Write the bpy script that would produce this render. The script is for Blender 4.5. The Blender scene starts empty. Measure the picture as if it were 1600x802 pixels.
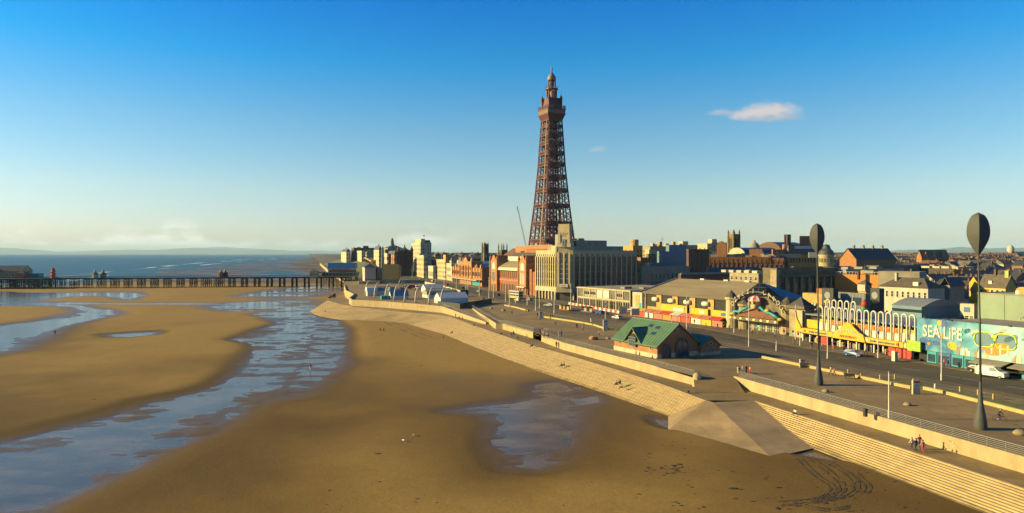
import bpy, bmesh, math, random
import numpy as np
from mathutils import Matrix, Vector, Euler

# ---------------------------------------------------------------- camera, sky, sun, exposure
scene = bpy.context.scene
F, CX, HY, H = 1067.0, 800.0, 396.0, 24.0          # focal length / centre / horizon in photo pixels, camera height
cam_d = bpy.data.cameras.new('camera'); cam = bpy.data.objects.new('camera', cam_d)
scene.collection.objects.link(cam); scene.camera = cam
cam.location = (0, 0, H); cam.rotation_euler = (math.pi / 2, 0, 0)
cam_d.sensor_width = 36.0; cam_d.lens = 36.0 * F / 1600.0
cam_d.shift_y = (HY - 401.0) / 1600.0
cam_d.clip_start = 0.5; cam_d.clip_end = 120000.0

SUN_EL, SUN_AZ = 17.5, -89.0                          # degrees; azimuth from +Y towards +X
sd = Vector((math.sin(math.radians(SUN_AZ)) * math.cos(math.radians(SUN_EL)),
             math.cos(math.radians(SUN_AZ)) * math.cos(math.radians(SUN_EL)), math.sin(math.radians(SUN_EL))))
sun_d = bpy.data.lights.new('sun', 'SUN'); sun_d.energy = 5.0; sun_d.angle = math.radians(0.53)
sun_d.color = (1.0, 0.765, 0.29)
sun = bpy.data.objects.new('sun', sun_d); scene.collection.objects.link(sun)
sun.rotation_euler = sd.to_track_quat('Z', 'Y').to_euler(); sun.location = (-200, 0, 200)

world = bpy.data.worlds.new('World'); scene.world = world; world.use_nodes = True
def build_world():
    nt = world.node_tree; N = nt.nodes; L = nt.links
    N.clear()
    out = N.new('ShaderNodeOutputWorld'); bg = N.new('ShaderNodeBackground')
    sky = N.new('ShaderNodeTexSky'); sky.sky_type = 'NISHITA'; sky.sun_disc = False
    sky.sun_elevation = math.radians(SUN_EL); sky.sun_rotation = math.radians(SUN_AZ)
    sky.altitude = 0; sky.air_density = 1.0; sky.dust_density = 0.6; sky.ozone_density = 2.5
    bg.inputs['Strength'].default_value = 0.0595
    # richer blue, as the photograph is graded
    hs = N.new('ShaderNodeHueSaturation'); hs.inputs['Saturation'].default_value = 1.12; hs.inputs['Hue'].default_value = 0.492
    L.new(sky.outputs[0], hs.inputs['Color'])
    tc = N.new('ShaderNodeTexCoord'); sep = N.new('ShaderNodeSeparateXYZ'); L.new(tc.outputs['Generated'], sep.inputs[0])
    def m(op, a, b=None, c=None):
        n = N.new('ShaderNodeMath'); n.operation = op
        for i, v in enumerate((a, b, c)):
            if v is None: continue
            if isinstance(v, (int, float)): n.inputs[i].default_value = v
            else: L.new(v, n.inputs[i])
        return n.outputs[0]
    def ss(v, a, b):
        n = N.new('ShaderNodeMapRange'); n.interpolation_type = 'SMOOTHSTEP'
        L.new(v, n.inputs[0]); n.inputs[1].default_value = a; n.inputs[2].default_value = b
        n.inputs[3].default_value = 0; n.inputs[4].default_value = 1
        return n.outputs[0]
    x, y, z = sep.outputs
    # tangent-plane coordinates of the northern sky (the cumulus there are far off)
    u = m('DIVIDE', x, m('MAXIMUM', y, 0.05)); v = m('DIVIDE', z, m('MAXIMUM', y, 0.05))
    front = ss(y, 0.1, 0.3)
    def noise(su, sv, off, detail=6, rough=0.55):
        cb = N.new('ShaderNodeCombineXYZ')
        L.new(m('MULTIPLY', u, su), cb.inputs[0]); L.new(m('MULTIPLY', v, sv), cb.inputs[1]); cb.inputs[2].default_value = off
        n = N.new('ShaderNodeTexNoise'); n.inputs['Scale'].default_value = 1.0
        n.inputs['Detail'].default_value = detail; n.inputs['Roughness'].default_value = rough
        L.new(cb.outputs[0], n.inputs['Vector']); return n.outputs['Fac']
    # the photograph's grade: red falls off with height above the horizon
    rp = N.new('ShaderNodeValToRGB'); L.new(z, rp.inputs[0]); el = rp.color_ramp.elements
    stops = ((0.0, (1.03, 1.01, 1.18)), (0.045, (0.98, 1.0, 1.13)), (0.09, (0.97, 0.99, 1.02)), (0.18, (0.64, 0.94, 1.07)), (0.267, (0.10, 0.87, 1.25)), (0.35, (0.0, 0.66, 1.36)), (1.0, (0.03, 0.42, 0.80)))
    while len(el) < len(stops): el.new(0.5)
    for e, (p_, c_) in zip(el, stops): e.position = p_; e.color = (*c_, 1)
    gm = N.new('ShaderNodeMix'); gm.data_type = 'RGBA'; gm.blend_type = 'MULTIPLY'; gm.inputs['Factor'].default_value = 1.0
    L.new(hs.outputs['Color'], gm.inputs[6]); L.new(rp.outputs['Color'], gm.inputs[7])
    col = gm.outputs[2]
    def layer(col, mask, rgb):
        mx = N.new('ShaderNodeMix'); mx.data_type = 'RGBA'
        L.new(mask, mx.inputs['Factor']); L.new(col, mx.inputs[6])
        if isinstance(rgb, tuple): mx.inputs[7].default_value = (*rgb, 1)
        else: L.new(rgb, mx.inputs[7])
        return mx.outputs[2]
    # bank of low cumulus on the sea horizon
    n1 = noise(18, 46, 1.3)
    top = m('MULTIPLY', ss(noise(9, 1, 4.7, 4), 0.38, 0.72), 0.040)
    hgt = m('ADD', 0.012, top)
    band = m('SUBTRACT', 1.0, ss(m('DIVIDE', v, hgt), 0.55, 1.15))
    leftish = m('SUBTRACT', 1.0, ss(u, -0.14, -0.05))
    low = ss(v, 0.004, 0.016)
    msk = m('MULTIPLY', m('MULTIPLY', band, low), m('MULTIPLY', ss(n1, 0.40, 0.60), leftish))
    msk = m('MULTIPLY', msk, m('MULTIPLY', front, 0.32))
    col = layer(col, msk, (10.5, 10.3, 9.6))
    # the small lone cumulus and its wisps
    def puff(col, uc, vc, a, b, edge, rgb_lit, rgb_shade, seed, strength=1.0):
        du = m('DIVIDE', m('SUBTRACT', u, uc), a); dv = m('DIVIDE', m('SUBTRACT', v, vc), b)
        dvb = m('MULTIPLY', dv, m('ADD', 1.0, m('MULTIPLY', m('LESS_THAN', dv, 0.0), 1.1)))
        r = m('SQRT', m('ADD', m('MULTIPLY', du, du), m('MULTIPLY', dvb, dvb)))
        n = noise(70, 95, seed, 7, 0.6)
        d = m('SUBTRACT', m('ADD', r, m('MULTIPLY', n, 1.1)), 0.55)
        k = m('MULTIPLY', m('SUBTRACT', 1.0, ss(d, 1.0 - edge, 1.0 + edge)), m('MULTIPLY', front, strength))
        sh = ss(m('SUBTRACT', m('ADD', dv, m('MULTIPLY', m('SUBTRACT', n, 0.5), 1.6)), m('MULTIPLY', du, 0.35)), -0.35, 0.45)
        mx = N.new('ShaderNodeMix'); mx.data_type = 'RGBA'; L.new(sh, mx.inputs['Factor'])
        mx.inputs[6].default_value = (*rgb_shade, 1); mx.inputs[7].default_value = (*rgb_lit, 1)
        return layer(col, k, mx.outputs[2])
    P = lambda px, py: ((px - CX) / F, (HY - py) / F)
    for (px, py, a, b, e, st, sdd) in ((1204, 181, 0.041, 0.017, 0.46, 0.88, 2.1), (1165, 184, 0.022, 0.010, 0.40, 0.75, 8.2),
                                       (1128, 178, 0.018, 0.006, 0.45, 0.40, 5.2), (934, 236, 0.012, 0.006, 0.5, 0.30, 3.9)):
        uc, vc = P(px, py); col = puff(col, uc, vc, a, b, e, (4.7, 4.25, 4.1), (2.7, 3.2, 3.8), sdd, st)
    L.new(col, bg.inputs['Color']); L.new(bg.outputs[0], out.inputs['Surface'])
build_world()
scene.view_settings.view_transform = 'Standard'; scene.view_settings.look = 'None'
scene.view_settings.exposure = 1.38; scene.view_settings.gamma = 1.0
scene.render.engine = 'CYCLES'
scene.cycles.max_bounces = 5; scene.cycles.diffuse_bounces = 2; scene.cycles.glossy_bounces = 3
scene.cycles.use_denoising = True

# ---------------------------------------------------------------- helpers
COL = scene.collection
R = math.radians
rnd = random.Random(7)
def W(px, py, z=0.0):
    Y = F * (H - z) / (py - HY); return Vector(((px - CX) * Y / F, Y, z))
def XA(px, Y): return (px - CX) * Y / F
def ZA(py, Y): return H - (py - HY) * Y / F

ALB = 0.57
def material(name, rgb, rough=0.75, var=0.16, scale=1.5, bump=0.0, metal=0.0, emit=None, spec=0.4, coord='Object', rgb2=None, bscale=None, streak=None):
    rgb = tuple(c * ALB for c in rgb); rgb2 = rgb2 and tuple(c * ALB for c in rgb2)
    m = bpy.data.materials.new(name); m.use_nodes = True
    nt = m.node_tree; N = nt.nodes; L = nt.links; p = N['Principled BSDF']
    p.inputs['Roughness'].default_value = rough; p.inputs['Metallic'].default_value = metal
    p.inputs['Specular IOR Level'].default_value = spec
    if var > 0 or bump > 0:
        tc = N.new('ShaderNodeTexCoord'); no = N.new('ShaderNodeTexNoise')
        vec = tc.outputs[coord]
        if streak:
            mp = N.new('ShaderNodeMapping'); mp.inputs['Scale'].default_value = streak; L.new(vec, mp.inputs[0]); vec = mp.outputs[0]
        no.inputs['Scale'].default_value = scale; no.inputs['Detail'].default_value = 7; no.inputs['Roughness'].default_value = 0.65
        L.new(vec, no.inputs['Vector'])
        mx = N.new('ShaderNodeMix'); mx.data_type = 'RGBA'
        c2 = rgb2 or tuple(c * (1 - 2.4 * var) for c in rgb)
        c1 = rgb if rgb2 else tuple(min(1, c * (1 + 1.2 * var)) for c in rgb)
        mx.inputs[6].default_value = (*[max(0, c) for c in c2], 1); mx.inputs[7].default_value = (*c1, 1)
        mr = N.new('ShaderNodeMapRange'); mr.inputs[1].default_value = 0.32; mr.inputs[2].default_value = 0.68
        L.new(no.outputs['Fac'], mr.inputs[0]); L.new(mr.outputs[0], mx.inputs['Factor'])
        L.new(mx.outputs[2], p.inputs['Base Color'])
        if bump > 0:
            nb = N.new('ShaderNodeTexNoise'); nb.inputs['Scale'].default_value = bscale or scale * 4; nb.inputs['Detail'].default_value = 5
            L.new(tc.outputs[coord], nb.inputs['Vector'])
            b = N.new('ShaderNodeBump'); b.inputs['Strength'].default_value = bump; b.inputs['Distance'].default_value = 0.1
            L.new(nb.outputs['Fac'], b.inputs['Height']); L.new(b.outputs[0], p.inputs['Normal'])
    else:
        p.inputs['Base Color'].default_value = (*rgb, 1)
    if emit:
        p.inputs['Emission Color'].default_value = (*emit[:3], 1); p.inputs['Emission Strength'].default_value = emit[3]
    return m

class MB:
    """collects simple solids; build() links them as one mesh object"""
    def __init__(s, T=None): s.v = []; s.f = []; s.mi = []; s.T = T; s.m = 0
    def add(s, pts, faces):
        o = len(s.v)
        s.v += [tuple(s.T @ Vector(p)) if s.T is not None else tuple(p) for p in pts]
        s.f += [tuple(i + o for i in f) for f in faces]; s.mi += [s.m] * len(faces); return s
    def poly(s, pts): return s.add(pts, [tuple(range(len(pts)))])
    def box(s, x0, x1, y0, y1, z0, z1):
        return s.add([(x0, y0, z0), (x1, y0, z0), (x1, y1, z0), (x0, y1, z0), (x0, y0, z1), (x1, y0, z1), (x1, y1, z1), (x0, y1, z1)],
                     [(0, 3, 2, 1), (4, 5, 6, 7), (0, 1, 5, 4), (1, 2, 6, 5), (2, 3, 7, 6), (3, 0, 4, 7)])
    def prism(s, poly, z0, z1, bottom=True):
        n = len(poly); z0 = z0 if hasattr(z0, '__len__') else [z0] * n; z1 = z1 if hasattr(z1, '__len__') else [z1] * n
        pts = [(p[0], p[1], a) for p, a in zip(poly, z0)] + [(p[0], p[1], a) for p, a in zip(poly, z1)]
        fs = [tuple(range(n, 2 * n))] + ([tuple(range(n - 1, -1, -1))] if bottom else []) + [(i, (i + 1) % n, n + (i + 1) % n, n + i) for i in range(n)]
        return s.add(pts, fs)
    def extr(s, prof, axis, a, b):
        """profile of (u,z) pairs extruded along 'x' or 'y' from a to b"""
        n = len(prof)
        g = (lambda t, u, z: (t, u, z)) if axis == 'x' else (lambda t, u, z: (u, t, z))
        pts = [g(a, u, z) for u, z in prof] + [g(b, u, z) for u, z in prof]
        return s.add(pts, [tuple(range(n)), tuple(range(2 * n - 1, n - 1, -1))] + [(i, n + i, n + (i + 1) % n, (i + 1) % n) for i in range(n)])
    def cyl(s, x, y, z0, z1, r0, r1=None, n=10, cap=True):
        r1 = r0 if r1 is None else r1
        pts = [(x + r * math.cos(2 * math.pi * i / n), y + r * math.sin(2 * math.pi * i / n), z) for r, z in ((r0, z0), (r1, z1)) for i in range(n)]
        fs = [(i, (i + 1) % n, n + (i + 1) % n, n + i) for i in range(n)]
        if cap: fs += [tuple(range(n - 1, -1, -1)), tuple(range(n, 2 * n))]
        return s.add(pts, fs)
    def lathe(s, prof, x=0, y=0, n=16, a0=0.0, a1=2 * math.pi):
        full = abs(a1 - a0 - 2 * math.pi) < 1e-6; k = n if full else n + 1
        pts = [(x + r * math.cos(a0 + (a1 - a0) * i / n), y + r * math.sin(a0 + (a1 - a0) * i / n), z) for r, z in prof for i in range(k)]
        fs = []
        for j in range(len(prof) - 1):
            for i in range(n):
                i2 = (i + 1) % k if full else i + 1
                fs.append((j * k + i, j * k + i2, (j + 1) * k + i2, (j + 1) * k + i))
        return s.add(pts, fs)
    def tube(s, pts, r, n=6, closed=False):
        pts = [Vector(p) for p in pts]; rr = r if hasattr(r, '__len__') else [r] * len(pts); out = []; m = len(pts)
        for i, p in enumerate(pts):
            a = pts[(i - 1) % m] if (closed or i > 0) else p; b = pts[(i + 1) % m] if (closed or i < m - 1) else p
            d = (b - a); d = d.normalized() if d.length > 1e-9 else Vector((0, 0, 1))
            u = d.cross(Vector((0, 0, 1))); u = u.normalized() if u.length > 1e-3 else Vector((1, 0, 0)); w = d.cross(u).normalized()
            out += [tuple(p + rr[i] * (math.cos(2 * math.pi * k / n) * u + math.sin(2 * math.pi * k / n) * w)) for k in range(n)]
        fs = []
        for i in range(m if closed else m - 1):
            i2 = (i + 1) % m
            fs += [(i * n + k, i2 * n + k, i2 * n + (k + 1) % n, i * n + (k + 1) % n) for k in range(n)]
        if not closed: fs += [tuple(range(n)), tuple(range(m * n - 1, m * n - n - 1, -1))]
        return s.add(out, fs)
    def bar(s, a, b, w, h=None):
        """square bar between two points"""
        a = Vector(a); b = Vector(b); d = (b - a).normalized(); h = h or w
        u = d.cross(Vector((0, 0, 1))); u = u.normalized() if u.length > 1e-3 else Vector((1, 0, 0)); v = u.cross(d).normalized()
        pts = [tuple(p + u * (i * w / 2) + v * (j * h / 2)) for p in (a, b) for i, j in ((-1, -1), (1, -1), (1, 1), (-1, 1))]
        return s.add(pts, [(0, 3, 2, 1), (4, 5, 6, 7), (0, 1, 5, 4), (1, 2, 6, 5), (2, 3, 7, 6), (3, 0, 4, 7)])
    def ball(s, x, y, z, rx, ry, rz, n=10, m=6):
        prof = [(max(1e-4, math.sin(math.pi * j / m)), -math.cos(math.pi * j / m)) for j in range(m + 1)]
        pts = [(x + rx * r * math.cos(2 * math.pi * i / n), y + ry * r * math.sin(2 * math.pi * i / n), z + rz * c) for r, c in prof for i in range(n)]
        return s.add(pts, [(j * n + i, j * n + (i + 1) % n, (j + 1) * n + (i + 1) % n, (j + 1) * n + i) for j in range(m) for i in range(n)])
    def mesh(s, name, mats, smooth=False):
        me = bpy.data.meshes.new(name); me.from_pydata(s.v, [], s.f)
        for m in (mats if isinstance(mats, (list, tuple)) else [mats]): me.materials.append(m)
        if any(s.mi): me.polygons.foreach_set('material_index', s.mi)
        if smooth: me.polygons.foreach_set('use_smooth', [True] * len(s.f))
        bm = bmesh.new(); bm.from_mesh(me); bmesh.ops.recalc_face_normals(bm, faces=bm.faces); bm.to_mesh(me); bm.free()
        return me
    def build(s, name, mats, parent=None, smooth=False):
        return obj(name, s.mesh(name, mats, smooth), parent)

def obj(name, me, parent=None, loc=None, rz=None):
    o = bpy.data.objects.new(name, me); COL.objects.link(o)
    if parent is not None: o.parent = parent
    if loc is not None: o.location = loc
    if rz is not None: o.rotation_euler = (0, 0, rz)
    return o
def tag(o, label=None, cat=None, group=None, kind=None):
    if label: o['label'] = label
    if cat: o['category'] = cat
    if group: o['group'] = group
    if kind: o['kind'] = kind
    return o
def thing(name, label, cat, loc=(0, 0, 0), rz=0.0, group=None):
    return tag(obj(name, None, None, loc, rz), label, cat, group)
def copy_tree(o, parent=None):
    c = o.copy(); COL.objects.link(c)
    if parent is not None: c.parent = parent
    for ch in list(o.children): copy_tree(ch, c)
    return c
def dup(o, loc, rz, label=None, group=None):
    c = copy_tree(o); c.location = loc; c.rotation_euler = (0, 0, rz)
    if label: c['label'] = label
    if group: c['group'] = group
    return c
def structure(name, mb, mats, smooth=False): return tag(mb.build(name, mats, None, smooth), kind='structure')
def text_part(name, body, mat, parent, loc, rot, size, extrude=0.03, align='CENTER', width=None, space=1.0):
    cu = bpy.data.curves.new(name, 'FONT'); cu.body = body; cu.size = size; cu.extrude = extrude
    cu.align_x = align; cu.align_y = 'CENTER'; cu.space_character = space; cu.materials.append(mat); cu.resolution_u = 2
    o = bpy.data.objects.new(name, cu); COL.objects.link(o); o.parent = parent; o.location = loc; o.rotation_euler = rot
    if width: o.scale = (width, 1, 1)
    return o

# value noise in numpy
def _hash(ix, iy, s):
    h = (ix.astype(np.int64) * 374761393 + iy.astype(np.int64) * 668265263 + s * 1274126177) & 0xffffffff
    h = ((h ^ (h >> 13)) * 1274126177) & 0xffffffff
    return ((h ^ (h >> 16)) & 0xffff) / 65535.0
def vnoise(x, y, s=0):
    ix = np.floor(x); iy = np.floor(y); fx = x - ix; fy = y - iy
    fx = fx * fx * (3 - 2 * fx); fy = fy * fy * (3 - 2 * fy)
    a = _hash(ix, iy, s); b = _hash(ix + 1, iy, s); c = _hash(ix, iy + 1, s); d = _hash(ix + 1, iy + 1, s)
    return (a * (1 - fx) + b * fx) * (1 - fy) + (c * (1 - fx) + d * fx) * fy
def fbm(x, y, s=0, o=4):
    t = np.zeros_like(x); a = 0.5; n = 0
    for i in range(o): t += a * vnoise(x, y, s + i); n += a; x = x * 2.03; y = y * 2.03; a *= 0.5
    return t / n - 0.5
def sdist(X, Y, poly):
    """signed distance to a polygon (negative inside)"""
    d = np.full(X.shape, 1e18); ins = np.zeros(X.shape, bool); n = len(poly)
    for i in range(n):
        ax, ay = poly[i]; bx, by = poly[(i + 1) % n]; ex, ey = bx - ax, by - ay
        t = np.clip(((X - ax) * ex + (Y - ay) * ey) / (ex * ex + ey * ey + 1e-12), 0, 1)
        d = np.minimum(d, (X - ax - t * ex) ** 2 + (Y - ay - t * ey) ** 2)
        c = ((ay > Y) != (by > Y)) & (X < (bx - ax) * (Y - ay) / (by - ay + 1e-12) + ax)
        ins ^= c
    d = np.sqrt(d); return np.where(ins, -d, d)
def sstep(a, b, x):
    t = np.clip((x - a) / (b - a), 0, 1); return t * t * (3 - 2 * t)

# ---------------------------------------------------------------- levels and shared materials
ZL, ZS, ZW = -1.8, -4.2, -4.55
MT = {}
def mt(k, *a, **kw): MT[k] = material(k, *a, **kw); return MT[k]
mt('paving', (0.37, 0.245, 0.095), 0.85, 0.10, 0.25, bump=0.05, bscale=2)
mt('paving_low', (0.38, 0.255, 0.10), 0.85, 0.10, 0.3, bump=0.05, bscale=2)
mt('slipway', (0.50, 0.35, 0.18), 0.85, 0.13, 0.22, bump=0.08, bscale=2)
mt('seawall', (0.52, 0.395, 0.215), 0.85, 0.10, 0.5, bump=0.06, bscale=3, streak=(1, 1, 0.4))
mt('apron', (0.58, 0.40, 0.16), 0.9, 0.12, 0.12, bump=0.05, bscale=2)
mt('step_concrete', (0.53, 0.385, 0.19), 0.85, 0.12, 0.4, bump=0.06, bscale=3)
mt('step_b', (0.49, 0.36, 0.18), 0.85, 0.14, 0.35, bump=0.06, bscale=3); mt('step_c', (0.55, 0.40, 0.20), 0.85, 0.12, 0.5, bump=0.06, bscale=3); mt('step_stained', (0.38, 0.28, 0.13), 0.85, 0.22, 0.5, bump=0.08, bscale=3)
mt('asphalt', (0.105, 0.080, 0.050), 0.85, 0.14, 0.12)
mt('tram', (0.24, 0.165, 0.085), 0.85, 0.15, 0.3)
mt('pavement', (0.26, 0.195, 0.12), 0.85, 0.12, 0.3)
mt('town_ground', (0.075, 0.062, 0.046), 0.9, 0.2, 0.05)
mt('grass', (0.17, 0.185, 0.035), 0.9, 0.2, 0.6, bump=0.3, bscale=6)
mt('kerb_yellow', (0.56, 0.42, 0.17), 0.8, 0.1, 1.0)
mt('line_white', (0.55, 0.53, 0.48), 0.7, 0.2, 3.0)
mt('line_yellow', (0.60, 0.42, 0.07), 0.7, 0.2, 3.0)
mt('steel', (0.50, 0.49, 0.46), 0.40, 0.06, 4.0, metal=0.5)
mt('pole_white', (0.66, 0.63, 0.56), 0.5, 0.06, 2.0)
mt('rail_metal', (0.30, 0.29, 0.27), 0.3, 0.0, 2.0, metal=0.9)

def add_slabs(mat, ang, bw, bh, dark, mortar=0.02):
    nt = mat.node_tree; N = nt.nodes; L = nt.links; p = N['Principled BSDF']; src = p.inputs['Base Color'].links[0].from_socket
    geo = N.new('ShaderNodeNewGeometry'); mp = N.new('ShaderNodeMapping'); mp.inputs['Rotation'].default_value = (0, 0, ang); L.new(geo.outputs['Position'], mp.inputs[0])
    br = N.new('ShaderNodeTexBrick'); br.inputs['Scale'].default_value = 1.0; br.inputs['Brick Width'].default_value = bw; br.inputs['Row Height'].default_value = bh; br.inputs['Mortar Size'].default_value = mortar * bh
    br.inputs['Color1'].default_value = (1, 1, 1, 1); br.inputs['Color2'].default_value = (0.86, 0.86, 0.86, 1); br.inputs['Mortar'].default_value = (dark, dark, dark, 1); L.new(mp.outputs[0], br.inputs['Vector'])
    st = N.new('ShaderNodeTexNoise'); st.inputs['Scale'].default_value = 0.045; st.inputs['Detail'].default_value = 6; st.inputs['Distortion'].default_value = 1.5; L.new(geo.outputs['Position'], st.inputs['Vector'])
    mr = N.new('ShaderNodeMapRange'); mr.inputs[1].default_value = 0.40; mr.inputs[2].default_value = 0.62; mr.inputs[3].default_value = 0.80; mr.inputs[4].default_value = 1.08; L.new(st.outputs['Fac'], mr.inputs[0])
    m1 = N.new('ShaderNodeMix'); m1.data_type = 'RGBA'; m1.blend_type = 'MULTIPLY'; m1.inputs['Factor'].default_value = 1; L.new(src, m1.inputs[6]); L.new(br.outputs['Color'], m1.inputs[7])
    m2 = N.new('ShaderNodeMix'); m2.data_type = 'RGBA'; m2.blend_type = 'MULTIPLY'; m2.inputs['Factor'].default_value = 1; L.new(m1.outputs[2], m2.inputs[6]); L.new(mr.outputs[0], m2.inputs[7])
    L.new(m2.outputs[2], p.inputs['Base Color'])
add_slabs(MT['paving'], 0.3, 6.0, 3.0, 0.72, 0.03); add_slabs(MT['paving_low'], 0.32, 5.0, 2.5, 0.72, 0.03); add_slabs(MT['pavement'], 0.5, 2.0, 1.0, 0.7, 0.04); add_slabs(MT['slipway'], 0.28, 7.0, 5.0, 0.8, 0.012); add_slabs(MT['asphalt'], 0.55, 24.0, 3.4, 0.8, 0.02); add_slabs(MT['tram'], 0.5, 3.0, 1.5, 0.7, 0.04)
def sand_material():
    m = bpy.data.materials.new('sand'); m.use_nodes = True
    nt = m.node_tree; N = nt.nodes; L = nt.links; p = N['Principled BSDF']
    geo = N.new('ShaderNodeNewGeometry'); sp = N.new('ShaderNodeSeparateXYZ'); L.new(geo.outputs['Position'], sp.inputs[0])
    def noise(sc, det=6, ro=0.6, dist=0.0):
        n = N.new('ShaderNodeTexNoise'); n.inputs['Scale'].default_value = sc; n.inputs['Detail'].default_value = det
        n.inputs['Roughness'].default_value = ro; n.inputs['Distortion'].default_value = dist
        L.new(geo.outputs['Position'], n.inputs['Vector']); return n.outputs['Fac']
    def m2(op, a, b):
        n = N.new('ShaderNodeMath'); n.operation = op
        for i, v in enumerate((a, b)):
            if isinstance(v, (int, float)): n.inputs[i].default_value = v
            else: L.new(v, n.inputs[i])
        return n.outputs[0]
    def rng(v, a, b, c=0.0, d=1.0):
        n = N.new('ShaderNodeMapRange'); n.interpolation_type = 'SMOOTHSTEP'; L.new(v, n.inputs[0])
        for i, k in enumerate((a, b, c, d)): n.inputs[i + 1].default_value = k
        return n.outputs[0]
    big = noise(0.018, 5, 0.55); mid = noise(0.11, 6, 0.6); fine = noise(1.7, 8, 0.7)
    hz = m2('ADD', m2('SUBTRACT', sp.outputs[2], ZW), m2('ADD', m2('MULTIPLY', m2('SUBTRACT', mid, 0.5), 0.14), m2('MULTIPLY', m2('SUBTRACT', big, 0.5), 0.42)))
    sand_tone = m2('ADD', m2('ADD', rng(sp.outputs[1], 50, 215, -0.29, 0.04), rng(sp.outputs[1], 540, 760, 0.0, -0.22)), m2('MULTIPLY', rng(sp.outputs[0], -5, -60, 0.0, -0.20), rng(sp.outputs[1], 330, 240, 0.0, 1.0)))  # sand darkens towards the camera; wetter on the left bank and beyond the pier
    dry = rng(m2('ADD', hz, sand_tone), -0.04, 0.27)
    def mixc(f, a, b):
        n = N.new('ShaderNodeMix'); n.data_type = 'RGBA'; L.new(f, n.inputs['Factor'])
        for i, c in ((6, a), (7, b)):
            if isinstance(c, tuple): n.inputs[i].default_value = (*c, 1)
            else: L.new(c, n.inputs[i])
        return n.outputs[2]
    col = mixc(dry, (0.084, 0.051, 0.014), (0.252, 0.160, 0.044))
    col = mixc(rng(noise(0.33, 7, 0.7, 0.6), 0.46, 0.66, 0.0, 0.20), col, (0.12, 0.076, 0.026))
    col = mixc(rng(fine, 0.30, 0.72, 0.0, 0.30), col, (0.11, 0.066, 0.026))
    # dark shell and weed specks
    vor = N.new('ShaderNodeTexVoronoi'); vor.inputs['Scale'].default_value = 0.55; L.new(geo.outputs['Position'], vor.inputs['Vector'])
    spk = m2('MULTIPLY', rng(vor.outputs['Distance'], 0.16, 0.03), rng(noise(0.05, 3), 0.50, 0.66))
    col = mixc(m2('MULTIPLY', spk, 0.55), col, (0.06, 0.035, 0.015))
    L.new(col, p.inputs['Base Color'])
    L.new(rng(hz, -0.02, 0.26, 0.38, 0.90), p.inputs['Roughness'])
    L.new(rng(hz, 0.0, 0.3, 0.28, 0.10), p.inputs['Specular IOR Level'])
    b = N.new('ShaderNodeBump'); b.inputs['Strength'].default_value = 0.34; b.inputs['Distance'].default_value = 0.12
    wv = N.new('ShaderNodeTexWave'); wv.inputs['Scale'].default_value = 0.9; wv.inputs['Distortion'].default_value = 7; wv.inputs['Detail'].default_value = 3
    L.new(geo.outputs['Position'], wv.inputs['Vector'])
    L.new(m2('ADD', noise(2.6, 6, 0.65), m2('MULTIPLY', noise(0.5, 5, 0.6), 1.2)), b.inputs['Height']); L.new(b.outputs[0], p.inputs['Normal'])
    return m
MT['sand'] = sand_material()

def water_material(name, rgb, rough, bump, sc, patch=None):
    m = bpy.data.materials.new(name); m.use_nodes = True
    nt = m.node_tree; N = nt.nodes; L = nt.links; p = N['Principled BSDF']
    p.inputs['Base Color'].default_value = (*rgb, 1); p.inputs['Roughness'].default_value = rough; p.inputs['IOR'].default_value = 1.33; p.inputs['Specular IOR Level'].default_value = 0.5 if rough < 0.2 else 0.22
    geo = N.new('ShaderNodeNewGeometry')
    n = N.new('ShaderNodeTexNoise'); n.inputs['Scale'].default_value = sc; n.inputs['Detail'].default_value = 5; n.inputs['Roughness'].default_value = 0.6
    mp = N.new('ShaderNodeMapping'); mp.inputs['Rotation'].default_value = (0, 0, 0.25); mp.inputs['Scale'].default_value = (1.0, 2.2, 1)
    L.new(geo.outputs['Position'], mp.inputs[0]); L.new(mp.outputs[0], n.inputs['Vector'])
    b = N.new('ShaderNodeBump'); b.inputs['Strength'].default_value = bump; b.inputs['Distance'].default_value = 0.2
    L.new(n.outputs['Fac'], b.inputs['Height']); L.new(b.outputs[0], p.inputs['Normal'])
    if patch:
        n2 = N.new('ShaderNodeTexNoise'); n2.inputs['Scale'].default_value = patch[1]; n2.inputs['Detail'].default_value = 6
        L.new(mp.outputs[0], n2.inputs['Vector'])
        mr = N.new('ShaderNodeMapRange'); mr.inputs[1].default_value = 0.38; mr.inputs[2].default_value = 0.62; L.new(n2.outputs['Fac'], mr.inputs[0])
        mx = N.new('ShaderNodeMix'); mx.data_type = 'RGBA'; mx.inputs[6].default_value = (*rgb, 1); mx.inputs[7].default_value = (*patch[0], 1)
        L.new(mr.outputs[0], mx.inputs['Factor']); L.new(mx.outputs[2], p.inputs['Base Color'])
    return m
MT['sea'] = water_material('sea_water', (0.008, 0.050, 0.085), 0.42, 0.9, 0.06, ((0.016, 0.075, 0.11), 0.004))
MT['pool'] = water_material('shallow_water', (0.105, 0.078, 0.056), 0.09, 0.30, 1.5, ((0.042, 0.031, 0.022), 0.10))

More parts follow.
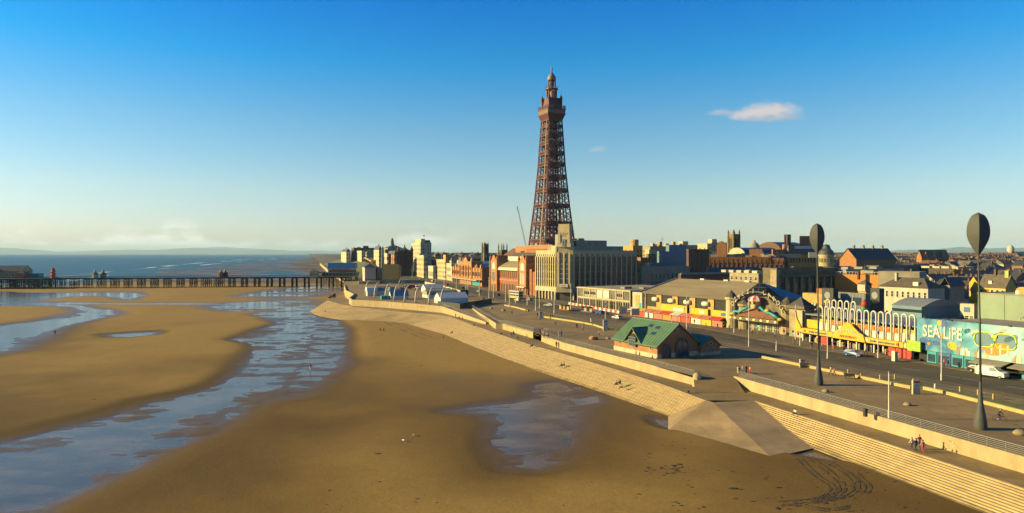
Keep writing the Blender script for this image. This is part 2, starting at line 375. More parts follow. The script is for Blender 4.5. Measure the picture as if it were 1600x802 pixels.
# ---------------------------------------------------------------- the beach
def PW(pts, z=ZW): return [tuple(W(a, b, z)[:2]) for a, b in pts]
POOLS = [  # (outline in photo pixels, depth, edge width, noise amplitude, noise size, sand rise width)
    ([(500, 478), (490, 500), (488, 520), (476, 545), (462, 570), (440, 598), (405, 622), (372, 645), (312, 678), (232, 713), (145, 753), (66, 788), (0, 826), (-260, 866),
      (-260, 745), (0, 696), (60, 683), (130, 665), (190, 650), (242, 630), (308, 616), (355, 601), (384, 580), (402, 554), (398, 538), (368, 531), (392, 523), (438, 506), (425, 497), (395, 492), (430, 484), (480, 477)], 0.10, 12, 0.46, 7.0, 9),
    ([(490, 484), (522, 498), (534, 520), (534, 542), (520, 568), (492, 598), (455, 618), (455, 600), (478, 572), (488, 546), (498, 520)], 0.03, 14, 0.42, 5.0, 10),
    ([(330, 481), (360, 474), (420, 470), (480, 470), (490, 478), (430, 484), (370, 486)], 0.05, 25, 0.30, 14.0, 25),
    ([(380, 463), (470, 448), (560, 448), (540, 458), (440, 465)], 0.04, 40, 0.30, 18.0, 40),
    ([(-300, 600), (0, 549), (60, 521), (110, 506), (150, 498), (180, 490), (168, 483), (135, 478), (105, 474), (60, 472), (-300, 471), (-300, 476), (0, 478), (62, 478), (100, 480), (128, 487), (112, 496), (50, 504), (0, 510), (-300, 520)], 0.14, 12, 0.14, 12.0, 18),
    ([(-300, 474), (-300, 455), (0, 456), (60, 458), (150, 457), (205, 457), (226, 462), (200, 469), (188, 466), (160, 462.5), (110, 463.5), (75, 467.5), (30, 471.5)], 0.15, 14, 0.10, 16.0, 22),
    ([(30, 474.2), (110, 472.8), (200, 474.0), (300, 473.6), (420, 476.5), (300, 476.2), (200, 476.0), (110, 475.6)], 0.10, 8, 0.12, 20.0, 10),
    ([(168, 523.5), (205, 521), (244, 519), (240, 523), (205, 526.5), (180, 526.5)], 0.12, 4, 0.08, 5.0, 7),
    ([(735, 640), (832, 612), (900, 600), (925, 640), (900, 715), (800, 735), (755, 690)], 0.0, 14, 0.0, 6.0, 10),
    ([(705, 643), (760, 634), (790, 631), (832, 622), (838, 602), (868, 598), (890, 606), (902, 632), (896, 680), (872, 722), (840, 732), (796, 728), (774, 700), (770, 680), (786, 664), (765, 647), (735, 645)], 0.05, 5, 0.22, 3.0, 5),
    ([(892, 625), (934, 618), (936, 629), (900, 635)], 0.08, 2.5, 0.10, 3.0, 4), ([(895, 606), (910, 604), (908, 610)], 0.08, 1, 0.03, 2.0, 3),
    ([(1022, 655), (1046, 658), (1046, 669), (1032, 664)], 0.12, 1.2, 0.03, 2.0, 3), ([(1250, 710), (1292, 704), (1322, 716), (1300, 719)], 0.12, 1.0, 0.03, 2.0, 2.5),
]
SEA = [(-2400, 460), (-300, 455), (40, 447), (110, 440), (170, 431), (240, 423), (330, 415.5), (420, 408), (480, 402), (500, 399.5), (508, 398.2), (508, 397.2), (-9000, 397.2)]
def sand_height(X, Y):
    broad = 0.62 * fbm(X / 75, Y / 75, 3, 3) + 0.05 * fbm(X / 11, Y / 11, 9, 3)
    h = np.full(X.shape, ZS) + broad
    for (pp, dep, ew, na, ns, rw) in POOLS:
        poly = PW(pp); sd = sdist(X, Y, poly)
        if dep == 0.0:      # merely damp: lower than the rest, above the water
            k = 1 - sstep(-6, 20, sd); h = h * (1 - k) + (ZW + 0.13) * k; continue
        nz = na * (fbm(X / (ns * 2.2), Y / (ns * 0.62), 21, 4) * 0.75 + fbm(X / 2.6, Y / 2.2, 44, 3) * 0.35) * (1 - sstep(ew * 0.6, ew * 1.6, np.abs(sd)) * 0.55)
        rise = np.where(sd > 0, 1.0, 0) * sstep(0, rw, sd)
        inside = ZW - dep * sstep(-1.0, ew, -sd) * (1 - 0.55 * sstep(130, 190, Y)) + nz
        tgt = np.where(sd <= 0, inside, (ZW + nz * (1 - sstep(0, 0.35 * rw, sd)) + 0.045 * sstep(-0.5, 0.25 * rw, sd)) * (1 - rise) + h * rise)
        h = np.where(sd < rw, np.minimum(h, tgt), h)
    sea = sdist(X, Y, PW(SEA)); k = sstep(-60, 140, -sea)
    flats = sstep(560, 760, Y)               # beyond the pier: low wet flats with pools
    h = h * (1 - flats) + flats * (ZW + 0.03 + 0.42 * fbm(X / 60, Y / 110, 31, 4) + 0.16 * sstep(0, 220, (X + 147) * 0.956 + (Y - 590) * 0.292 + 120))
    h = np.where(sea < 140, h * 1.0 - 1.6 * k, h)
    return h
def beach():
    rows = np.concatenate([np.arange(860, 480, -1.0), np.arange(480, 398.4, -0.45)]); Yr = F * 28.4 / (rows - HY)
    cols = np.arange(-420, 1800, 3.4)
    XX = (cols[None, :] - CX) * Yr[:, None] / F; YY = np.repeat(Yr[:, None], len(cols), 1)
    Z = sand_height(XX, YY); nr, nc = XX.shape
    v = np.stack([XX, YY, Z], -1).reshape(-1, 3)
    i = np.arange(nr * nc).reshape(nr, nc); q = np.stack([i[:-1, :-1], i[:-1, 1:], i[1:, 1:], i[1:, :-1]], -1)
    # keep only the seaward side of the sea wall (plus a margin under it)
    keep = (XX < coast_x(YY) + 12)[:-1, :-1]
    q = q[keep]
    me = bpy.data.meshes.new('beach_sand'); me.from_pydata(v.tolist(), [], q.tolist())
    me.polygons.foreach_set('use_smooth', [True] * len(q)); me.materials.append(MT['sand'])
    tag(obj('beach', me), kind='structure')
COAST = [(40, 73), (70.8, 63), (80, 60), (133, 43), (133.4, 35.7), (146.4, 29.5), (182.3, 13.7), (203.9, 7.6), (231.3, -3), (300, -18), (305, -40),
         (309, -43.5), (324, -60.7), (336, -79), (388, -90), (434, -105.8), (582, -143), (1067, -290), (2210, -632), (6000, -1770), (34000, -10200)]
CYs = np.array([c[0] for c in COAST]); CXs = np.array([c[1] for c in COAST])
def coast_x(Y): return np.interp(Y, CYs, CXs)
beach()
WATERS = (('tidal_channel', [(-400, 40), (60, 40), (60, 300), (-400, 300)]), ('tidal_flat_water', [(-800, 300), (40, 300), (40, 640), (-800, 640)]))
for nm, pl in WATERS:
    structure(nm, MB().poly([(x, y, ZW) for x, y in pl]), MT['pool'])
structure('sea', MB().poly([(-40000, 640, ZW), (300, 640, ZW), (300, 2200, ZW), (-600, 2200, ZW), (-10300, 34500, ZW), (-40000, 34500, ZW)]).poly(
    [(-40000, -200, ZW), (-800, -200, ZW), (-800, 640, ZW), (-40000, 640, ZW)]), MT['sea'])

# surf: broken white lines where the sea meets the flats
mt('foam', (0.80, 0.80, 0.78), 0.6, 0.05, 0.3)
def surf(px_line, wid, seed):
    g = random.Random(seed); pts = [W(a, b, ZW + 0.12) for a, b in px_line]; mb = MB(); dense = []
    for a, b in zip(pts, pts[1:]):
        n = max(2, int((b - a).length / 9)); dense += [a.lerp(b, i / n) for i in range(n)]
    ph = g.random() * 9
    def w_at(i):
        return wid * max(0.0, math.sin(i * 0.11 + ph) * 0.6 + math.sin(i * 0.043 + ph * 2) * 0.5 + math.sin(i * 0.29 + ph) * 0.25 + 0.15)
    for i in range(len(dense) - 1):
        a, b = dense[i], dense[i + 1]; d = (b - a).normalized(); n = Vector((-d.y, d.x, 0)); j0 = math.sin(i * 0.21 + ph) * wid * 0.4; j1 = math.sin((i + 1) * 0.21 + ph) * wid * 0.4
        w0, w1 = w_at(i), w_at(i + 1)
        if w0 < 0.4 and w1 < 0.4: continue
        mb.poly([a + n * (j0 - w0), a + n * (j0 + w0 + 0.05), b + n * (j1 + w1 + 0.05), b + n * (j1 - w1)])
    tag(mb.build('surf', MT['foam']), kind='stuff')
surf([(120, 438), (170, 429.5), (240, 421.5), (330, 413), (420, 406), (485, 401)], 7, 1)
surf([(60, 436), (150, 427), (230, 419), (330, 410), (430, 403.5)], 6, 5)
surf([(170, 425), (300, 412), (400, 404), (470, 400.5)], 10, 8)
surf([(40, 447), (100, 441), (160, 433.5)], 4, 11)

# tyre tracks: shallow pressed strips winding on the sand by the slipway
mt('track', (0.10, 0.066, 0.026), 0.9, 0.25, 1.5, bump=0.4, bscale=4)
def spline(p, n=8):
    out = []
    for i in range(len(p) - 1):
        p0, p1, p2, p3 = p[max(i - 1, 0)], p[i], p[i + 1], p[min(i + 2, len(p) - 1)]
        for k in range(n):
            t = k / n
            out.append(0.5 * ((2 * p1) + (p2 - p0) * t + (2 * p0 - 5 * p1 + 4 * p2 - p3) * t * t + (3 * p1 - p0 - 3 * p2 + p3) * t ** 3))
    return out + [p[-1]]
TR = MB()
def ribbon(px_line, wid):
    pts = spline([W(a, b, ZS) for a, b in px_line], 10)
    g = random.Random(len(px_line) + int(px_line[0][0]))
    Z = sand_height(np.array([p.x for p in pts]), np.array([p.y for p in pts]))
    for k, (a, b) in enumerate(zip(pts, pts[1:])):
        d = (b - a).normalized(); n = Vector((-d.y, d.x, 0)) * wid * (0.5 + 0.35 * math.sin(k * 0.9))
        if g.random() < 0.10: continue
        za, zb = Z[k] + 0.035, Z[k + 1] + 0.035
        TR.poly([(a.x - n.x, a.y - n.y, za), (a.x + n.x, a.y + n.y, za), (b.x + n.x, b.y + n.y, zb), (b.x - n.x, b.y - n.y, zb)])
for dx in (0, 9):
    ribbon([(1244 + dx, 716), (1270 + dx, 742), (1296 + dx, 760), (1290 + dx, 772), (1262 + dx, 780), (1215 + dx, 784)], 0.22)
    ribbon([(1258 + dx, 713), (1292 + dx, 738), (1312 + dx, 760), (1300 + dx, 775), (1262 + dx, 785), (1220, 789 + dx * 0.3)], 0.22)
    ribbon([(1290 + dx, 722), (1322 + dx, 742), (1334 + dx, 760), (1318 + dx, 775), (1270 + dx, 787)], 0.24)
    ribbon([(1330 + dx, 738), (1352 + dx, 760), (1344 + dx, 772)], 0.2)
    ribbon([(1240, 785 + dx * 0.4), (1290, 795 + dx * 0.4), (1330, 789 + dx * 0.4)], 0.25)
ribbon([(560, 490), (610, 508), (640, 521), (664, 530)], 0.35); ribbon([(575, 490), (622, 507), (650, 519), (675, 528)], 0.35)
tag(TR.build('tyre_track', MT['track']), kind='stuff')

# ---------------------------------------------------------------- land
def land_z(X, Y):
    d = (X + 147) * 0.956 + (Y - 590) * 0.292
    t = min(max((d - 190) / 620, 0), 1); a = 12.5 * t * t * (3 - 2 * t)
    t = min(max((Y - 640) / 320, 0), 1); c = 13 * t * t * (3 - 2 * t)
    return max(a, c * min(1, max(0, d - 6) / 45))
def land():
    Ys = list(np.concatenate([np.arange(40, 320, 8), np.arange(320, 700, 12), np.arange(700, 1500, 25), np.arange(1500, 3000, 100), np.array([3500, 4500, 6000, 9000, 14000, 22000, 34000])]))
    for c in COAST: Ys.append(c[0])
    Ys = sorted(set(float(y) for y in Ys)); ts = [0, 0.004, 0.008, 0.013, 0.02, 0.03, 0.04, 0.055, 0.07, 0.09, 0.115, 0.145, 0.18, 0.22, 0.27, 0.33, 0.4, 0.5, 0.62, 0.78, 1.0]
    v = []; f = []
    for y in Ys:
        xc = float(coast_x(y)); xr = max(900, y * 1.6)
        for t in ts:
            x = xc + (xr - xc) * t; v.append((x, y, land_z(x, y)))
    n = len(ts)
    for j in range(len(Ys) - 1):
        for i in range(n - 1): f.append((j * n + i, j * n + i + 1, (j + 1) * n + i + 1, (j + 1) * n + i))
    me = bpy.data.meshes.new('ground'); me.from_pydata(v, [], f); me.materials.append(MT['town_ground'])
    tag(obj('ground', me), kind='structure')
land()
def sheet(name, pxs, z, mat):
    mb = MB(); mb.poly([tuple(W(a, b, 0)[:2]) + (z,) for a, b in pxs]); return structure(name, mb, mat)
def wpoly(name, pts, z, mat): return structure(name, MB().poly([(x, y, z) for x, y in pts]), mat)
ROAD_N = [(1800, 665), (1600, 622), (1500, 603), (1420, 590), (1300, 567), (1200, 547), (1120, 531), (1050, 518), (985, 506), (920, 494.5), (860, 483.5), (790, 470), (740, 459), (700, 450), (660, 441), (625, 434)]
ROAD_F = [(1800, 632), (1600, 595), (1500, 579), (1440, 568), (1353, 556.5), (1275, 547), (1230, 540), (1160, 526), (1105, 515), (1040, 505), (985, 496), (930, 486.5), (870, 477), (812, 464), (765, 455), (710, 444), (670, 436), (640, 430)]
edge = [(float(coast_x(y)) + 0.02, y) for y in sorted(set([45.] + [c[0] for c in COAST if 45 < c[0] < 600] + [590.]))]
inl = [tuple(W(a, b, 0)[:2]) for a, b in ROAD_N]
wpoly('promenade_paving', edge + [(x + 1, y) for x, y in reversed(inl)], 0.02, MT['paving'])
sheet('road', ROAD_N + ROAD_F[::-1], 0.06, MT['asphalt'])
TRAM_N = [(1800, 690), (1600, 638), (1475, 610), (1400, 596), (1300, 576), (1200, 556), (1120, 540), (1050, 526), (985, 513), (920, 501), (860, 489), (790, 475), (740, 463), (700, 453), (660, 443.5)]
sheet('tramway', TRAM_N + ROAD_N[:15][::-1], 0.04, MT['tram'])
# pavement in front of the buildings: a raised slab with its kerb
PV_B = [(1800, 600), (1600, 572), (1433, 550), (1255, 529), (1180, 514), (1130, 506), (1040, 497), (985, 487), (930, 479), (882, 471), (838, 464.5), (812, 459), (766, 452), (709, 440), (670, 433)]
pv = [tuple(W(a, b, 0)[:2]) for a, b in ROAD_F[:17] + PV_B[::-1]]
structure('pavement', MB().prism(pv, 0.0, 0.12), MT['pavement'])
def line_strip(name, pxs, wid, z, mat, dash=None):
    pts = [Vector((*W(a, b, 0)[:2], 0)) for a, b in pxs]; mb = MB(); acc = 0
    for a, b in zip(pts, pts[1:]):
        L = (b - a).length; d = (b - a) / L; n = Vector((-d.y, d.x, 0)) * wid / 2; t = 0
        segs = [(0, L)] if not dash else [(k * (dash[0] + dash[1]), min(L, k * (dash[0] + dash[1]) + dash[0])) for k in range(int(L / (dash[0] + dash[1])) + 1)]
        for s, e in segs:
            if e - s < 0.2: continue
            p, q = a + d * s, a + d * e
            mb.poly([(p + n)[:2] + (z,), (p - n)[:2] + (z,), (q - n)[:2] + (z,), (q + n)[:2] + (z,)])
    return structure(name, mb, mat)
mid = [((a[0] + b[0]) / 2, (a[1] + b[1]) / 2) for a, b in zip(ROAD_N[1:12], ROAD_F[1:12])]
line_strip('lane_marking', mid, 0.18, 0.07, MT['line_white'], (3, 5))
line_strip('road_edge_line', [(a, b - 1.2) for a, b in ROAD_N[1:12]], 0.22, 0.071, MT['line_yellow'])
for k, f0 in enumerate((0.25, 0.38, 0.62, 0.75)):
    line_strip('tram_rail', [(TRAM_N[i][0] * f0 + ROAD_N[i][0] * (1 - f0), TRAM_N[i][1] * f0 + ROAD_N[i][1] * (1 - f0)) for i in range(1, 14)], 0.12, 0.055, MT['rail_metal'])
def grass(name, lab, pxs):
    pts = [tuple(W(a, b, 0)[:2]) for a, b in pxs]; o = MB().prism(pts, 0.0, 0.10).build(name, MT['grass'])
    tag(o, kind='structure')
grass('grass_verge', '', [(1320, 583), (1400, 595), (1475, 608), (1600, 634), (1800, 684), (1800, 694), (1600, 644), (1475, 613), (1385, 597)])
grass('grass_verge', '', [(846, 490), (905, 499), (965, 510.5), (985, 514), (965, 517), (946, 514), (905, 504.2), (846, 494)])

# ---------------------------------------------------------------- sea wall, lower walk, steps and slipway
STEP_T = [(705, 495), (742, 509), (780, 522), (830, 539), (880, 552.5), (970, 579.5), (1040, 602), (1104, 626)]
STEP_B = [(630, 507), (692, 524), (731, 540), (781, 560), (831, 576), (926, 607), (998, 632), (1046, 650)]
APR_T = [(512, 469.5), (530, 475), (550, 479), (590, 483.5), (630, 487.5), (670, 490.5), (705, 495)]
APR_B = [(484, 487), (490, 491), (500, 495), (530, 500), (560, 502), (595, 503), (630, 507)]
def wl(pxs, z): return [W(a, b, z) for a, b in pxs]
# lower walk sheet
sideR = wl([(1180, 626), (1300, 664.5), (1400, 697), (1600, 762), (1760, 814)], ZL)
wallR = [Vector((43, 133, ZL)), Vector((60, 80, ZL)), Vector((63, 70.8, ZL)), Vector((69, 52, ZL))]
topL = wl(APR_T[:-1] + STEP_T, ZL)
wallL = [Vector((x, y, ZL)) for y, x in COAST[4:15]]
low = MB().poly([tuple(p) for p in topL] + [tuple(sideR[0])] + [(43, 133, ZL)] + [(35.7, 133.4, ZL)] + [tuple(p) for p in wallL[1:9]] + [tuple(W(552, 470, ZL)), tuple(W(530, 463, ZL))])
low.poly([tuple(p) for p in sideR] + [tuple(p) for p in reversed(wallR)])
structure('lower_walk', low, MT['paving_low'])
# ground that slopes from the promenade down through the gap in the wall
structure('gap_ramp', MB().poly([(35.5, 133.5, 0.024), (43.3, 133.1, 0.024), (43.0, 126.0, -1.76), (34.0, 127.0, -1.76)]), MT['paving_low'])
def flight(Tp, Bp, n, drop0, drop1):
    root = tag(obj('sea_wall_steps', None), kind='structure')
    for i in range(n):
        mb = MB(); z0 = drop0 + (drop1 - drop0) * i / n; z1 = drop0 + (drop1 - drop0) * (i + 1) / n
        for (t0, b0), (t1, b1) in zip(zip(Tp, Bp), list(zip(Tp, Bp))[1:]):
            def at(t, b, f): return Vector((t.x + (b.x - t.x) * f, t.y + (b.y - t.y) * f, 0))
            a, b, c, d = at(t0, b0, i / n), at(t1, b1, i / n), at(t1, b1, (i + 1) / n), at(t0, b0, (i + 1) / n)
            mb.poly([(a.x, a.y, z0), (b.x, b.y, z0), (c.x, c.y, z0), (d.x, d.y, z0)])
            mb.poly([(d.x, d.y, z0), (c.x, c.y, z0), (c.x, c.y, z1 - 0.01), (d.x, d.y, z1 - 0.01)])
        mb.build('step', MT['step_stained' if i >= n - 2 else ('step_concrete', 'step_b', 'step_c')[(i * 7) % 3]], root)
    return root
flight(wl(STEP_T, ZL), wl(STEP_B, ZS), 23, ZL, ZS - 0.15)
RT = wl([(1180, 626), (1300, 664.5), (1400, 697), (1600, 762), (1760, 814)], ZL)
RB = [p + Vector((-0.955 * 5.1, -0.29 * 5.1, 0)) for p in RT]
flight(RT, RB, 13, ZL, ZS - 0.2)
ap = MB(); at_, ab_ = wl(APR_T, ZL), wl(APR_B, ZS - 0.1)
for i in range(len(at_) - 1):
    ap.poly([tuple(at_[i]), tuple(at_[i + 1]), tuple(ab_[i + 1]), tuple(ab_[i])])
structure('sloping_apron', ap, MT['apron'])
def slip():
    T1, T2 = W(1114, 629, ZL), Vector((42.6, 119.7, ZL)); B1, B2 = W(1205, 715, ZS - .1), Vector((47.3, 101.2, ZS - 0.1))
    L1, L2, L3 = W(1104, 626, ZL), W(1044, 650, ZS - .1), W(1044, 671, ZS - .1)
    e = Vector((0, 0, 0.03)); mb = MB()
    mb.poly([T1 + e, T2 + e, B2, B1]); mb.poly([L1 + e, T1 + e, L3]); mb.poly([L1 + e, L3, L2]); mb.poly([T1 + e, B1, L3])
    return structure('slipway', mb, MT['slipway'])
slip()
# ramp down beside the headland
structure('side_ramp', MB().poly([(-18, 300, 0.01), (-3, 231.3, -1.7), (-9.5, 248, -1.7), (-30.5, 297, 0.01)]), MT['paving_low'])
def wall_run(name, label, pts, z0, z1, thick, mat, group=None):
    """a concrete wall as one solid following a polyline (seaward face on the line)"""
    mb = MB(); n = len(pts); P2 = [Vector((p[0], p[1], 0)) for p in pts]; off = []
    for i in range(n):
        d = (P2[min(i + 1, n - 1)] - P2[max(i - 1, 0)]).normalized(); nr = Vector((d.y, -d.x, 0))
        if nr.x < 0: nr = -nr
        off.append(P2[i] + nr * thick)
    zz0 = z0 if hasattr(z0, '__len__') else [z0] * n; zz1 = z1 if hasattr(z1, '__len__') else [z1] * n
    for i in range(n - 1):
        a, b, c, d = P2[i], P2[i + 1], off[i + 1], off[i]
        mb.prism([(a.x, a.y), (b.x, b.y), (c.x, c.y), (d.x, d.y)], [zz0[i], zz0[i + 1], zz0[i + 1], zz0[i]], [zz1[i], zz1[i + 1], zz1[i + 1], zz1[i]])
    o = mb.build(name, mat); tag(o, label, 'sea wall', group, 'thing'); return o
wall_run('sea_wall', 'pale concrete sea wall between the slipway and the dark seed-head posts', [(69, 52), (63, 70.8), (60, 80), (43.2, 132.4), (42.6, 134.2)], ZL - 0.4, [0.15, 0.15, 0.15, 0.15, -0.5], 0.45, MT['seawall'])
wall_run('sea_wall', 'pale curved sea wall below the lifeboat station', [(35.7, 133.2), (29.5, 146.4), (13.7, 182.3), (8.6, 200.0)], ZL - 0.4, [-0.45, 0.15, 0.15, 0.15], 0.45, MT['seawall'])
wall_run('sea_wall', 'stepped-out sea wall below the crowd at the promenade stairs', [(6.4, 207.5), (-1.5, 229), (-3.2, 231.8)], ZL - 0.4, 0.15, 0.45, MT['seawall'])
wall_run('sea_wall', 'inner wall above the side ramp', [(-3.2, 232), (-5.5, 232.6), (-18, 300)], ZL - 0.4, [0.15, 0.15, 0.25], 0.45, MT['seawall'])
wall_run('sea_wall', 'long pale headland wall below the arched arena', [(-9.5, 247.5), (-30.5, 296.5), (-43.5, 309), (-60.7, 324), (-79, 336), (-84, 352)], ZL - 0.4, [-0.9, 1.0, 1.15, 1.2, 1.2, 1.2], 0.5, MT['seawall'])
wall_run('sea_wall', 'pale wall of the path that curves down towards the pier', [(-84, 352.3), (-90, 388), (-105.8, 434), (-126, 512)], ZS - 0.4, [1.2, 0.9, 0.6, 0.6], 0.5, MT['seawall'])
wall_run('sea_wall', 'far sea wall running north beyond the pier', [(-145, 600), (-220, 840), (-290, 1067), (-470, 1670)], ZS - 0.4, [0.6, 0.6, 0.8, 0.8], 0.5, MT['seawall'])
# headland deck
HD = [(-30, 298), (-43.2, 310), (-60, 325), (-78, 337), (-83, 352), (-88, 388), (-60, 420), (-16, 372), (-13, 318)]
structure('headland_deck', MB().prism(HD, 0.0, 0.30), MT['paving'])
# low yellow sandstone wall along the tramway
def low_wall(label, pxs, h=0.55, t=0.6):
    pts = [tuple(W(a, b, 0)[:2]) for a, b in pxs]; mb = MB()
    P2 = [Vector((*p, 0)) for p in pts]; n = len(pts); off = []
    for i in range(n):
        d = (P2[min(i + 1, n - 1)] - P2[max(i - 1, 0)]).normalized(); nr = Vector((-d.y, d.x, 0)); nr = nr if nr.x > 0 else -nr; off.append(P2[i] + nr * t)
    for i in range(n - 1):
        mb.prism([P2[i][:2], P2[i + 1][:2], off[i + 1][:2], off[i][:2]], 0.0, h)
    tag(mb.build('low_wall', MT['kerb_yellow']), label, 'wall', None, 'thing')
low_wall('long low yellow stone wall beside the tramway and seed-head posts', [(1190, 560), (1240, 570.5), (1317, 586.5), (1385, 600.5), (1422, 608)])
low_wall('low yellow stone wall running along the verge at the edge of the picture', [(1442, 609), (1475, 616), (1600, 648), (1780, 694)])
low_wall('low yellow wall in front of the grass verge and tram shelters', [(850, 496.5), (912, 506), (930, 510), (947, 515.5)])
low_wall('short low yellow wall near the headland corner', [(788, 478), (806, 481.5), (824, 486.5)])

# ---------------------------------------------------------------- distant hills
mt('hill', (0.10, 0.11, 0.09), 0.95, 0.1, 0.001)
def ridge(name, px0, px1, Y, prof, seed, depth=2500):
    n = 90; g = np.linspace(0, 1, n); xs = (px0 + (px1 - px0) * g - CX) * Y / F
    base = np.interp(g, [p[0] for p in prof], [p[1] for p in prof]); nz = fbm(g * 11, np.zeros(n) + seed, seed, 5) * 11.0
    top = 24 + 0.72 * np.maximum(0.2, base + nz * np.clip(base / 6, 0, 1)) * Y / F
    mb = MB(); v = []; f = []
    for k, (off, hf) in enumerate(((-depth, 0.0), (-depth * 0.45, 0.55), (0, 1.0), (depth, 0.0))):
        for x, t in zip(xs, top): v.append((x, Y + off, -10 + (t + 10) * hf))
    for k in range(3):
        for i in range(n - 1): f.append((k * n + i, k * n + i + 1, (k + 1) * n + i + 1, (k + 1) * n + i))
    mb.add(v, f); tag(mb.build(name, MT['hill'], None, True), kind='structure')
ridge('mountains', -150, 560, 26000, [(0, 9), (0.25, 11), (0.33, 5), (0.45, 6), (0.6, 9), (0.75, 8), (0.85, 4), (1, 1)], 4)
ridge('mountains', 60, 700, 31500, [(0, 0), (0.25, 9), (0.4, 12), (0.55, 11), (0.62, 7), (0.75, 6), (0.9, 5), (1, 2)], 9)
ridge('hills', 1350, 1900, 16000, [(0, 1), (0.1, 5), (0.2, 8), (0.3, 11), (0.45, 12), (1, 14)], 14, 1500)
ridge('hills', 1250, 1500, 20000, [(0, 0), (0.4, 5), (0.6, 7), (0.8, 6), (1, 5)], 17, 1500)

# ---------------------------------------------------------------- building kit
mt('glass', (0.035, 0.045, 0.055), 0.12, 0.0, spec=0.7)
mt('glass_blue', (0.03, 0.07, 0.12), 0.12, 0.0, spec=0.7)
mt('frame_white', (0.62, 0.60, 0.54), 0.6, 0.05, 2)
mt('frame_dark', (0.06, 0.055, 0.05), 0.6, 0.05, 2)
mt('cream', (0.64, 0.52, 0.30), 0.8, 0.10, 0.35, streak=(1, 1, 0.35))
mt('cream_pale', (0.62, 0.54, 0.38), 0.8, 0.10, 0.35, streak=(1, 1, 0.35))
mt('white_wall', (0.58, 0.53, 0.42), 0.8, 0.08, 0.4, streak=(1, 1, 0.3))
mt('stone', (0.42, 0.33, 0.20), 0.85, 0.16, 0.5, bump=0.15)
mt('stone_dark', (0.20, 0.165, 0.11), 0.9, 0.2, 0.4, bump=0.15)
mt('brick_red', (0.36, 0.135, 0.062), 0.85, 0.14, 0.5, bump=0.08)
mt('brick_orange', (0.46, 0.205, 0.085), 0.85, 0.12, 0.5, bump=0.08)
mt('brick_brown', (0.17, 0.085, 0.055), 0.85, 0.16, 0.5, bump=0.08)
mt('terracotta', (0.50, 0.215, 0.085), 0.8, 0.12, 0.6)
mt('ochre', (0.58, 0.36, 0.10), 0.8, 0.12, 0.5)
mt('slate', (0.075, 0.078, 0.085), 0.6, 0.18, 0.8)
mt('slate_blue', (0.045, 0.075, 0.12), 0.5, 0.16, 0.5)
mt('slate_brown', (0.13, 0.105, 0.08), 0.7, 0.16, 0.8)
mt('tile_red', (0.25, 0.10, 0.055), 0.75, 0.16, 1.0)
mt('roof_olive', (0.33, 0.26, 0.15), 0.8, 0.12, 0.3, streak=(1, .2, 1))
mt('felt', (0.20, 0.185, 0.16), 0.9, 0.2, 0.2)
mt('felt_pale', (0.36, 0.32, 0.25), 0.9, 0.16, 0.15)
mt('stone_olive', (0.27, 0.195, 0.08), 0.9, 0.2, 0.4, bump=0.15)
mt('concrete', (0.39, 0.34, 0.26), 0.85, 0.14, 0.4, streak=(1, 1, 0.3))
mt('grey_clad', (0.25, 0.27, 0.29), 0.55, 0.08, 0.5)
mt('blue_clad', (0.12, 0.24, 0.33), 0.55, 0.08, 0.4)
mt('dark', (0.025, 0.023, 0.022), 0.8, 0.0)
mt('yellow', (0.70, 0.44, 0.010), 0.6, 0.06, 1.0)
mt('yellow_wall', (0.74, 0.52, 0.12), 0.75, 0.08, 0.6)
mt('red', (0.62, 0.05, 0.03), 0.6, 0.06, 1.0)
mt('redpink', (0.62, 0.20, 0.14), 0.7, 0.1, 1.0)
mt('white', (0.70, 0.67, 0.58), 0.6, 0.04, 1.0)
mt('tent_white', (0.80, 0.79, 0.76), 0.55, 0.05, 0.4)
mt('tent_blue', (0.07, 0.26, 0.48), 0.5, 0.08, 0.4)
mt('teal', (0.03, 0.36, 0.42), 0.6, 0.08, 0.6)
mt('green_roof', (0.125, 0.235, 0.135), 0.55, 0.10, 0.4, streak=(1, 1, 1))
mt('green_clad', (0.235, 0.33, 0.235), 0.6, 0.05, 0.3)
mt('green', (0.05, 0.30, 0.06), 0.6, 0.1, 1.0)
mt('blue', (0.03, 0.12, 0.36), 0.5, 0.1, 1.0)
mt('orange', (0.75, 0.26, 0.03), 0.6, 0.08, 1.0)
mt('black', (0.018, 0.018, 0.018), 0.6, 0.0)

_wm = {}
def win_mesh(w, h, style='plain', fm='frame_white', gm='glass'):
    """window standing proud of a wall facing -y: surround, mullions and glass; origin at sill centre"""
    key = (round(w, 2), round(h, 2), style, fm, gm)
    if key in _wm: return _wm[key]
    mb = MB(); f = min(0.14, w * 0.12); mb.m = 1; mb.box(-w / 2 + f / 2, w / 2 - f / 2, -0.03, 0.05, f / 2, h - f / 2); mb.m = 0
    if style != 'pane':
        mb.box(-w / 2, -w / 2 + f, -0.09, 0.04, 0, h); mb.box(w / 2 - f, w / 2, -0.09, 0.04, 0, h)
        mb.box(-w / 2 + f, w / 2 - f, -0.09, 0.04, h - f, h); mb.box(-w / 2 - f, w / 2 + f, -0.16, 0.04, -f, 0.0)
        if style == 'plain': mb.box(-w / 2 + f, w / 2 - f, -0.07, 0.03, h * 0.5 - 0.04, h * 0.5 + 0.04)
        if style == 'triple':
            for t in (-1, 1): mb.box(t * w / 6 - 0.07, t * w / 6 + 0.07, -0.08, 0.03, f, h - f)
        if style == 'grid':
            for t in (-1, 1): mb.box(t * w / 6 - 0.04, t * w / 6 + 0.04, -0.08, 0.03, f, h - f)
            for t in (0.33, 0.66): mb.box(-w / 2 + f, w / 2 - f, -0.075, 0.03, h * t - 0.04, h * t + 0.04)
    if style == 'arch':
        pass
    _wm[key] = mb.mesh('window', [MT[fm], MT[gm]]); return _wm[key]
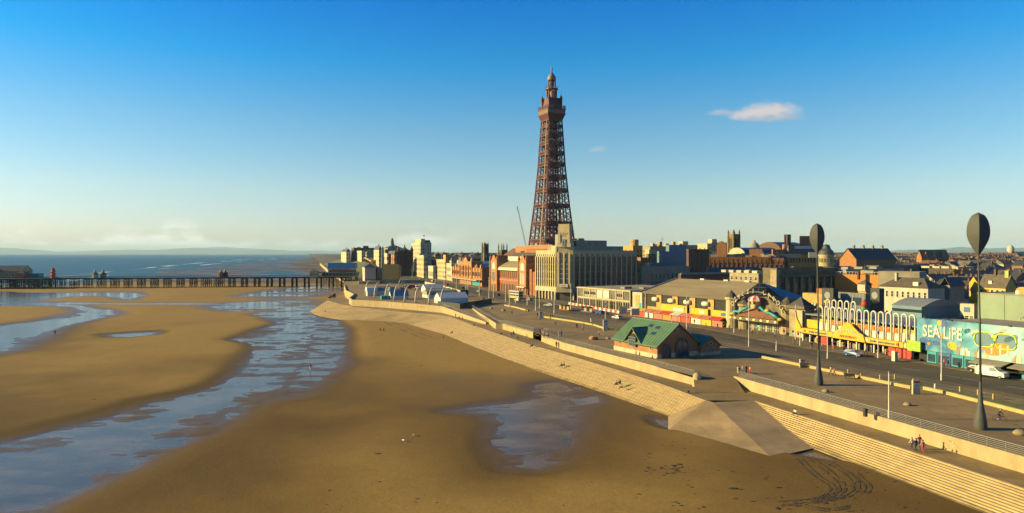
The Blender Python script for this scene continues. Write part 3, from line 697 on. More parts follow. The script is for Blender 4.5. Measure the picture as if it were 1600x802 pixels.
def arch_mesh(w, h, fm='frame_white', gm='glass', depth=0.14):
    key = ('arch', round(w, 2), round(h, 2), fm, gm)
    if key in _wm: return _wm[key]
    r = w / 2; z0 = h - r; n = 10
    def ring(rr, s): return [(-rr, s)] + [(rr * math.cos(math.pi - math.pi * i / n), z0 + rr * math.sin(math.pi * i / n)) for i in range(n + 1)] + [(rr, s)]
    mb = MB(); o, i_ = ring(r, 0), ring(r * 0.82, 0.0)
    mb.m = 1; mb.extr(ring(r * 0.86, 0.02), 'y', -0.04, 0.06); mb.m = 0
    # surround as an extruded strip
    for k in range(len(o) - 1):
        a, b, c, d = o[k], o[k + 1], i_[k + 1], i_[k]
        mb.extr([a, b, c, d], 'y', -depth, 0.05)
    mb.box(-0.06, 0.06, -0.10, 0.03, 0, h - r * 0.2)
    _wm[key] = mb.mesh('window', [MT[fm], MT[gm]]); return _wm[key]

OCC = []
class Bld:
    def __init__(s, name, label, cat, loc, th, w, d, h, wall='cream', z0=0.0, group=None, body=True, zt=0.0):
        s.w, s.d, s.h = w, d, h; s.zg = zt; OCC.append((loc[0], loc[1], R(th), w, d))
        s.root = thing(name, label, cat, (loc[0], loc[1], zt), R(th), group)
        if body: s.box('wall', 0, w, 0, d, z0 - 0.6, h, wall)
    def box(s, name, x0, x1, y0, y1, z0, z1, m, parent=None):
        return MB().box(x0, x1, y0, y1, z0, z1).build(name, MT[m], parent or s.root)
    def part(s, name, mb, m, smooth=False, parent=None):
        return mb.build(name, [MT[k] for k in m] if isinstance(m, (list, tuple)) else MT[m], parent or s.root, smooth)
    def put(s, me, name, face, u, z, off=0.0):
        w = s.w; d = s.d
        loc, rz = {'S': ((u, -off, z), 0.0), 'W': ((-off, u, z), -math.pi / 2), 'E': ((w + off, u, z), math.pi / 2), 'N': ((u, d + off, z), math.pi)}[face]
        return obj(name, me, s.root, loc, rz)
    def wins(s, face, us, zs, w, h, style='plain', fm='frame_white', gm='glass', off=0.0, skip=0.0):
        me = win_mesh(w, h, style, fm, gm)
        for z in zs:
            for u in us:
                if skip and rnd.random() < skip: continue
                s.put(me, 'window', face, u, z, off)
    def grid(s, face, n, rows, zlo, zhi, w, h, style='plain', fm='frame_white', gm='glass', u0=0.0, u1=None, off=0.0):
        L = s.w if face in 'SN' else s.d; u1 = L if u1 is None else u1
        us = [u0 + (u1 - u0) * (i + 0.5) / n for i in range(n)]
        zs = [zlo + (zhi - zlo) * i / max(1, rows) for i in range(rows)]
        s.wins(face, us, zs, w, h, style, fm, gm, off)
    def parapet(s, m, hh=0.8, t=0.35, name='parapet', cap=None):
        w, d, h = s.w, s.d, s.h; mb = MB(); e = 0.12
        mb.box(-e, w + e, -e, t, h, h + hh); mb.box(-e, w + e, d - t, d + e, h, h + hh); mb.box(-e, t, t, d - t, h, h + hh); mb.box(w - t, w + e, t, d - t, h, h + hh)
        return s.part(name, mb, m)
    def flat(s, m='felt', name='roof'):
        r = s.box(name, 0.2, s.w - 0.2, 0.2, s.d - 0.2, s.h + 0.002, s.h + 0.12, m)
        if s.w > 9 and s.d > 9:
            for k in range(min(9, 2 + int(s.w * s.d / 140))):
                a, b_, hh = rnd.uniform(1, 4.5), rnd.uniform(1, 4), rnd.uniform(.6, 2.6); x, y = rnd.uniform(1, s.w - 1 - a), rnd.uniform(1, s.d - 1 - b_)
                s.box('roof_plant', x, x + a, y, y + b_, s.h + .12, s.h + hh, rnd.choice(['felt_pale', 'cream_pale', 'ochre', 'concrete', 'grey_clad', 'white_wall', 'brick_orange']))
            x, y = rnd.uniform(2, s.w - 2), rnd.uniform(2, s.d - 2); s.part('aerial', MB().tube([(x, y, s.h), (x, y, s.h + 4)], .07, 4).bar((x - .6, y, s.h + 3.4), (x + .6, y, s.h + 3.4), .06), 'grey_clad')
        return r
    def gable(s, m, axis='x', rise=3.0, ov=0.35, x0=0.0, x1=None, y0=0.0, y1=None, z=None, t=0.18, gm=None, name='roof'):
        x1 = s.w if x1 is None else x1; y1 = s.d if y1 is None else y1; z = s.h if z is None else z
        if axis == 'x': a0, a1, b0, b1 = x0, x1, y0, y1
        else: a0, a1, b0, b1 = y0, y1, x0, x1
        mid = (b0 + b1) / 2; sl = rise / (mid - b0); dz = ov * sl; mb = MB()
        mb.extr([(b0 - ov, z - dz), (mid, z + rise), (b1 + ov, z - dz), (b1 + ov, z - dz + t), (mid, z + rise + t * 1.3), (b0 - ov, z - dz + t)], axis, a0 - ov, a1 + ov)
        r = s.part(name, mb, m)
        if gm: s.part('gable', MB().extr([(b0, z), (b1, z), (mid, z + rise - 0.02)], axis, a0 + 0.01, a1 - 0.01), gm)
        return r
    def hip(s, m, rise=3.0, ov=0.35, x0=0.0, x1=None, y0=0.0, y1=None, z=None, name='roof'):
        x1 = s.w if x1 is None else x1; y1 = s.d if y1 is None else y1; z = s.h if z is None else z
        X0, X1, Y0, Y1 = x0 - ov, x1 + ov, y0 - ov, y1 + ov; w, d = X1 - X0, Y1 - Y0; k = min(w, d) / 2
        if w >= d: r = [(X0 + k, (Y0 + Y1) / 2), (X1 - k, (Y0 + Y1) / 2)]
        else: r = [((X0 + X1) / 2, Y0 + k), ((X0 + X1) / 2, Y1 - k)]
        pts = [(X0, Y0, z), (X1, Y0, z), (X1, Y1, z), (X0, Y1, z), (*r[0], z + rise), (*r[1], z + rise)]
        fs = [(0, 3, 2, 1), (0, 1, 5, 4), (1, 2, 5), (2, 3, 4, 5), (3, 0, 4)] if w >= d else [(0, 3, 2, 1), (0, 1, 4), (1, 2, 5, 4), (2, 3, 5), (3, 0, 4, 5)]
        return s.part(name, MB().add(pts, fs), m)
    def chimney(s, x, y, z0, z1, m='brick_brown', w=1.0, d=0.7, pots=2, parent=None):
        mb = MB().box(x - w / 2, x + w / 2, y - d / 2, y + d / 2, z0, z1).box(x - w / 2 - .08, x + w / 2 + .08, y - d / 2 - .08, y + d / 2 + .08, z1 - 0.25, z1 - 0.05)
        for k in range(pots): mb.cyl(x - w / 2 + w * (k + 0.5) / pots, y, z1, z1 + 0.45, 0.13, 0.11, 7)
        return s.part('chimney', mb, m, parent=parent)
    def text(s, body, face, u, z, size, m, off=0.15, width=None, extr=0.03, parent=None):
        loc, rot = {'S': ((u, -off, z), (math.pi / 2, 0, 0)), 'W': ((-off, u, z), (math.pi / 2, 0, -math.pi / 2))}[face]
        return text_part('lettering', body, MT[m], parent or s.root, loc, rot, size, extr, width=width)

def solve(xl, xc, xr, yt, Yc, th, zg=0.0):
    """corner position and the lengths of the two visible sides of a block from where its corners stand in view"""
    Xc = XA(xc, Yc); s, c = math.sin(R(th)), math.cos(R(th))
    k = (xl - CX) / F; d = (Xc - k * Yc) / (s + k * c); k = (xr - CX) / F; w = (k * Yc - Xc) / (c - k * s)
    return (Xc, Yc), max(w, 2.0), max(d, 2.0), ZA(yt, Yc) - zg
def block(name, label, cat, xl, xc, xr, yt, Yc, th, wall, zg=0.0, group=None, **kw):
    p, w, d, h = solve(xl, xc, xr, yt, Yc, th, zg)
    return Bld(name, label, cat, p, th, w, d, h, wall, zt=zg, group=group, **kw)

# ---------------------------------------------------------------- the tower
mt('iron', (0.125, 0.020, 0.018), 0.55, 0.10, 0.3)
mt('iron_pale', (0.30, 0.22, 0.19), 0.55, 0.1, 0.3)
def tower():
    Y0 = 488.0; X0 = XA(862.0, Y0); th = 27.0; sc = Y0 / F
    root = thing('observation_tower', 'tall dark red iron lattice tower with domed crown above the seafront', 'tower', (X0, Y0, 0), R(th))
    # half width of the square plan against height; the plan is turned, so what shows is wider than one side
    vis = math.cos(R(th - 0)) + math.sin(R(th)) * 0.86
    prof = [(0, 40), (18, 35.5), (29, 33.5), (58, 25.6), (86, 19.6), (114, 15.6), (118, 15.0), (123, 15.0)]
    def hw(z):
        for (a, p), (b, q) in zip(prof, prof[1:]):
            if z <= b: return (p + (q - p) * (z - a) / (b - a)) * sc / vis
        return prof[-1][1] * sc / vis
    zmax = 122.0
    lev = [6, 20, 31.5, 44, 56.5, 67.5, 77, 86, 94, 101, 107.5, 113.5, 118.5]
    def lw(z): return hw(z) * 0.60          # width of one corner leg
    zs = []; z = 2.0
    while z < zmax: zs.append(z); z += max(1.9, lw(z) * 0.66)
    zs.append(zmax)
    for sx in (-1, 1):
        for sy in (-1, 1):
            mb = MB()
            def cr(z, i, j):
                o = hw(z); l = lw(z); return Vector((sx * (o - l * i), sy * (o - l * j), z))
            for i in (0, 1):
                for j in (0, 1):
                    for a, b in zip(zs, zs[1:]):
                        mb.bar(cr(a, i, j), cr(b, i, j), (0.34 + 0.06 * lw(a)) * (1.45 if (i == 0 and j == 0) else 1.15))
            for k, (a, b) in enumerate(zip(zs, zs[1:])):
                for (p, q) in (((0, 0), (1, 0)), ((0, 0), (0, 1)), ((1, 1), (1, 0)), ((1, 1), (0, 1))):
                    bw = 0.11 + 0.026 * lw(a); mb.bar(cr(a, *p), cr(b, *q), bw); mb.bar(cr(a, *q), cr(b, *p), bw)
                    if k % 2 == 0: mb.bar(cr(a, *p), cr(a, *q), bw)
            mb.build('leg', MT['iron'], root)
    for z in lev:
        mb = MB(); o = hw(z); th_ = 2.3 if z < 110 else 1.6; ins = lw(z)
        for k in (0, 1):
            oo = o - ins * k
            for sx, sy, ex, ey in ((-1, -1, 1, -1), (1, -1, 1, 1), (1, 1, -1, 1), (-1, 1, -1, -1)):
                mb.bar((sx * oo, sy * oo, z), (ex * oo, ey * oo, z), 0.6, 0.5); mb.bar((sx * oo, sy * oo, z + th_), (ex * oo, ey * oo, z + th_), 0.6, 0.5)
                n = max(3, int(2 * oo / 1.6))
                for t in range(n):
                    a = Vector((sx, sy, 0)).lerp(Vector((ex, ey, 0)), t / n) * oo; b = Vector((sx, sy, 0)).lerp(Vector((ex, ey, 0)), (t + 1) / n) * oo
                    mb.bar((a.x, a.y, z), (b.x, b.y, z + th_), 0.35); mb.bar((a.x, a.y, z + th_), (b.x, b.y, z), 0.35)
        mb.build('ring_girder', MT['iron'], root)
    # lift shaft up the middle
    mb = MB(); c = 2.2
    for sx in (-1, 1):
        for sy in (-1, 1): mb.bar((sx * c, sy * c, 2), (sx * c, sy * c, zmax), 0.55)
    z = 2
    while z < zmax - 3:
        for sx, sy, ex, ey in ((-1, -1, 1, -1), (1, -1, 1, 1), (1, 1, -1, 1), (-1, 1, -1, -1)):
            mb.bar((sx * c, sy * c, z), (ex * c, ey * c, z + 3), 0.3); mb.bar((sx * c, sy * c, z), (ex * c, ey * c, z), 0.35)
        z += 3
    mb.build('lift_shaft', MT['iron'], root)
    # flared corbels, the pale glazed deck and its roof
    o = hw(118); P = 20.2 * sc / vis
    def sq(r, z): return [(-r, -r, z), (r, -r, z), (r, r, z), (-r, r, z)]
    def frust(r0, z0, r1, z1): return MB().add(sq(r0, z0) + sq(r1, z1), [(0, 3, 2, 1), (4, 5, 6, 7), (0, 1, 5, 4), (1, 2, 6, 5), (2, 3, 7, 6), (3, 0, 4, 7)])
    frust(o * 1.02, 118.2, P * 0.97, 122.3).build('corbel', MT['iron'], root)
    dk = frust(P, 122.3, P, 123.2).build('deck', MT['iron'], root)
    gl = frust(P * 0.985, 123.2, P * 0.985, 125.6).build('glazed_gallery', MT['iron_pale'], root)
    n = 13
    me = MB().box(-0.14, 0.14, -0.06, 0.06, 0, 2.4).mesh('mullion', MT['iron'])
    for k in range(n):
        t = -P + 2 * P * (k + 0.5) / n
        for (x, y, rz) in ((t, -P * 0.985 - 0.05, 0), (-P * 0.985 - 0.05, t, math.pi / 2)): obj('mullion', me, gl, (x, y, 123.2), rz)
    frust(P * 1.03, 125.6, P * 1.03, 126.3).build('cornice', MT['iron'], root)
    mb = MB()
    for k in range(15):
        t = -P + 2 * P * k / 14
        for (x, y) in ((t, -P), (t, P), (-P, t), (P, t)): mb.bar((x, y, 126.3), (x, y, 128.6), 0.22)
    for z in (127.3, 128.6):
        for sx, sy, ex, ey in ((-1, -1, 1, -1), (1, -1, 1, 1), (1, 1, -1, 1), (-1, 1, -1, -1)): mb.bar((sx * P, sy * P, z), (ex * P, ey * P, z), 0.25)
    mb.build('balustrade', MT['iron'], root)
    c1 = 14.2 * sc / vis
    frust(P * 0.76, 126.3, P * 0.64, 131.0).build('upper_storey', MT['iron'], root)
    frust(c1 * 0.92, 131.0, c1 * 0.80, 134.5).build('crown_stage', MT['iron'], root)
    for sx in (-1, 1):
        for sy in (-1, 1):
            q = P * 0.68
            t = MB().lathe([(0.85, 128), (0.95, 131), (0.95, 133.6), (1.2, 134.0), (0.95, 135.0), (0.4, 136.0), (0.15, 136.6), (0.05, 139.4)], sx * q, sy * q, 8)
            t.build('corner_turret', MT['iron'], root, True)
    mb = MB(); c2 = c1 * 0.66
    for k in range(8):
        a = 2 * math.pi * (k + 0.5) / 8; mb.bar((c2 * math.cos(a), c2 * math.sin(a), 134), (c2 * math.cos(a), c2 * math.sin(a), 141.2), 0.75)
    mb.cyl(0, 0, 134.4, 140.6, c2 * 0.45, None, 8)
    mb.build('colonnade', MT['iron'], root)
    MB().lathe([(c2 * 1.05, 140.2), (c2 * 1.36, 140.8), (c2 * 1.36, 141.4), (c2 * 1.0, 141.5)], n=12).build('upper_balcony', MT['iron'], root)
    mb = MB()
    for k in range(10):
        a = 2 * math.pi * k / 10; mb.bar((c2 * 1.36 * math.cos(a), c2 * 1.36 * math.sin(a), 141.4), (c2 * 1.36 * math.cos(a), c2 * 1.36 * math.sin(a), 142.9), 0.2)
    mb.tube([(c2 * 1.36 * math.cos(2 * math.pi * k / 10), c2 * 1.36 * math.sin(2 * math.pi * k / 10), 142.8) for k in range(10)], 0.12, 4, True)
    mb.build('balustrade', MT['iron'], root)
    mb = MB(); c3 = c2 * 0.80
    for k in range(8):
        a = 2 * math.pi * k / 8; mb.bar((c3 * math.cos(a), c3 * math.sin(a), 142), (c3 * math.cos(a), c3 * math.sin(a), 147.5), 0.5)
    mb.cyl(0, 0, 142, 147.4, c3 * 0.35, None, 8).build('lantern', MT['iron'], root)
    MB().lathe([(c3 * 1.05, 147.4), (c3 * 1.2, 147.9), (c3 * 1.16, 149.2), (c3 * 0.92, 150.8), (c3 * 0.55, 152.2), (c3 * 0.25, 153.0), (0.4, 153.8), (0.38, 154.4), (0.72, 155.0), (0.8, 155.6), (0.5, 156.3), (0.28, 157.0), (0.2, 158.6), (0.08, 158.8)], n=12).build('dome', MT['iron_pale'], root, True)
    MB().tube([(0, 0, 158.5), (0, 0, 163)], [0.12, 0.05], 5).build('flagpole', MT['iron'], root)
tower()

# ---------------------------------------------------------------- lifeboat station
def lifeboat():
    p = W(1027, 561, 0); th = 27.0; L, Wd, h, rise = 16.6, 12.0, 3.0, 4.5
    b = Bld('lifeboat_station', 'orange brick lifeboat station with green roof and glazed gable on the promenade', 'building', (p.x, p.y), th, Wd, L, h, 'brick_orange', body=False)
    b.box('plinth', -0.12, Wd + 0.12, -0.12, L + 0.12, -0.2, 1.05, 'cream_pale')
    b.box('wall', 0, Wd, 0, L, 1.05, h, 'brick_orange')
    b.part('gable', MB().extr([(0, h), (Wd, h), (Wd / 2, h + rise - 0.1)], 'y', 0.0, 0.4), 'brick_orange')
    b.part('gable', MB().extr([(0, h), (Wd, h), (Wd / 2, h + rise - 0.1)], 'y', L - 0.4, L), 'brick_orange')
    rf = b.gable('green_roof', 'y', rise, 0.55, t=0.22)
    me = MB().box(-0.45, 0.45, -0.8, 0.8, -0.04, 0.05).mesh('skylight', MT['glass_blue']); a = math.atan2(rise, Wd / 2)
    for u, f in ((5.0, 0.70), (7.8, 0.74), (4.6, 0.42)):
        o = obj('skylight', me, rf, (Wd / 2 * f, u, h + rise * f + 0.30)); o.rotation_euler = (0, -a, 0)
    seam = MB().extr([(-0.5, h - 0.5 * rise / (Wd / 2) + 0.22), (Wd / 2, h + rise + 0.28), (Wd / 2, h + rise + 0.36), (-0.5, h - 0.5 * rise / (Wd / 2) + 0.30)], 'y', -0.04, 0.04).mesh('roof_seam', MT['green_roof'])
    for i in range(17): obj('roof_seam', seam, rf, (0, 0.2 + i * 1.02, 0))
    b.part('ridge_cap', MB().box(Wd / 2 - 0.2, Wd / 2 + 0.2, -0.5, L + 0.5, h + rise + 0.2, h + rise + 0.36), 'green_roof'); b.part('gutter', MB().box(-0.68, -0.52, -0.5, L + 0.5, h - 0.5, h - 0.34), 'frame_dark')
    # glazed cross gable on the sea side
    g0, g1, gr = 5.4, 11.8, 3.3; gm = (g0 + g1) / 2
    cg = MB(); dep = Wd / 2 * (gr / rise)
    cg.add([(-0.25, g0, h), (-0.25, g1, h), (-0.25, gm, h + gr), (dep + 0.3, gm, h + gr - 0.02)], [(0, 1, 2), (0, 2, 3), (2, 1, 3)])
    b.part('cross_gable', MB().add([(-0.02, g0, h), (-0.02, g1, h), (-0.02, gm, h + gr), (0.3, g0, h), (0.3, g1, h), (0.3, gm, h + gr)], [(0, 1, 2), (3, 5, 4), (0, 2, 5, 3), (1, 4, 5, 2), (0, 3, 4, 1)]), 'brick_orange')
    crf = MB()
    for s0, s1 in ((g0 - 0.5, gm), (g1 + 0.5, gm)):
        z0 = h - 0.5 * gr / ((g1 - g0) / 2); top = (-0.7, s1, h + gr + 0.12)
        crf.add([(-0.7, s0, z0 + 0.12), (-0.7, s1, h + gr + 0.12), (dep, s1, h + gr + 0.12), (0.12, s0, z0 + 0.14), (-0.7, s0, z0 - 0.1), (-0.7, s1, h + gr - 0.1)], [(0, 1, 2, 3), (0, 4, 5, 1), (4, 3, 2, 5)])
    b.part('cross_roof', crf, 'green_roof')
    w = MB(); w.m = 1; w.box(-0.55, 0.0, gm - 1.15, gm + 1.15, 2.0, 4.1); w.add([(-0.55, gm - 1.15, 4.1), (-0.55, gm + 1.15, 4.1), (-0.55, gm, 4.9), (0, gm - 1.15, 4.1), (0, gm + 1.15, 4.1), (0, gm, 4.9)], [(0, 1, 2), (0, 2, 5, 3), (1, 4, 5, 2)])
    w.m = 0
    for t in (-1.15, -0.38, 0.38, 1.15): w.box(-0.62, -0.52, gm + t - 0.06, gm + t + 0.06, 1.9, 4.2)
    for z in (1.95, 2.65, 3.35, 4.05): w.box(-0.61, -0.53, gm - 1.2, gm + 1.2, z - 0.05, z + 0.05)
    b.part('oriel_window', w, ['grey_clad', 'glass_blue'])
    def porthole(face, u, z, rx, rz):
        o = MB(); n = 14; o.m = 0
        ring = lambda s_, y: [(rx * s_ * math.cos(2 * math.pi * i / n), y, rz * s_ * math.sin(2 * math.pi * i / n)) for i in range(n)]
        o.add(ring(1, -0.12) + ring(1, 0.03), [tuple(range(n))] + [(i, (i + 1) % n, n + (i + 1) % n, n + i) for i in range(n)]); o.m = 1
        o.add(ring(0.6, -0.15) + ring(0.6, 0.0), [tuple(range(n))] + [(i, (i + 1) % n, n + (i + 1) % n, n + i) for i in range(n)])
        b.put(o.mesh('window', [MT['cream_pale'], MT['glass']]), 'window', face, u, z)
    porthole('W', 2.2, 2.1, 0.38, 0.55); porthole('W', 14.4, 2.1, 0.38, 0.55); porthole('S', Wd / 2, 6.1, 0.35, 0.5)
    # boat doors on the south gable, under arched stone heads
    for u, w_, h_, m in ((2.5, 2.6, 3.2, 'glass_blue'), (7.2, 4.0, 4.4, 'glass_blue')):
        o = arch_mesh(w_, h_, 'stone_dark', m, 0.22); b.put(o, 'door', 'S', u, 0.05, 0.13)
    # small annexe with its own gable
    ax, aw, al, ah, ar = Wd + 0.1, 5.8, 6.4, 2.2, 2.1
    b.box('annexe_plinth', ax - .05, ax + aw + .1, -1.1, al - 1.1, -0.2, 0.75, 'cream_pale'); b.box('annexe_wall', ax, ax + aw, -1.0, al - 1.15, 0.75, ah, 'brick_orange')
    b.part('annexe_gable', MB().extr([(ax, ah), (ax + aw, ah), (ax + aw / 2, ah + ar)], 'y', -1.0, -0.7), 'brick_orange')
    b.gable('green_roof', 'y', ar, 0.4, ax, ax + aw, -1.0, al - 1.2, ah, name='annexe_roof')
    o = arch_mesh(1.0, 1.9, 'cream_pale', 'stone_dark', 0.12)
    for t in (-0.75, 0.75): obj('door', o, b.root, (ax + aw / 2 + t, -1.05, 0.0))
    porthole('S', ax + aw / 2, 2.75, 0.5, 0.5); b.root.children[-1].location.y = -1.0
lifeboat()

# ---------------------------------------------------------------- railings
def railing(label, pts, seg=2.4, hh=1.1, z=None):
    root = thing('railing', label, 'railing', (0, 0, 0))
    P3 = [Vector(p) for p in pts]; post = MB(); L = 0
    pm = MB().box(-0.035, 0.035, -0.035, 0.035, 0, hh + 0.03).mesh('post', MT['steel'])
    for a, b in zip(P3, P3[1:]):
        n = max(1, round((b - a).length / seg))
        for i in range(n): obj('post', pm, root, a.lerp(b, i / n))
    obj('post', pm, root, P3[-1])
    for k in range(5):
        zz = hh * (0.16 + 0.21 * k)
        MB().tube([p + Vector((0, 0, zz)) for p in P3], 0.028 if k < 4 else 0.04, 5).build('rail', MT['steel'], root)
    return root
ztop = 0.15
railing('steel railing on the sea wall beside the slipway and seed-head posts', [(69.5, 52.2, ztop), (63.3, 70.9, ztop), (60.3, 80.1, ztop), (43.8, 131.6, ztop)])
railing('steel railing on the sea wall in front of the lifeboat station', [(35.8, 133.9, -0.1), (29.8, 146.6, ztop), (14.0, 182.5, ztop), (8.9, 200.0, ztop)])
railing('steel railing between the promenade stairs and the side ramp', [(6.7, 207.5, ztop), (-1.2, 229, ztop), (-4.8, 233, ztop), (-17.6, 300, ztop + .1)])
railing('steel railing on the outer edge of the side ramp', [(-9.2, 248, -0.8), (-30.1, 296.7, 1.05)])
railing('steel guard rail round the promenade stairs', [(8.6, 200.5, 0.02), (11.5, 203.5, 0.02), (9.6, 209.5, 0.02), (6.8, 207.6, 0.02)], 1.6)
# rounded end stone of the sea wall
e = MB().lathe([(0.9, -2.2), (0.9, -0.6), (0.78, 0.3), (0.45, 0.75), (0.02, 0.9)], 0, 0, 14).build('wall_end_stone', MT['seawall']); e.location = (35.9, 132.5, 0); tag(e, 'rounded pale stone ending the sea wall at the slipway gap', 'stone')

# ---------------------------------------------------------------- seed-head sculptures
mt('gunmetal', (0.095, 0.10, 0.098), 0.6, 0.05, 1.0, spec=0.2)
def seedhead(label, base, hgt, hh, hw, br, rz):
    root = thing('seed_head_post', label, 'sculpture', base, rz, 'dark seed-head posts')
    MB().lathe([(br * 0.92, 0.0), (br, 0.35), (br * 0.98, 0.9), (br * 0.78, 1.9), (br * 0.45, 3.4), (br * 0.26, 5.0), (br * 0.2, 6.5)], n=18).build('base', MT['gunmetal'], root, True)
    MB().tube([(0, 0, 6.4), (-0.06, 0, hgt * 0.45), (-0.25, 0, hgt - hh * 0.92)], [br * 0.2, br * 0.16, br * 0.12], 8).build('stem', MT['gunmetal'], root, True)
    # two curved half shells meeting at a spine
    n = 16; prof = []
    for i in range(n + 1):
        t = i / n; prof.append((hw * (math.sqrt(max(0, 1 - ((t - 0.56) / 0.44) ** 2)) if t > 0.56 else math.cos((0.56 - t) / 0.56 * math.pi / 2) ** 1.15) + 0.015, hgt - hh + hh * t))
    for sgn in (-1, 1):
        mb = MB(); v = []; m = 6
        for r, z in prof:
            for k in range(m + 1):
                f = k / m; v.append((sgn * r * f - 0.25, -0.30 * hw * (1 - (2 * f - 1) ** 2) * 0.0 - (1 - f) * r * 0.55, z))
        for r, z in prof:
            for k in range(m + 1):
                f = k / m; v.append((sgn * r * f - 0.25, (1 - f) * r * 0.25, z))
        q = (n + 1) * (m + 1)
        f_ = []
        for o in (0, q):
            for i in range(n):
                for k in range(m): a = o + i * (m + 1) + k; f_.append((a, a + 1, a + m + 2, a + m + 1))
        for i in range(n): a = i * (m + 1) + m; f_.append((a, a + q, a + q + m + 1, a + m + 1))
        mb.add(v, f_).build('seed_shell', MT['gunmetal'], root)
b1 = W(1532, 671, 0); seedhead('large dark seed-head sculpture on a tall stem at the edge of the picture', b1, ZA(332, b1.y), 70 * b1.y / F, 15.5 * b1.y / F, 0.82, -0.45)
b2 = W(1279, 602, 0); seedhead('dark seed-head sculpture in front of the yellow amusements arcade', b2, ZA(349, b2.y), 50 * b2.y / F, 10.8 * b2.y / F, 0.82, -0.32)
yb = 640.0; seedhead('distant dark seed-head sculpture above the north shore hotels', (XA(613.5, yb), yb, 0), ZA(372, yb), 17 * yb / F, 2.3 * yb / F, 1.0, 0.25)

# ---------------------------------------------------------------- lighting columns
def lamp(label, px, pyb, pyt, head=None, r=0.13, group='white lighting columns'):
    b = W(px, pyb, 0); h = ZA(pyt, b.y)
    root = thing('lighting_column', label, 'lamp post', b, 0.0, group)
    MB().lathe([(r * 1.5, 0), (r * 1.5, 1.2), (r, 1.4), (r * 0.8, h)], n=8).build('column', MT['pole_white'], root, True)
    if head == 'arm':
        MB().tube([(0, 0, h - 0.4), (0.5, 0.1, h), (1.3, 0.3, h + 0.1)], 0.06, 6).build('arm', MT['pole_white'], root); MB().box(1.1, 1.9, 0.2, 0.45, h, h + 0.16).build('lamp_head', MT['grey_clad'], root)
    elif head == 'double':
        MB().tube([(-1.3, -0.3, h + 0.1), (0, 0, h - 0.2), (1.3, 0.3, h + 0.1)], 0.06, 6).build('arm', MT['pole_white'], root)
        for s in (-1, 1): MB().box(s * 1.5 - 0.35, s * 1.5 + 0.35, s * 0.33 - 0.12, s * 0.33 + 0.12, h + 0.05, h + 0.2).build('lamp_head', MT['grey_clad'], root)
    elif head == 'band':
        MB().box(-0.22, 0.22, -0.22, 0.22, h - 2.0, h - 1.4).build('camera_box', MT['grey_clad'], root)
    else:
        MB().lathe([(r * 0.8, h), (r * 1.3, h + 0.05), (r * 1.3, h + 0.2), (0.01, h + 0.25)], n=8).build('cap', MT['grey_clad'], root, True)
    return root
LAMPS = [ # x, base y, top y, head, label
    (1293, 561, 468, 'arm', 'white lighting column beside the seed-head post and arcade'), (1243, 531, 476, None, 'white lighting column at the kerb by the arcade corner'),
    (1372, 560, 508, 'band', 'white column at the kerb under the last arcade letters'), (1471, 595, 500, 'arm', 'white lighting column in front of the sea-life billboard lettering'),
    (1389, 655, 583, None, 'slim white pole rising behind the sea wall railing'), (1556, 577, 510, 'arm', 'white column in front of the billboard clownfish'),
    (1170, 542, 468, 'arm', 'white lighting column before the pirate arch entrance'), (1147, 521, 470, None, 'white lighting column left of the pirate arch doors'), (1073, 514, 461, 'band', 'white column at the yellow fascia beside the lifeboat roof'),
    (1049.5, 530, 497, None, 'short white pole seen against the green lifeboat roof'), (1007, 503, 455, 'band', 'white column at the corner of the low glazed pavilion'), (946, 499, 468, 'band', 'white column in front of the red and white barriers'),
    (892, 484, 443, 'arm', 'white lighting column at the foot of the cream tower'), (866, 490, 462, None, 'white pole on the tramway before the cream department store'), (843, 482, 457, None, 'white pole left of the cream store arcade'),
    (837, 486, 456, None, 'white pole nearest the left end of the cream store'), (824, 477, 452, None, 'white pole near the parked bus'), (806, 474, 444, None, 'white pole beside the bus'), (796, 480, 456, None, 'white pole near the low yellow wall corner'),
    (790, 472, 436, 'arm', 'white lighting column before the red brick arches'), (771, 468, 436, None, 'white pole by the road left of the red arches'), (764, 466, 433, 'arm', 'white lighting column near the red brick corner pavilion'),
    (749, 463, 425, 'arm', 'white column in front of the orange terracotta block'), (731, 459, 420, 'arm', 'tall white column right of the arena arches'), (728, 461, 437, None, 'short white pole right of the arena arches'), (713, 456, 436, None, 'white pole before the turquoise shopfront'),
    (694, 446, 428, None, 'white pole by the stalls under the cream block'), (680, 443, 427, None, 'slim white pole by the stalls'), (666, 440, 424, None, 'slim white pole behind the arena'), (655, 437, 418, None, 'white pole below the tall cream hotel'),
    (644, 434, 415, None, 'white pole below the dark brick hotel'), (634, 432, 413, None, 'white pole before the dark brick hotel'), (628, 430, 412, None, 'white pole nearest the olive block'), (1461, 612, 603, None, 'tiny white post on the grass verge'),
    (1213, 549, 533, None, 'short sign post by the crossing'), (1250, 541, 520, None, 'slim post at the arcade kerb'), (1457, 527, 455, 'band', 'slim column behind the billboard with a lamp'), (1593, 560, 497, 'arm', 'white column at the billboard seahorse')]
for px, yb_, yt_, hd, lab in LAMPS:
    if 'behind the billboard' in lab: continue
    lamp(lab, px, yb_, yt_, hd, 0.11 if px > 900 else 0.16)

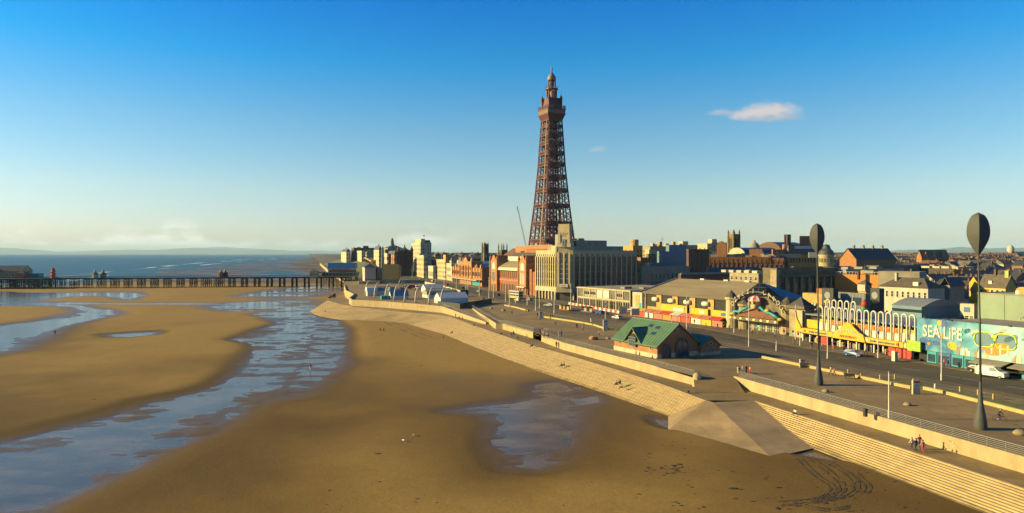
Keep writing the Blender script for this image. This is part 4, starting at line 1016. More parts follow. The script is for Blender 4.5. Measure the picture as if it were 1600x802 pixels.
# ---------------------------------------------------------------- information boards, boulders, bollards
def board(label, px, py, w, h, top='red', back='cream_pale'):
    b = W(px, py, 0); root = thing('information_board', label, 'sign', b, R(12))
    MB().box(-w / 2, w / 2, -0.16, 0.16, -0.05, h).build('slab', MT[back], root)
    MB().box(-w / 2 + .12, w / 2 - .12, -0.20, -0.162, h * 0.45, h * 0.93).build('panel', MT['white'], root)
    MB().box(-w / 2 + .12, w / 2 - .12, -0.215, -0.202, h * 0.80, h * 0.93).build('header', MT[top], root)
    MB().box(-w / 2 + .3, w / 2 - .5, -0.212, -0.202, h * 0.62, h * 0.66).box(-w / 2 + .3, w / 2 - .3, -0.212, -0.202, h * 0.54, h * 0.57).build('print', MT['grey_clad'], root)
board('pale information board with red header near the grass verge', 1431, 616, 1.4, 2.4)
board('small pale information board by the yellow wall', 1253, 574, 1.0, 1.7); board('white information slab before the grass verge', 845, 498, 1.3, 2.6, 'grey_clad', 'white')
board('white information slab left of the lifeboat station', 946, 517, 1.5, 3.4, 'grey_clad', 'white')
def boulder(label, px, py, w, seed):
    b = W(px, py, 0); g = random.Random(seed); mb = MB().ball(0, 0, w * 0.2, w * 0.62, w * 0.5, w * 0.34, 14, 8)
    mb.v = [(x * (1 + g.uniform(-.09, .09)), y * (1 + g.uniform(-.09, .09)), z * (1 + g.uniform(-.1, .1))) for x, y, z in mb.v]
    o = mb.build('boulder', MT['stone'], None, True); o.location = b; tag(o, label, 'boulder', 'rounded boulders on the promenade')
boulder('small rounded boulder near the first seed-head base', 1290, 613, 1.0, 1); boulder('rounded boulder in the open promenade by the railing', 1418, 634, 1.0, 2); boulder('larger boulder at the picture edge past the big seed-head base', 1594, 680, 1.4, 3)
boulder('flat boulder used as a seat by two people', 927, 531, 2.0, 4); boulder('small boulder near the seated pair', 950, 530, 1.0, 5); boulder('boulder on the promenade near the headland', 768, 483, 1.3, 6); boulder('low boulder further along the plaza', 787, 486.5, 1.6, 7)
for k, (px, py) in enumerate(((1345, 592), (1375, 594), (1398, 593), (1427, 600), (1500, 613), (1528, 618), (1552, 625), (1325, 585))):
    b = W(px, py, 0); o = MB().lathe([(0.14, 0), (0.14, 0.9), (0.09, 1.0), (0.01, 1.05)], n=8).build('bollard', MT['kerb_yellow'], None, True); o.location = b
    tag(o, ('second', 'third', 'fourth', 'fifth', 'sixth', 'seventh', 'eighth', 'first')[k] + ' short pale bollard from the left on the grass verge', 'bollard', 'bollards on the grass verge')

# ---------------------------------------------------------------- cream department store with corner tower
def store():
    p = (XA(880, 346), 346.0); th = 33.0; w, d, h = 50.0, 24.0, 24.6; c = 5.8
    b = Bld('department_store', 'cream art deco department store with tall corner tower below the iron tower', 'building', p, th, w, d, h, body=False)
    plan = [(c, 0), (w, 0), (w, d), (0, d), (0, c)]
    b.part('wall', MB().prism(plan, 6.0, h), 'cream')
    b.part('ground_floor', MB().prism([(c + .5, 0.5), (w, 0.5), (w, d), (0.5, d), (0.5, c + .5)], -0.6, 6.0), 'stone_dark')
    # fascia band over the shops
    b.box('fascia', -0.55, 0.0, c - 0.3, d + 0.2, 4.3, 6.4, 'cream_pale'); b.box('fascia', c - 0.3, w, -0.5, 0.0, 4.3, 6.4, 'concrete')
    b.part('fascia', MB().prism([(c, -0.5), (c, 0.02), (0.02, c), (-0.5, c), (-0.3, c - 0.6), (c - 0.6, -0.3)], 4.0, 6.6), 'cream')
    pm = MB().box(-0.35, 0.35, -0.4, 0.4, -0.3, 4.3).mesh('shop_pier', MT['cream'])
    for i in range(7): obj('shop_pier', pm, b.root, (0.1, c + 1 + (d - c - 1.5) * i / 6, 0))
    for i in range(11): obj('shop_pier', pm, b.root, (c + 1 + (w - c - 1.5) * i / 10, 0.1, 0))
    nb = 9; u0 = c + 0.6; bw = (d - u0 - 0.3) / nb
    pier = MB().box(-bw * 0.17, bw * 0.17, -0.55, 0.0, 0, 15.6).mesh('pier', MT['cream'])
    for i in range(nb + 1): b.put(pier, 'pier', 'W', u0 + bw * i, 6.8)
    for r in range(4): b.wins('W', [u0 + bw * (i + 0.5) for i in range(nb)], [7.2 + 3.8 * r], bw * 0.64, 3.1, 'pane', 'cream')
    b.wins('W', [u0 + bw * (i + 0.5) for i in range(nb)], [22.5], bw * 0.45, 1.1, 'pane', 'cream')
    ns = 12; s0 = c + 0.8; sw = (w - s0 - 0.4) / ns
    pier2 = MB().box(-0.42, 0.42, -0.6, 0.0, 0, 15.6).mesh('pier', MT['cream'])
    for i in range(ns + 1): b.put(pier2, 'pier', 'S', s0 + sw * i, 6.8)
    for r in range(4): b.wins('S', [s0 + sw * (i + 0.5) for i in range(ns)], [7.2 + 3.8 * r], sw * 0.72, 3.2, 'triple', 'stone_dark', 'glass', 0.07)
    sp = MB().box(-sw * 0.36, sw * 0.36, -0.06, 0.0, 0, 15.4).mesh('recess_panel', MT['stone_dark'])
    for i in range(ns): b.put(sp, 'recess_panel', 'S', s0 + sw * (i + 0.5), 6.9)
    b.wins('S', [s0 + sw * (i + 0.5) for i in range(ns)], [22.4], sw * 0.5, 1.3, 'triple', 'cream')
    b.part('parapet', MB().box(-0.1, 0.3, c, d, h, h + 0.9).box(c, w, -0.1, 0.3, h, h + 0.9), 'cream')
    b.part('stepped_parapet', MB().box(-0.15, 1.2, c - 0.2, c + 4.2, h, h + 3.4), 'cream')
    # corner tower on the chamfer
    def cham(o, i, z0, z1, inset=0.0):
        return MB().prism([(c + i, -o), (c + i + 3.2, 2.0), (3.2, c + i + 4.6), (-o, c + i)], z0, z1)
    b.part('corner_tower', cham(0.35, 0.25, 6.0, 27.2), 'cream')
    T = Matrix.Translation((c / 2, c / 2, 0)) @ Matrix.Rotation(R(-54), 4, 'Z')
    def loc(name, x0, x1, y0, y1, z0, z1, m): return MB(T).box(x0, x1, y0, y1, z0, z1).build(name, MT[m], b.root)
    loc('tower_shoulder', -3.6, 3.6, -0.9, 5.2, 27.2, 29.4, 'cream'); up = loc('tower_top', -2.9, 2.9, -0.7, 5.0, 29.4, 39.0, 'cream')
    loc('tower_fin', -3.15, -1.9, -1.0, -0.7, 29.0, 33.6, 'cream'); loc('tower_fin', 1.9, 3.15, -1.0, -0.7, 29.0, 33.6, 'cream')
    loc('clock_panel', -0.95, 0.95, -1.12, -0.9, 27.0, 31.2, 'grey_clad'); loc('clock_hand', -0.12, 0.12, -1.2, -1.125, 28.3, 30.2, 'dark')
    for t in (-2.0, -1.0, 0.0, 1.0, 2.0): loc('tower_slot', t - 0.16, t + 0.16, -0.74, -0.70, 32.5, 34.6, 'stone_dark')
    for t in (-1.55, 1.55):
        loc('stair_window', t - 0.85, t + 0.85, -0.62, -0.40, 8.6, 20.8, 'glass_blue'); loc('stair_window', t - 0.85, t + 0.85, -0.62, -0.40, 21.8, 23.6, 'glass_blue')
        for z in (11, 13.5, 16, 18.5): loc('glazing_bar', t - 0.85, t + 0.85, -0.68, -0.625, z - .1, z + .1, 'cream')
    for t in (-2.9, 0.0, 2.9): loc('tower_pilaster', t - 0.42, t + 0.42, -0.95, -0.40, 7.0, 24.6, 'cream')
    loc('sign_board', -2.2, 2.2, -1.25, -0.96, 6.7, 8.3, 'white'); loc('sign_print', -1.5, 1.3, -1.28, -1.255, 7.2, 7.8, 'redpink')
    # upper setbacks on the roof
    b.box('setback', 7, w - 5, 5, d - 1, h, h + 3.2, 'concrete'); b.box('setback', 14, w - 15, 7, d - 2, h + 3.2, h + 6.3, 'concrete')
    b.box('roof_house', 8.5, 13.0, 8, 14, h + 3.2, h + 6.6, 'cream'); b.box('roof_house', 9, 13, 15, 19, h + 3.2, h + 9.5, 'grey_clad'); b.box('roof_house', 17, 21, 9, 12, h + 6.3, h + 7.4, 'felt_pale')
    return b
store()

# ---------------------------------------------------------------- red brick building at the foot of the tower
def tower_hall():
    p = (XA(831, 388), 388.0); th = 23.5; d, w, h = 62.0, 34.0, 15.0
    b = Bld('tower_hall', 'red brick seafront hall with two gabled pavilions and arched windows', 'building', p, th, w, d, h, 'brick_red')
    def pav(y0, y1, top):
        b.box('pavilion', -1.4, 8, y0, y1, -0.6, top, 'terracotta'); m = (y0 + y1) / 2
        b.part('pavilion_gable', MB().extr([(y0 + 1.4, top), (y1 - 1.4, top), (m + 1.2, top + 4.2), (m - 1.2, top + 4.2)], 'x', -1.4, 7.5), 'terracotta')
        for y in (y0 + 0.7, y1 - 0.7): b.part('turret', MB().cyl(-1.2, y, 0, top + 2.2, 0.95, 0.85, 8).cyl(-1.2, y, top + 2.2, top + 4.4, 1.05, 0.05, 8), 'terracotta')
        big = arch_mesh(5.2, 4.6, 'white', 'frame_white'); obj('window', big, b.root, (-1.42, m, top - 4.6), -math.pi / 2)
        tall = win_mesh(1.15, 6.2, 'plain', 'white', 'frame_white' if y0 < 20 else 'glass')
        for t in (-2.1, 0, 2.1): obj('window', tall, b.root, (-1.42, m + t, top - 12.4), -math.pi / 2)
        ar = arch_mesh(2.6, 4.6, 'ochre', 'dark')
        for t in (-2.4, 2.4): obj('arch', ar, b.root, (-1.42, m + t, 0.2), -math.pi / 2)
    pav(4.0, 16.0, 18.5); pav(48.0, 61.0, 18.5)
    ar = arch_mesh(3.4, 5.6, 'terracotta', 'dark')
    for i in range(7): b.put(ar, 'arch', 'W', 18.6 + 4.3 * i, 0.2)
    b.grid('W', 10, 1, 9.0, 9.0, 1.8, 4.4, 'triple', 'terracotta', 'glass', 17, 47)
    b.box('string_course', -0.3, 0, 16, 48, 7.2, 8.0, 'redpink'); b.box('balcony', -1.6, 0, 17, 47, 13.6, 14.4, 'white')
    # sloping glazed roof between the pavilions
    gl = MB().extr([(-1.2, 14.4), (-1.2, 15.3), (5.5, 19.2), (5.5, 14.4)], 'y', 17, 47); b.part('glazed_roof', gl, 'cream_pale')
    rib = MB().extr([(-1.25, 15.3), (5.4, 19.2), (5.4, 19.45), (-1.25, 15.55)], 'y', -0.15, 0.15).mesh('glazing_bar', MT['ochre'])
    for i in range(13): obj('glazing_bar', rib, b.root, (0, 17.5 + 2.4 * i, 0))
    b.box('clerestory', 5.5, 7.0, 17, 47, 15, 22.0, 'white')
    b.gable('slate_brown', 'y', 5.0, 0.4, 6, 22, 15, 50, 20.5)
    b.box('end_house', 0.4, 8, -7, 3.9, -0.6, 13.5, 'brick_red')
    b.box('tower_podium', 12, 46, -2, 34, -0.6, 26.5, 'brick_red'); b.box('podium_parapet', 11.6, 16, -2.4, 34.4, 26.5, 29.0, 'brick_orange'); b.box('podium_block', 12, 20, 34, 50, 10, 28.5, 'brick_orange')
    b.box('podium_window', 11.9, 12.0, 36, 42, 22.5, 25.5, 'dark'); b.box('roof_plant', 22, 26, -2.3, 2, 26.5, 28.3, 'grey_clad')
    b.gable('tile_red', 'y', 4.5, 0.3, 10, 24, 50, 66, 22.5, gm='brick_red'); b.box('rear_wall', 10, 24, 50, 66, 0, 22.5, 'brick_red')
    b.box('shop_canopy', -3.2, 0, 4, 15, 4.2, 4.7, 'white')
tower_hall()

# ---------------------------------------------------------------- orange terracotta block further along
def terracotta():
    p = (XA(753, 492), 492.0); th = 20.0; d, w, h = 84.0, 36.0, 13.2
    b = Bld('terracotta_block', 'long orange terracotta seafront block with raised pinnacled centre', 'building', p, th, w, d, h, 'terracotta')
    b.box('centre', -0.8, 8, 24, 56, -0.6, 17.8, 'terracotta')
    pil = MB().box(-0.35, 0.35, -0.5, 0.0, 0, 9.5).mesh('pilaster', MT['brick_orange'])
    for i in range(12): b.put(pil, 'pilaster', 'W', 2 + 80 * i / 11, 5.5, 0.85 if 24 < 2 + 80 * i / 11 < 56 else 0)
    for y, z in ((1.0, 13.2), (12, 13.2), (24.6, 17.8), (40, 18.6), (55.4, 17.8), (68, 13.2), (83, 13.2)):
        b.part('pinnacle', MB().box(-0.9, 0.6, y - 0.8, y + 0.8, z, z + 1.6).add([(-0.9, y - .8, z + 1.6), (.6, y - .8, z + 1.6), (.6, y + .8, z + 1.6), (-.9, y + .8, z + 1.6), (-.15, y, z + 3.2)], [(0, 1, 4), (1, 2, 4), (2, 3, 4), (3, 0, 4)]), 'cream')
    b.part('centre_gable', MB().extr([(34, 17.8), (46, 17.8), (43, 20.6), (37, 20.6)], 'x', -0.8, 1.0), 'terracotta')
    b.grid('W', 9, 1, 7.2, 7.2, 2.6, 3.0, 'triple', 'terracotta', 'glass', 1.5, 23); b.grid('W', 9, 1, 7.2, 7.2, 2.6, 3.0, 'triple', 'terracotta', 'glass', 57, 83)
    b.grid('W', 7, 2, 7.0, 15.0, 2.4, 3.0, 'triple', 'terracotta', 'glass', 25, 55, 0.82)
    b.box('veranda', -4.5, 0, 0, 84, 4.1, 4.6, 'cream_pale'); b.box('shopfront', -0.25, 0, 4, 26, 0.3, 3.9, 'teal'); b.box('shopfront', -0.25, 0, 30, 80, 0.3, 3.9, 'glass')
    vp = MB().cyl(0, 0, 0, 4.1, 0.14).mesh('veranda_post', MT['white'])
    for i in range(12): obj('veranda_post', vp, b.root, (-4.2, 1 + 82 * i / 11, 0))
    b.hip('slate_blue', 4.6, 0.3, 6, w, 2, d - 2, h + 0.01)
    b.box('kerb_gable', 1.0, 7, -0.1, 0.35, h, h + 1.2, 'terracotta')
terracotta()

# ---------------------------------------------------------------- low glazed pavilion (two storeys of cream frames)
def pavilion():
    p, w, d, h = solve(903, 985, 1092, 454.3, 280.0, 29.5)
    b = Bld('glazed_pavilion', 'low flat roofed two storey pavilion with cream frame behind red and white barriers', 'building', p, 29.5, w, d, h, body=False)
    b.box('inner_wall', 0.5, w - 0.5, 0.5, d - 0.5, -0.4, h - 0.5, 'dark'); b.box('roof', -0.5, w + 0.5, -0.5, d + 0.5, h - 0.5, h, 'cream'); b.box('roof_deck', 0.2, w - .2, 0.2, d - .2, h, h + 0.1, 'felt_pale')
    b.part('roof_plant', MB().box(5, 9, 10, 13, h + .1, h + 1.0).box(12, 24, 6, 9, h + .1, h + 0.7), 'felt_pale')
    b.box('floor_band', -0.25, w, -0.2, d + .1, 3.9, 4.5, 'cream')
    nW, nS = 8, 9
    col = MB().box(-0.2, 0.2, -0.25, 0.2, -0.4, h - 0.5).mesh('column', MT['cream'])
    for i in range(nW + 1): b.put(col, 'column', 'W', d * i / nW, 0)
    for i in range(1, nS + 1): b.put(col, 'column', 'S', w * i / nS, 0)
    pats = ['felt', 'W', 'W', 'white', 'white', 'felt', 'W', 'felt']
    for i in range(nW):
        u0, u1 = d * (nW - 1 - i) / nW + 0.25, d * (nW - i) / nW - 0.25
        if pats[i] == 'W':
            b.box('panel', 0.0, 0.1, u0, u1, 4.6, 5.6, 'concrete'); b.wins('W', [(u0 + u1) / 2], [5.7], u1 - u0, 1.4, 'triple', 'cream'); b.box('panel', 0.0, 0.1, u0, u1, 7.2, h - 0.5, 'concrete')
        else: b.box('panel', 0.0, 0.1, u0, u1, 4.6, h - 0.5, pats[i])
        b.wins('W', [(u0 + u1) / 2], [0.3], u1 - u0, 3.4, 'triple', 'cream', 'glass')
    for i in range(nS):
        u = w * (i + 0.5) / nS; b.wins('S', [u], [4.7], w / nS - 0.6, 3.0, 'triple', 'stone_dark'); b.wins('S', [u], [0.3], w / nS - 0.6, 3.4, 'pane', 'stone_dark')
    return b
pavilion()

# ---------------------------------------------------------------- pirate arcade (brown roof, stone towers, arched sign)
def pirate():
    th = 27.0; p = W(1187, 519, 0)
    b = Bld('pirate_arcade', 'pirate themed arcade with brown roof, stone turrets and arched entrance sign', 'building', (p.x, p.y), th, 46, 62, 8, body=False)
    # long shed to the left of the entrance: x from 2, y from 10 to 62
    b.box('wall', 2, 34, 12, 60, -0.5, 8.6, 'ochre')
    op = MB().box(-0.1, 0.3, -2.9, 2.9, 0, 4.4).mesh('opening', MT['dark'])
    for u in (18, 27, 36, 45, 54): obj('opening', op, b.root, (2.0, u, 4.0)); 
    pr = MB().box(-0.5, 0.3, -1.4, 1.4, 0, 8.6).mesh('pier', MT['ochre'])
    for u in (13.5, 22.5, 31.5, 40.5, 49.5, 58.5): obj('pier', pr, b.root, (2.0, u, 0))
    b.part('roof', MB().add([(1.0, 12, 8.7), (1.0, 61, 8.7), (17, 57, 14.2), (17, 16, 14.2), (35, 12, 8.7), (35, 61, 8.7)], [(0, 1, 2, 3), (3, 2, 5, 4), (0, 3, 4), (1, 5, 2), (0, 4, 5, 1)]), 'roof_olive')
    b.part('ridge_lights', MB().box(16.4, 17.6, 20, 22, 14.1, 14.6).box(16.4, 17.6, 30, 32, 14.1, 14.6).box(16.4, 17.6, 42, 44, 14.1, 14.6), 'white')
    b.part('barge_board', MB().bar((1.0, 61.1, 8.9), (17, 57.1, 14.4), 0.5), 'grey_clad')
    b.part('south_pitch', MB().add([(17.3, 16, 14.3), (35, 12, 8.8), (20, 8, 8.8)], [(0, 1, 2)]), 'blue_clad')
    for u0, u1 in ((12.6, 21), (23, 31), (33.5, 47)): b.box('yellow_sign', 0.6, 1.3, u0, u1, 2.9, 5.2 if u0 < 30 else 5.6, 'yellow'); b.box('sign_print', 0.55, 0.6, u0 + 1.6, (u0 + u1) / 2, 3.5, 4.6, 'blue' if u0 == 12.6 else 'white')
    for u in (24.5, 33.5, 42, 51): b.part('canister', MB(Matrix.Translation((1.2, u, 6.9)) @ Matrix.Rotation(R(90), 4, 'X')).lathe([(0.01, -1.6), (0.8, -1.4), (0.9, 0), (0.8, 1.4), (0.01, 1.6)], n=10), 'white', True)
    b.box('poster_wall', 0.4, 2, 58, 64, 0, 9.0, 'cream_pale'); b.box('poster_picture', 0.3, 0.4, 59.5, 62.0, 3.5, 8.0, 'ochre'); b.box('poster_picture', 0.25, 0.3, 58.6, 60.0, 3.0, 5.0, 'teal')
    # market stalls in front with painted canopies
    cols = ['redpink', 'yellow', 'white', 'red', 'redpink', 'orange', 'redpink', 'white', 'red', 'redpink']
    for i in range(10):
        y = 14 + 5.0 * i; b.part('stall_front', MB().box(-1.6, -1.2, y, y + 4.6, 0, 2.3), cols[i]); b.part('stall_awning', MB().extr([(-2.6, 2.3), (-0.2, 3.1), (-0.2, 3.25), (-2.6, 2.45)], 'y', y, y + 4.7), cols[(i + 3) % 10])
    b.box('stall_roof', -1.0, 2.0, 14, 64, 2.7, 2.9, 'grey_clad')
    # entrance pavilion: canopy, doors, turrets, skull with bandana, sign arch
    b.box('entrance_wall', 2, 20, -10, 12, -0.5, 6.0, 'stone'); b.box('entrance_canopy', -2.2, 3, -9, 10.5, 3.3, 4.3, 'stone_dark')
    dm = win_mesh(2.2, 2.9, 'grid', 'white', 'glass')
    for u in (-7.5, -4.8, -2.1, 0.6, 3.3, 6.0, 8.7): obj('door', dm, b.root, (1.98, u, 0.1), -math.pi / 2)
    mt('bulb', (1.0, 0.5, 0.1), 0.4, 0.0, emit=(1.0, 0.42, 0.08, 2.2))
    lm = MB().ball(0, 0, 0, 0.26, 0.26, 0.26, 8, 5).mesh('lamp', MT['bulb'])
    for u in (-8, -5.2, -2.6, 0.2, 2.8, 5.5, 8.0, 10): obj('lamp', lm, b.root, (-2.35, u, 3.8))
    def turret(x, y, r, z1, m='cream'):
        t = MB().lathe([(r * 1.05, 0), (r, 0.5), (r * 0.94, z1), (r * 1.15, z1 + 0.2), (r * 1.15, z1 + 0.9), (r * 0.95, z1 + 0.9)], x, y, 12)
        b.part('turret', t, m); b.part('turret_roof', MB().lathe([(r * 1.2, z1 + 0.9), (r * 0.6, z1 + 2.2), (0.05, z1 + 3.2)], x, y, 12), 'slate_brown')
    turret(1.2, 13.0, 1.7, 9.0); turret(2.0, 8.0, 1.9, 7.2, 'stone'); turret(2.2, -8.4, 1.9, 8.0, 'stone')
    b.box('gate_tower', -0.5, 3.4, -17, -11.5, -0.5, 8.2, 'stone'); b.box('gate_front', -1.2, -0.45, -16.6, -14.6, 0, 7.8, 'cream'); b.box('gate_cornice', -1.4, 3.8, -17.4, -11.2, 8.2, 9.0, 'stone_dark')
    b.part('gate_roof', MB().add([(-1, -17, 9), (3.4, -17, 9), (3.4, -11.5, 9), (-1, -11.5, 9), (1.2, -14.2, 11.5)], [(0, 1, 4), (1, 2, 4), (2, 3, 4), (3, 0, 4), (0, 3, 2, 1)]), 'slate')
    b.part('rock_face', MB().extr([(-9, 4.3), (10, 4.3), (7.5, 7.5), (3, 10.5), (-2, 10.8), (-6.5, 8.0)], 'x', 1.0, 6), 'stone_dark')
    b.part('porch_roof', MB().add([(-1.6, -7.5, 4.4), (-1.6, 8.5, 4.4), (1.0, 2.4, 7.2), (1.0, -1.6, 7.2), (2, -7.5, 4.4), (2, 8.5, 4.4)], [(0, 1, 2, 3), (0, 3, 4), (1, 5, 2), (3, 2, 5, 4)]), 'tile_red')
    b.part('ribbon', MB().tube([(-1.2, 10.5, 4.6), (-1.5, 8.6, 5.8), (-1.2, 7.0, 5.6), (-1.5, 5.2, 6.6), (-1.2, 3.0, 7.6)], 0.42, 6).tube([(-1.2, -1.2, 7.7), (-1.5, -3.2, 6.6), (-1.2, -5.0, 6.2), (-1.5, -7.0, 5.6), (-1.2, -8.6, 4.6)], 0.42, 6), 'teal', True)
    b.part('ribbon_trim', MB().ball(-1.4, 9.8, 4.9, 0.6, 0.9, 0.5).ball(-1.4, -4.2, 6.9, 0.6, 0.9, 0.5).ball(-1.4, -8.9, 4.6, 0.6, 0.9, 0.5), 'yellow', True)
    sk = MB().ball(-0.6, 1.0, 9.0, 1.6, 1.5, 1.7, 14, 9).box(-1.9, -0.4, 0.2, 1.8, 7.0, 8.2); b.part('skull', sk, 'cream', True)
    eye = MB().ball(0, 0, 0, 0.3, 0.32, 0.36, 8, 6).mesh('eye_socket', MT['dark'])
    for t in (0.4, 1.6): obj('eye_socket', eye, b.root, (-2.0, t, 8.9))
    for k in range(7):   # striped bandana
        a0, a1 = math.pi * k / 7, math.pi * (k + 1) / 7; mb = MB(); v = []
        for j in range(7):
            zz = 9.4 + 1.7 * math.sin(j / 6 * math.pi / 2); rr = 2.25 * math.cos(j / 6 * math.pi / 2) + 0.02
            for a in (a0, a1): v.append((-0.6 - rr * math.sin(a) * 0.9, 1.0 + rr * math.cos(a) * 1.15, zz))
        mb.add(v, [(2 * j, 2 * j + 1, 2 * j + 3, 2 * j + 2) for j in range(6)]); b.part('bandana_stripe', mb, 'white' if k % 2 else 'red')
    b.part('mast', MB().tube([(1, 1, 9), (1, 1, 16.6)], [0.22, 0.12], 6).bar((1, -1.6, 13.6), (1, 3.6, 13.6), 0.2).bar((1, -1.2, 14.8), (1, 3.2, 14.8), 0.16), 'dark')
    b.part('anchor', MB().tube([(0.8, -1.8, 13.2), (0.8, -1.2, 11.9), (0.8, 1.0, 11.2), (0.8, 3.2, 11.9), (0.8, 3.8, 13.2)], 0.28, 6).tube([(0.8, 1, 11.2), (0.8, 1, 13.4)], 0.25, 6), 'dark')
    b.part('sign_arch', MB().tube([(-0.2, 1.0 + 10.4 * math.cos(math.pi * (0.08 + 0.84 * k / 24)), 4.6 + 7.6 * math.sin(math.pi * (0.08 + 0.84 * k / 24))) for k in range(25)], 0.22, 5), 'stone_dark')
    word = [c for c in 'CORAL ISLAND']; nn = len(word)
    for i, ch in enumerate(word):
        if ch == ' ': continue
        a = math.pi * (0.86 - 0.72 * i / (nn - 1)); o = text_part('letter', ch, MT['cream_pale'], b.root, (-0.5, 1.0 + 10.6 * math.cos(a), 4.6 + 7.8 * math.sin(a)), (0, 0, 0), 2.0, 0.08)
        o.matrix_local = Matrix.Translation(o.location) @ Matrix.Rotation(-math.pi / 2, 4, 'Z') @ Matrix.Rotation(math.pi / 2, 4, 'X') @ Matrix.Rotation((a - math.pi / 2) * 0.7, 4, 'Z')
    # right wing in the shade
    b.box('side_wing', 4, 24, -34, -17.2, -0.5, 6.4, 'stone_dark'); b.box('side_awning', 3.2, 4, -34, -18, 6.4, 7.2, 'blue_clad'); b.box('side_opening', 3.9, 4.0, -32, -19, 0.2, 3.2, 'dark')
pirate()

mt('limeboard', (0.35, 0.55, 0.04), 0.6, 0.15, 0.6)
# ---------------------------------------------------------------- yellow amusements arcade with white hoops
def amusements():
    p = W(1428, 563, 0); q = W(1252, 533, 0); th = math.degrees(math.atan2(p.x - q.x, q.y - p.y)); d = (q - p).length
    b = Bld('amusement_arcade', 'yellow fronted amusements arcade with a row of tall white hoops', 'building', (p.x, p.y), th, 26, d, 6.6, body=False)
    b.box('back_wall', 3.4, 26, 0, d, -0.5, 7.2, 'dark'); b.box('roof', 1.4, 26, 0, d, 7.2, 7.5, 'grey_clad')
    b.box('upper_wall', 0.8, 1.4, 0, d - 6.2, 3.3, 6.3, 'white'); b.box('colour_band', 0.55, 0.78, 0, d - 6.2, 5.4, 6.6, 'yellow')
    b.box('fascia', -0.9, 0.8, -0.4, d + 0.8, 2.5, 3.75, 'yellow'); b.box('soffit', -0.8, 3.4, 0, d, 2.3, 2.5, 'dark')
    b.box('end_box', 1.0, 4, d - 6.0, d - 1.0, 3.8, 6.0, 'yellow')
    b.part('end_fin', MB().extr([(d - 0.8, 2.4), (d + 1.2, 2.4), (d + 1.2, 8.3), (d + 0.6, 6.0), (d - 0.8, 4.2)], 'x', -1.0, -0.6), 'yellow')
    n = 16; pitch = (d - 6.4) / 13.5
    arch = MB(); r = pitch * 0.31
    arch.tube([(0, -r * 1.25, 3.4), (0, -r * 1.05, 7.0)] + [(0, -r * math.cos(math.pi * k / 8), 9.4 + r * math.sin(math.pi * k / 8)) for k in range(9)] + [(0, r * 1.05, 7.0), (0, r * 1.25, 3.4)], 0.19, 7)
    am = arch.mesh('hoop', MT['white']); am.polygons.foreach_set('use_smooth', [True] * len(am.polygons))
    panel = MB().box(-0.12, 0.12, -pitch * 0.27, pitch * 0.27, 0, 2.0).mesh('white_panel', MT['white'])
    word = 'AMUSEMENTS'
    for i in range(14):
        y = 0.6 + pitch * (i + 0.4) - pitch * 0.4; y = pitch * (i + 0.35)
        obj('hoop', am, b.root, (0.42, y, 0)); obj('white_panel', panel, b.root, (0.60, y, 3.75))
        k = 11 - i
        if 0 <= k < 10:
            pl = MB().box(-0.1, 0.1, -pitch * 0.30, pitch * 0.30, 0, 1.05).build('letter_panel', MT['red'], b.root); pl.location = (0.42, y, 5.45)
            text_part('letter', word[k], MT['yellow'], pl, (-0.14, 0, 0.52), (math.pi / 2, 0, -math.pi / 2), 1.25, 0.03)
    for i in range(9, 14): obj('hoop', am, b.root, (3.4, pitch * (i + 0.35) + 0.6, 1.6))
    b.box('upper_roof', 1.6, 6.5, d - 6.2 - pitch * 5, d - 6.2, 7.5, 9.0, 'grey_clad')
    # curved name gable in the middle of the fascia
    m = d * 0.50
    b.part('name_gable', MB().extr([(m - 5.2, 2.45), (m + 5.2, 2.45), (m + 4.6, 4.2), (m + 3.4, 4.6), (m + 2.0, 5.6), (m + 1.0, 6.5), (m, 6.8), (m - 1.0, 6.5), (m - 2.0, 5.6), (m - 3.4, 4.6), (m - 4.6, 4.2)], 'x', -1.25, -0.9), 'yellow')
    for i, ch in enumerate('GOLDEN MILE'):
        if ch == ' ': continue
        a = math.pi * (0.80 - 0.06 * i); o = text_part('letter', ch, MT['white'], b.root, (-1.32, m + 4.2 * math.cos(a) * 1.0, 2.4 + 2.4 * math.sin(a)), (math.pi / 2, 0, -math.pi / 2), 1.1, 0.04)
    text_part('lettering', 'AMUSEMENTS', MT['red'], b.root, (-1.32, m, 3.2), (math.pi / 2, 0, -math.pi / 2), 0.8, 0.03, width=1.1)
    for u, s_ in ((d * 0.80, 'family amusements'), (d * 0.22, 'family entertainment')): text_part('lettering', s_, MT['blue'], b.root, (-0.96, u, 3.1), (math.pi / 2, 0, -math.pi / 2), 0.85, 0.02, width=1.0)
    dot = MB().box(-0.03, 0.03, -0.3, 0.3, -0.3, 0.3).mesh('fascia_dot', MT['red']); dot2 = MB().box(-0.03, 0.03, -0.3, 0.3, -0.3, 0.3).mesh('fascia_dot', MT['white'])
    for i, u in enumerate((1.5, 3.5, 12.2, 21, 23, 33, 34.5, 36)): 
        if u < d: obj('fascia_dot', dot if i % 2 else dot2, b.root, (-0.94, u, 3.1))
    # columns, doors and machines under the fascia
    cm = MB().box(-0.16, 0.16, -0.16, 0.16, -0.3, 2.4).mesh('column', MT['white'])
    for i in range(14): obj('column', cm, b.root, (0.2, 0.5 + (d - 1) * i / 13, 0))
    g = random.Random(3)
    for i in range(26):
        u = 6 + (d - 7) * g.random(); s = g.uniform(0.5, 0.9); b.part('slot_machine', MB().box(1.0, 1.0 + s, u, u + s, -0.1, g.uniform(1.0, 1.7)).box(0.92, 1.0, u + 0.1, u + s - 0.1, 0.6, 0.9), g.choice(['white', 'brick_red', 'ochre', 'cream_pale', 'frame_dark', 'frame_dark', 'grey_clad', 'dark']))
    for i, (u0, u1) in enumerate(((0.4, 2.6), (2.8, 4.6), (4.8, 6.6))): b.box('shutter', -0.3, 0.0, u0, u1, 0, 2.35, 'red')
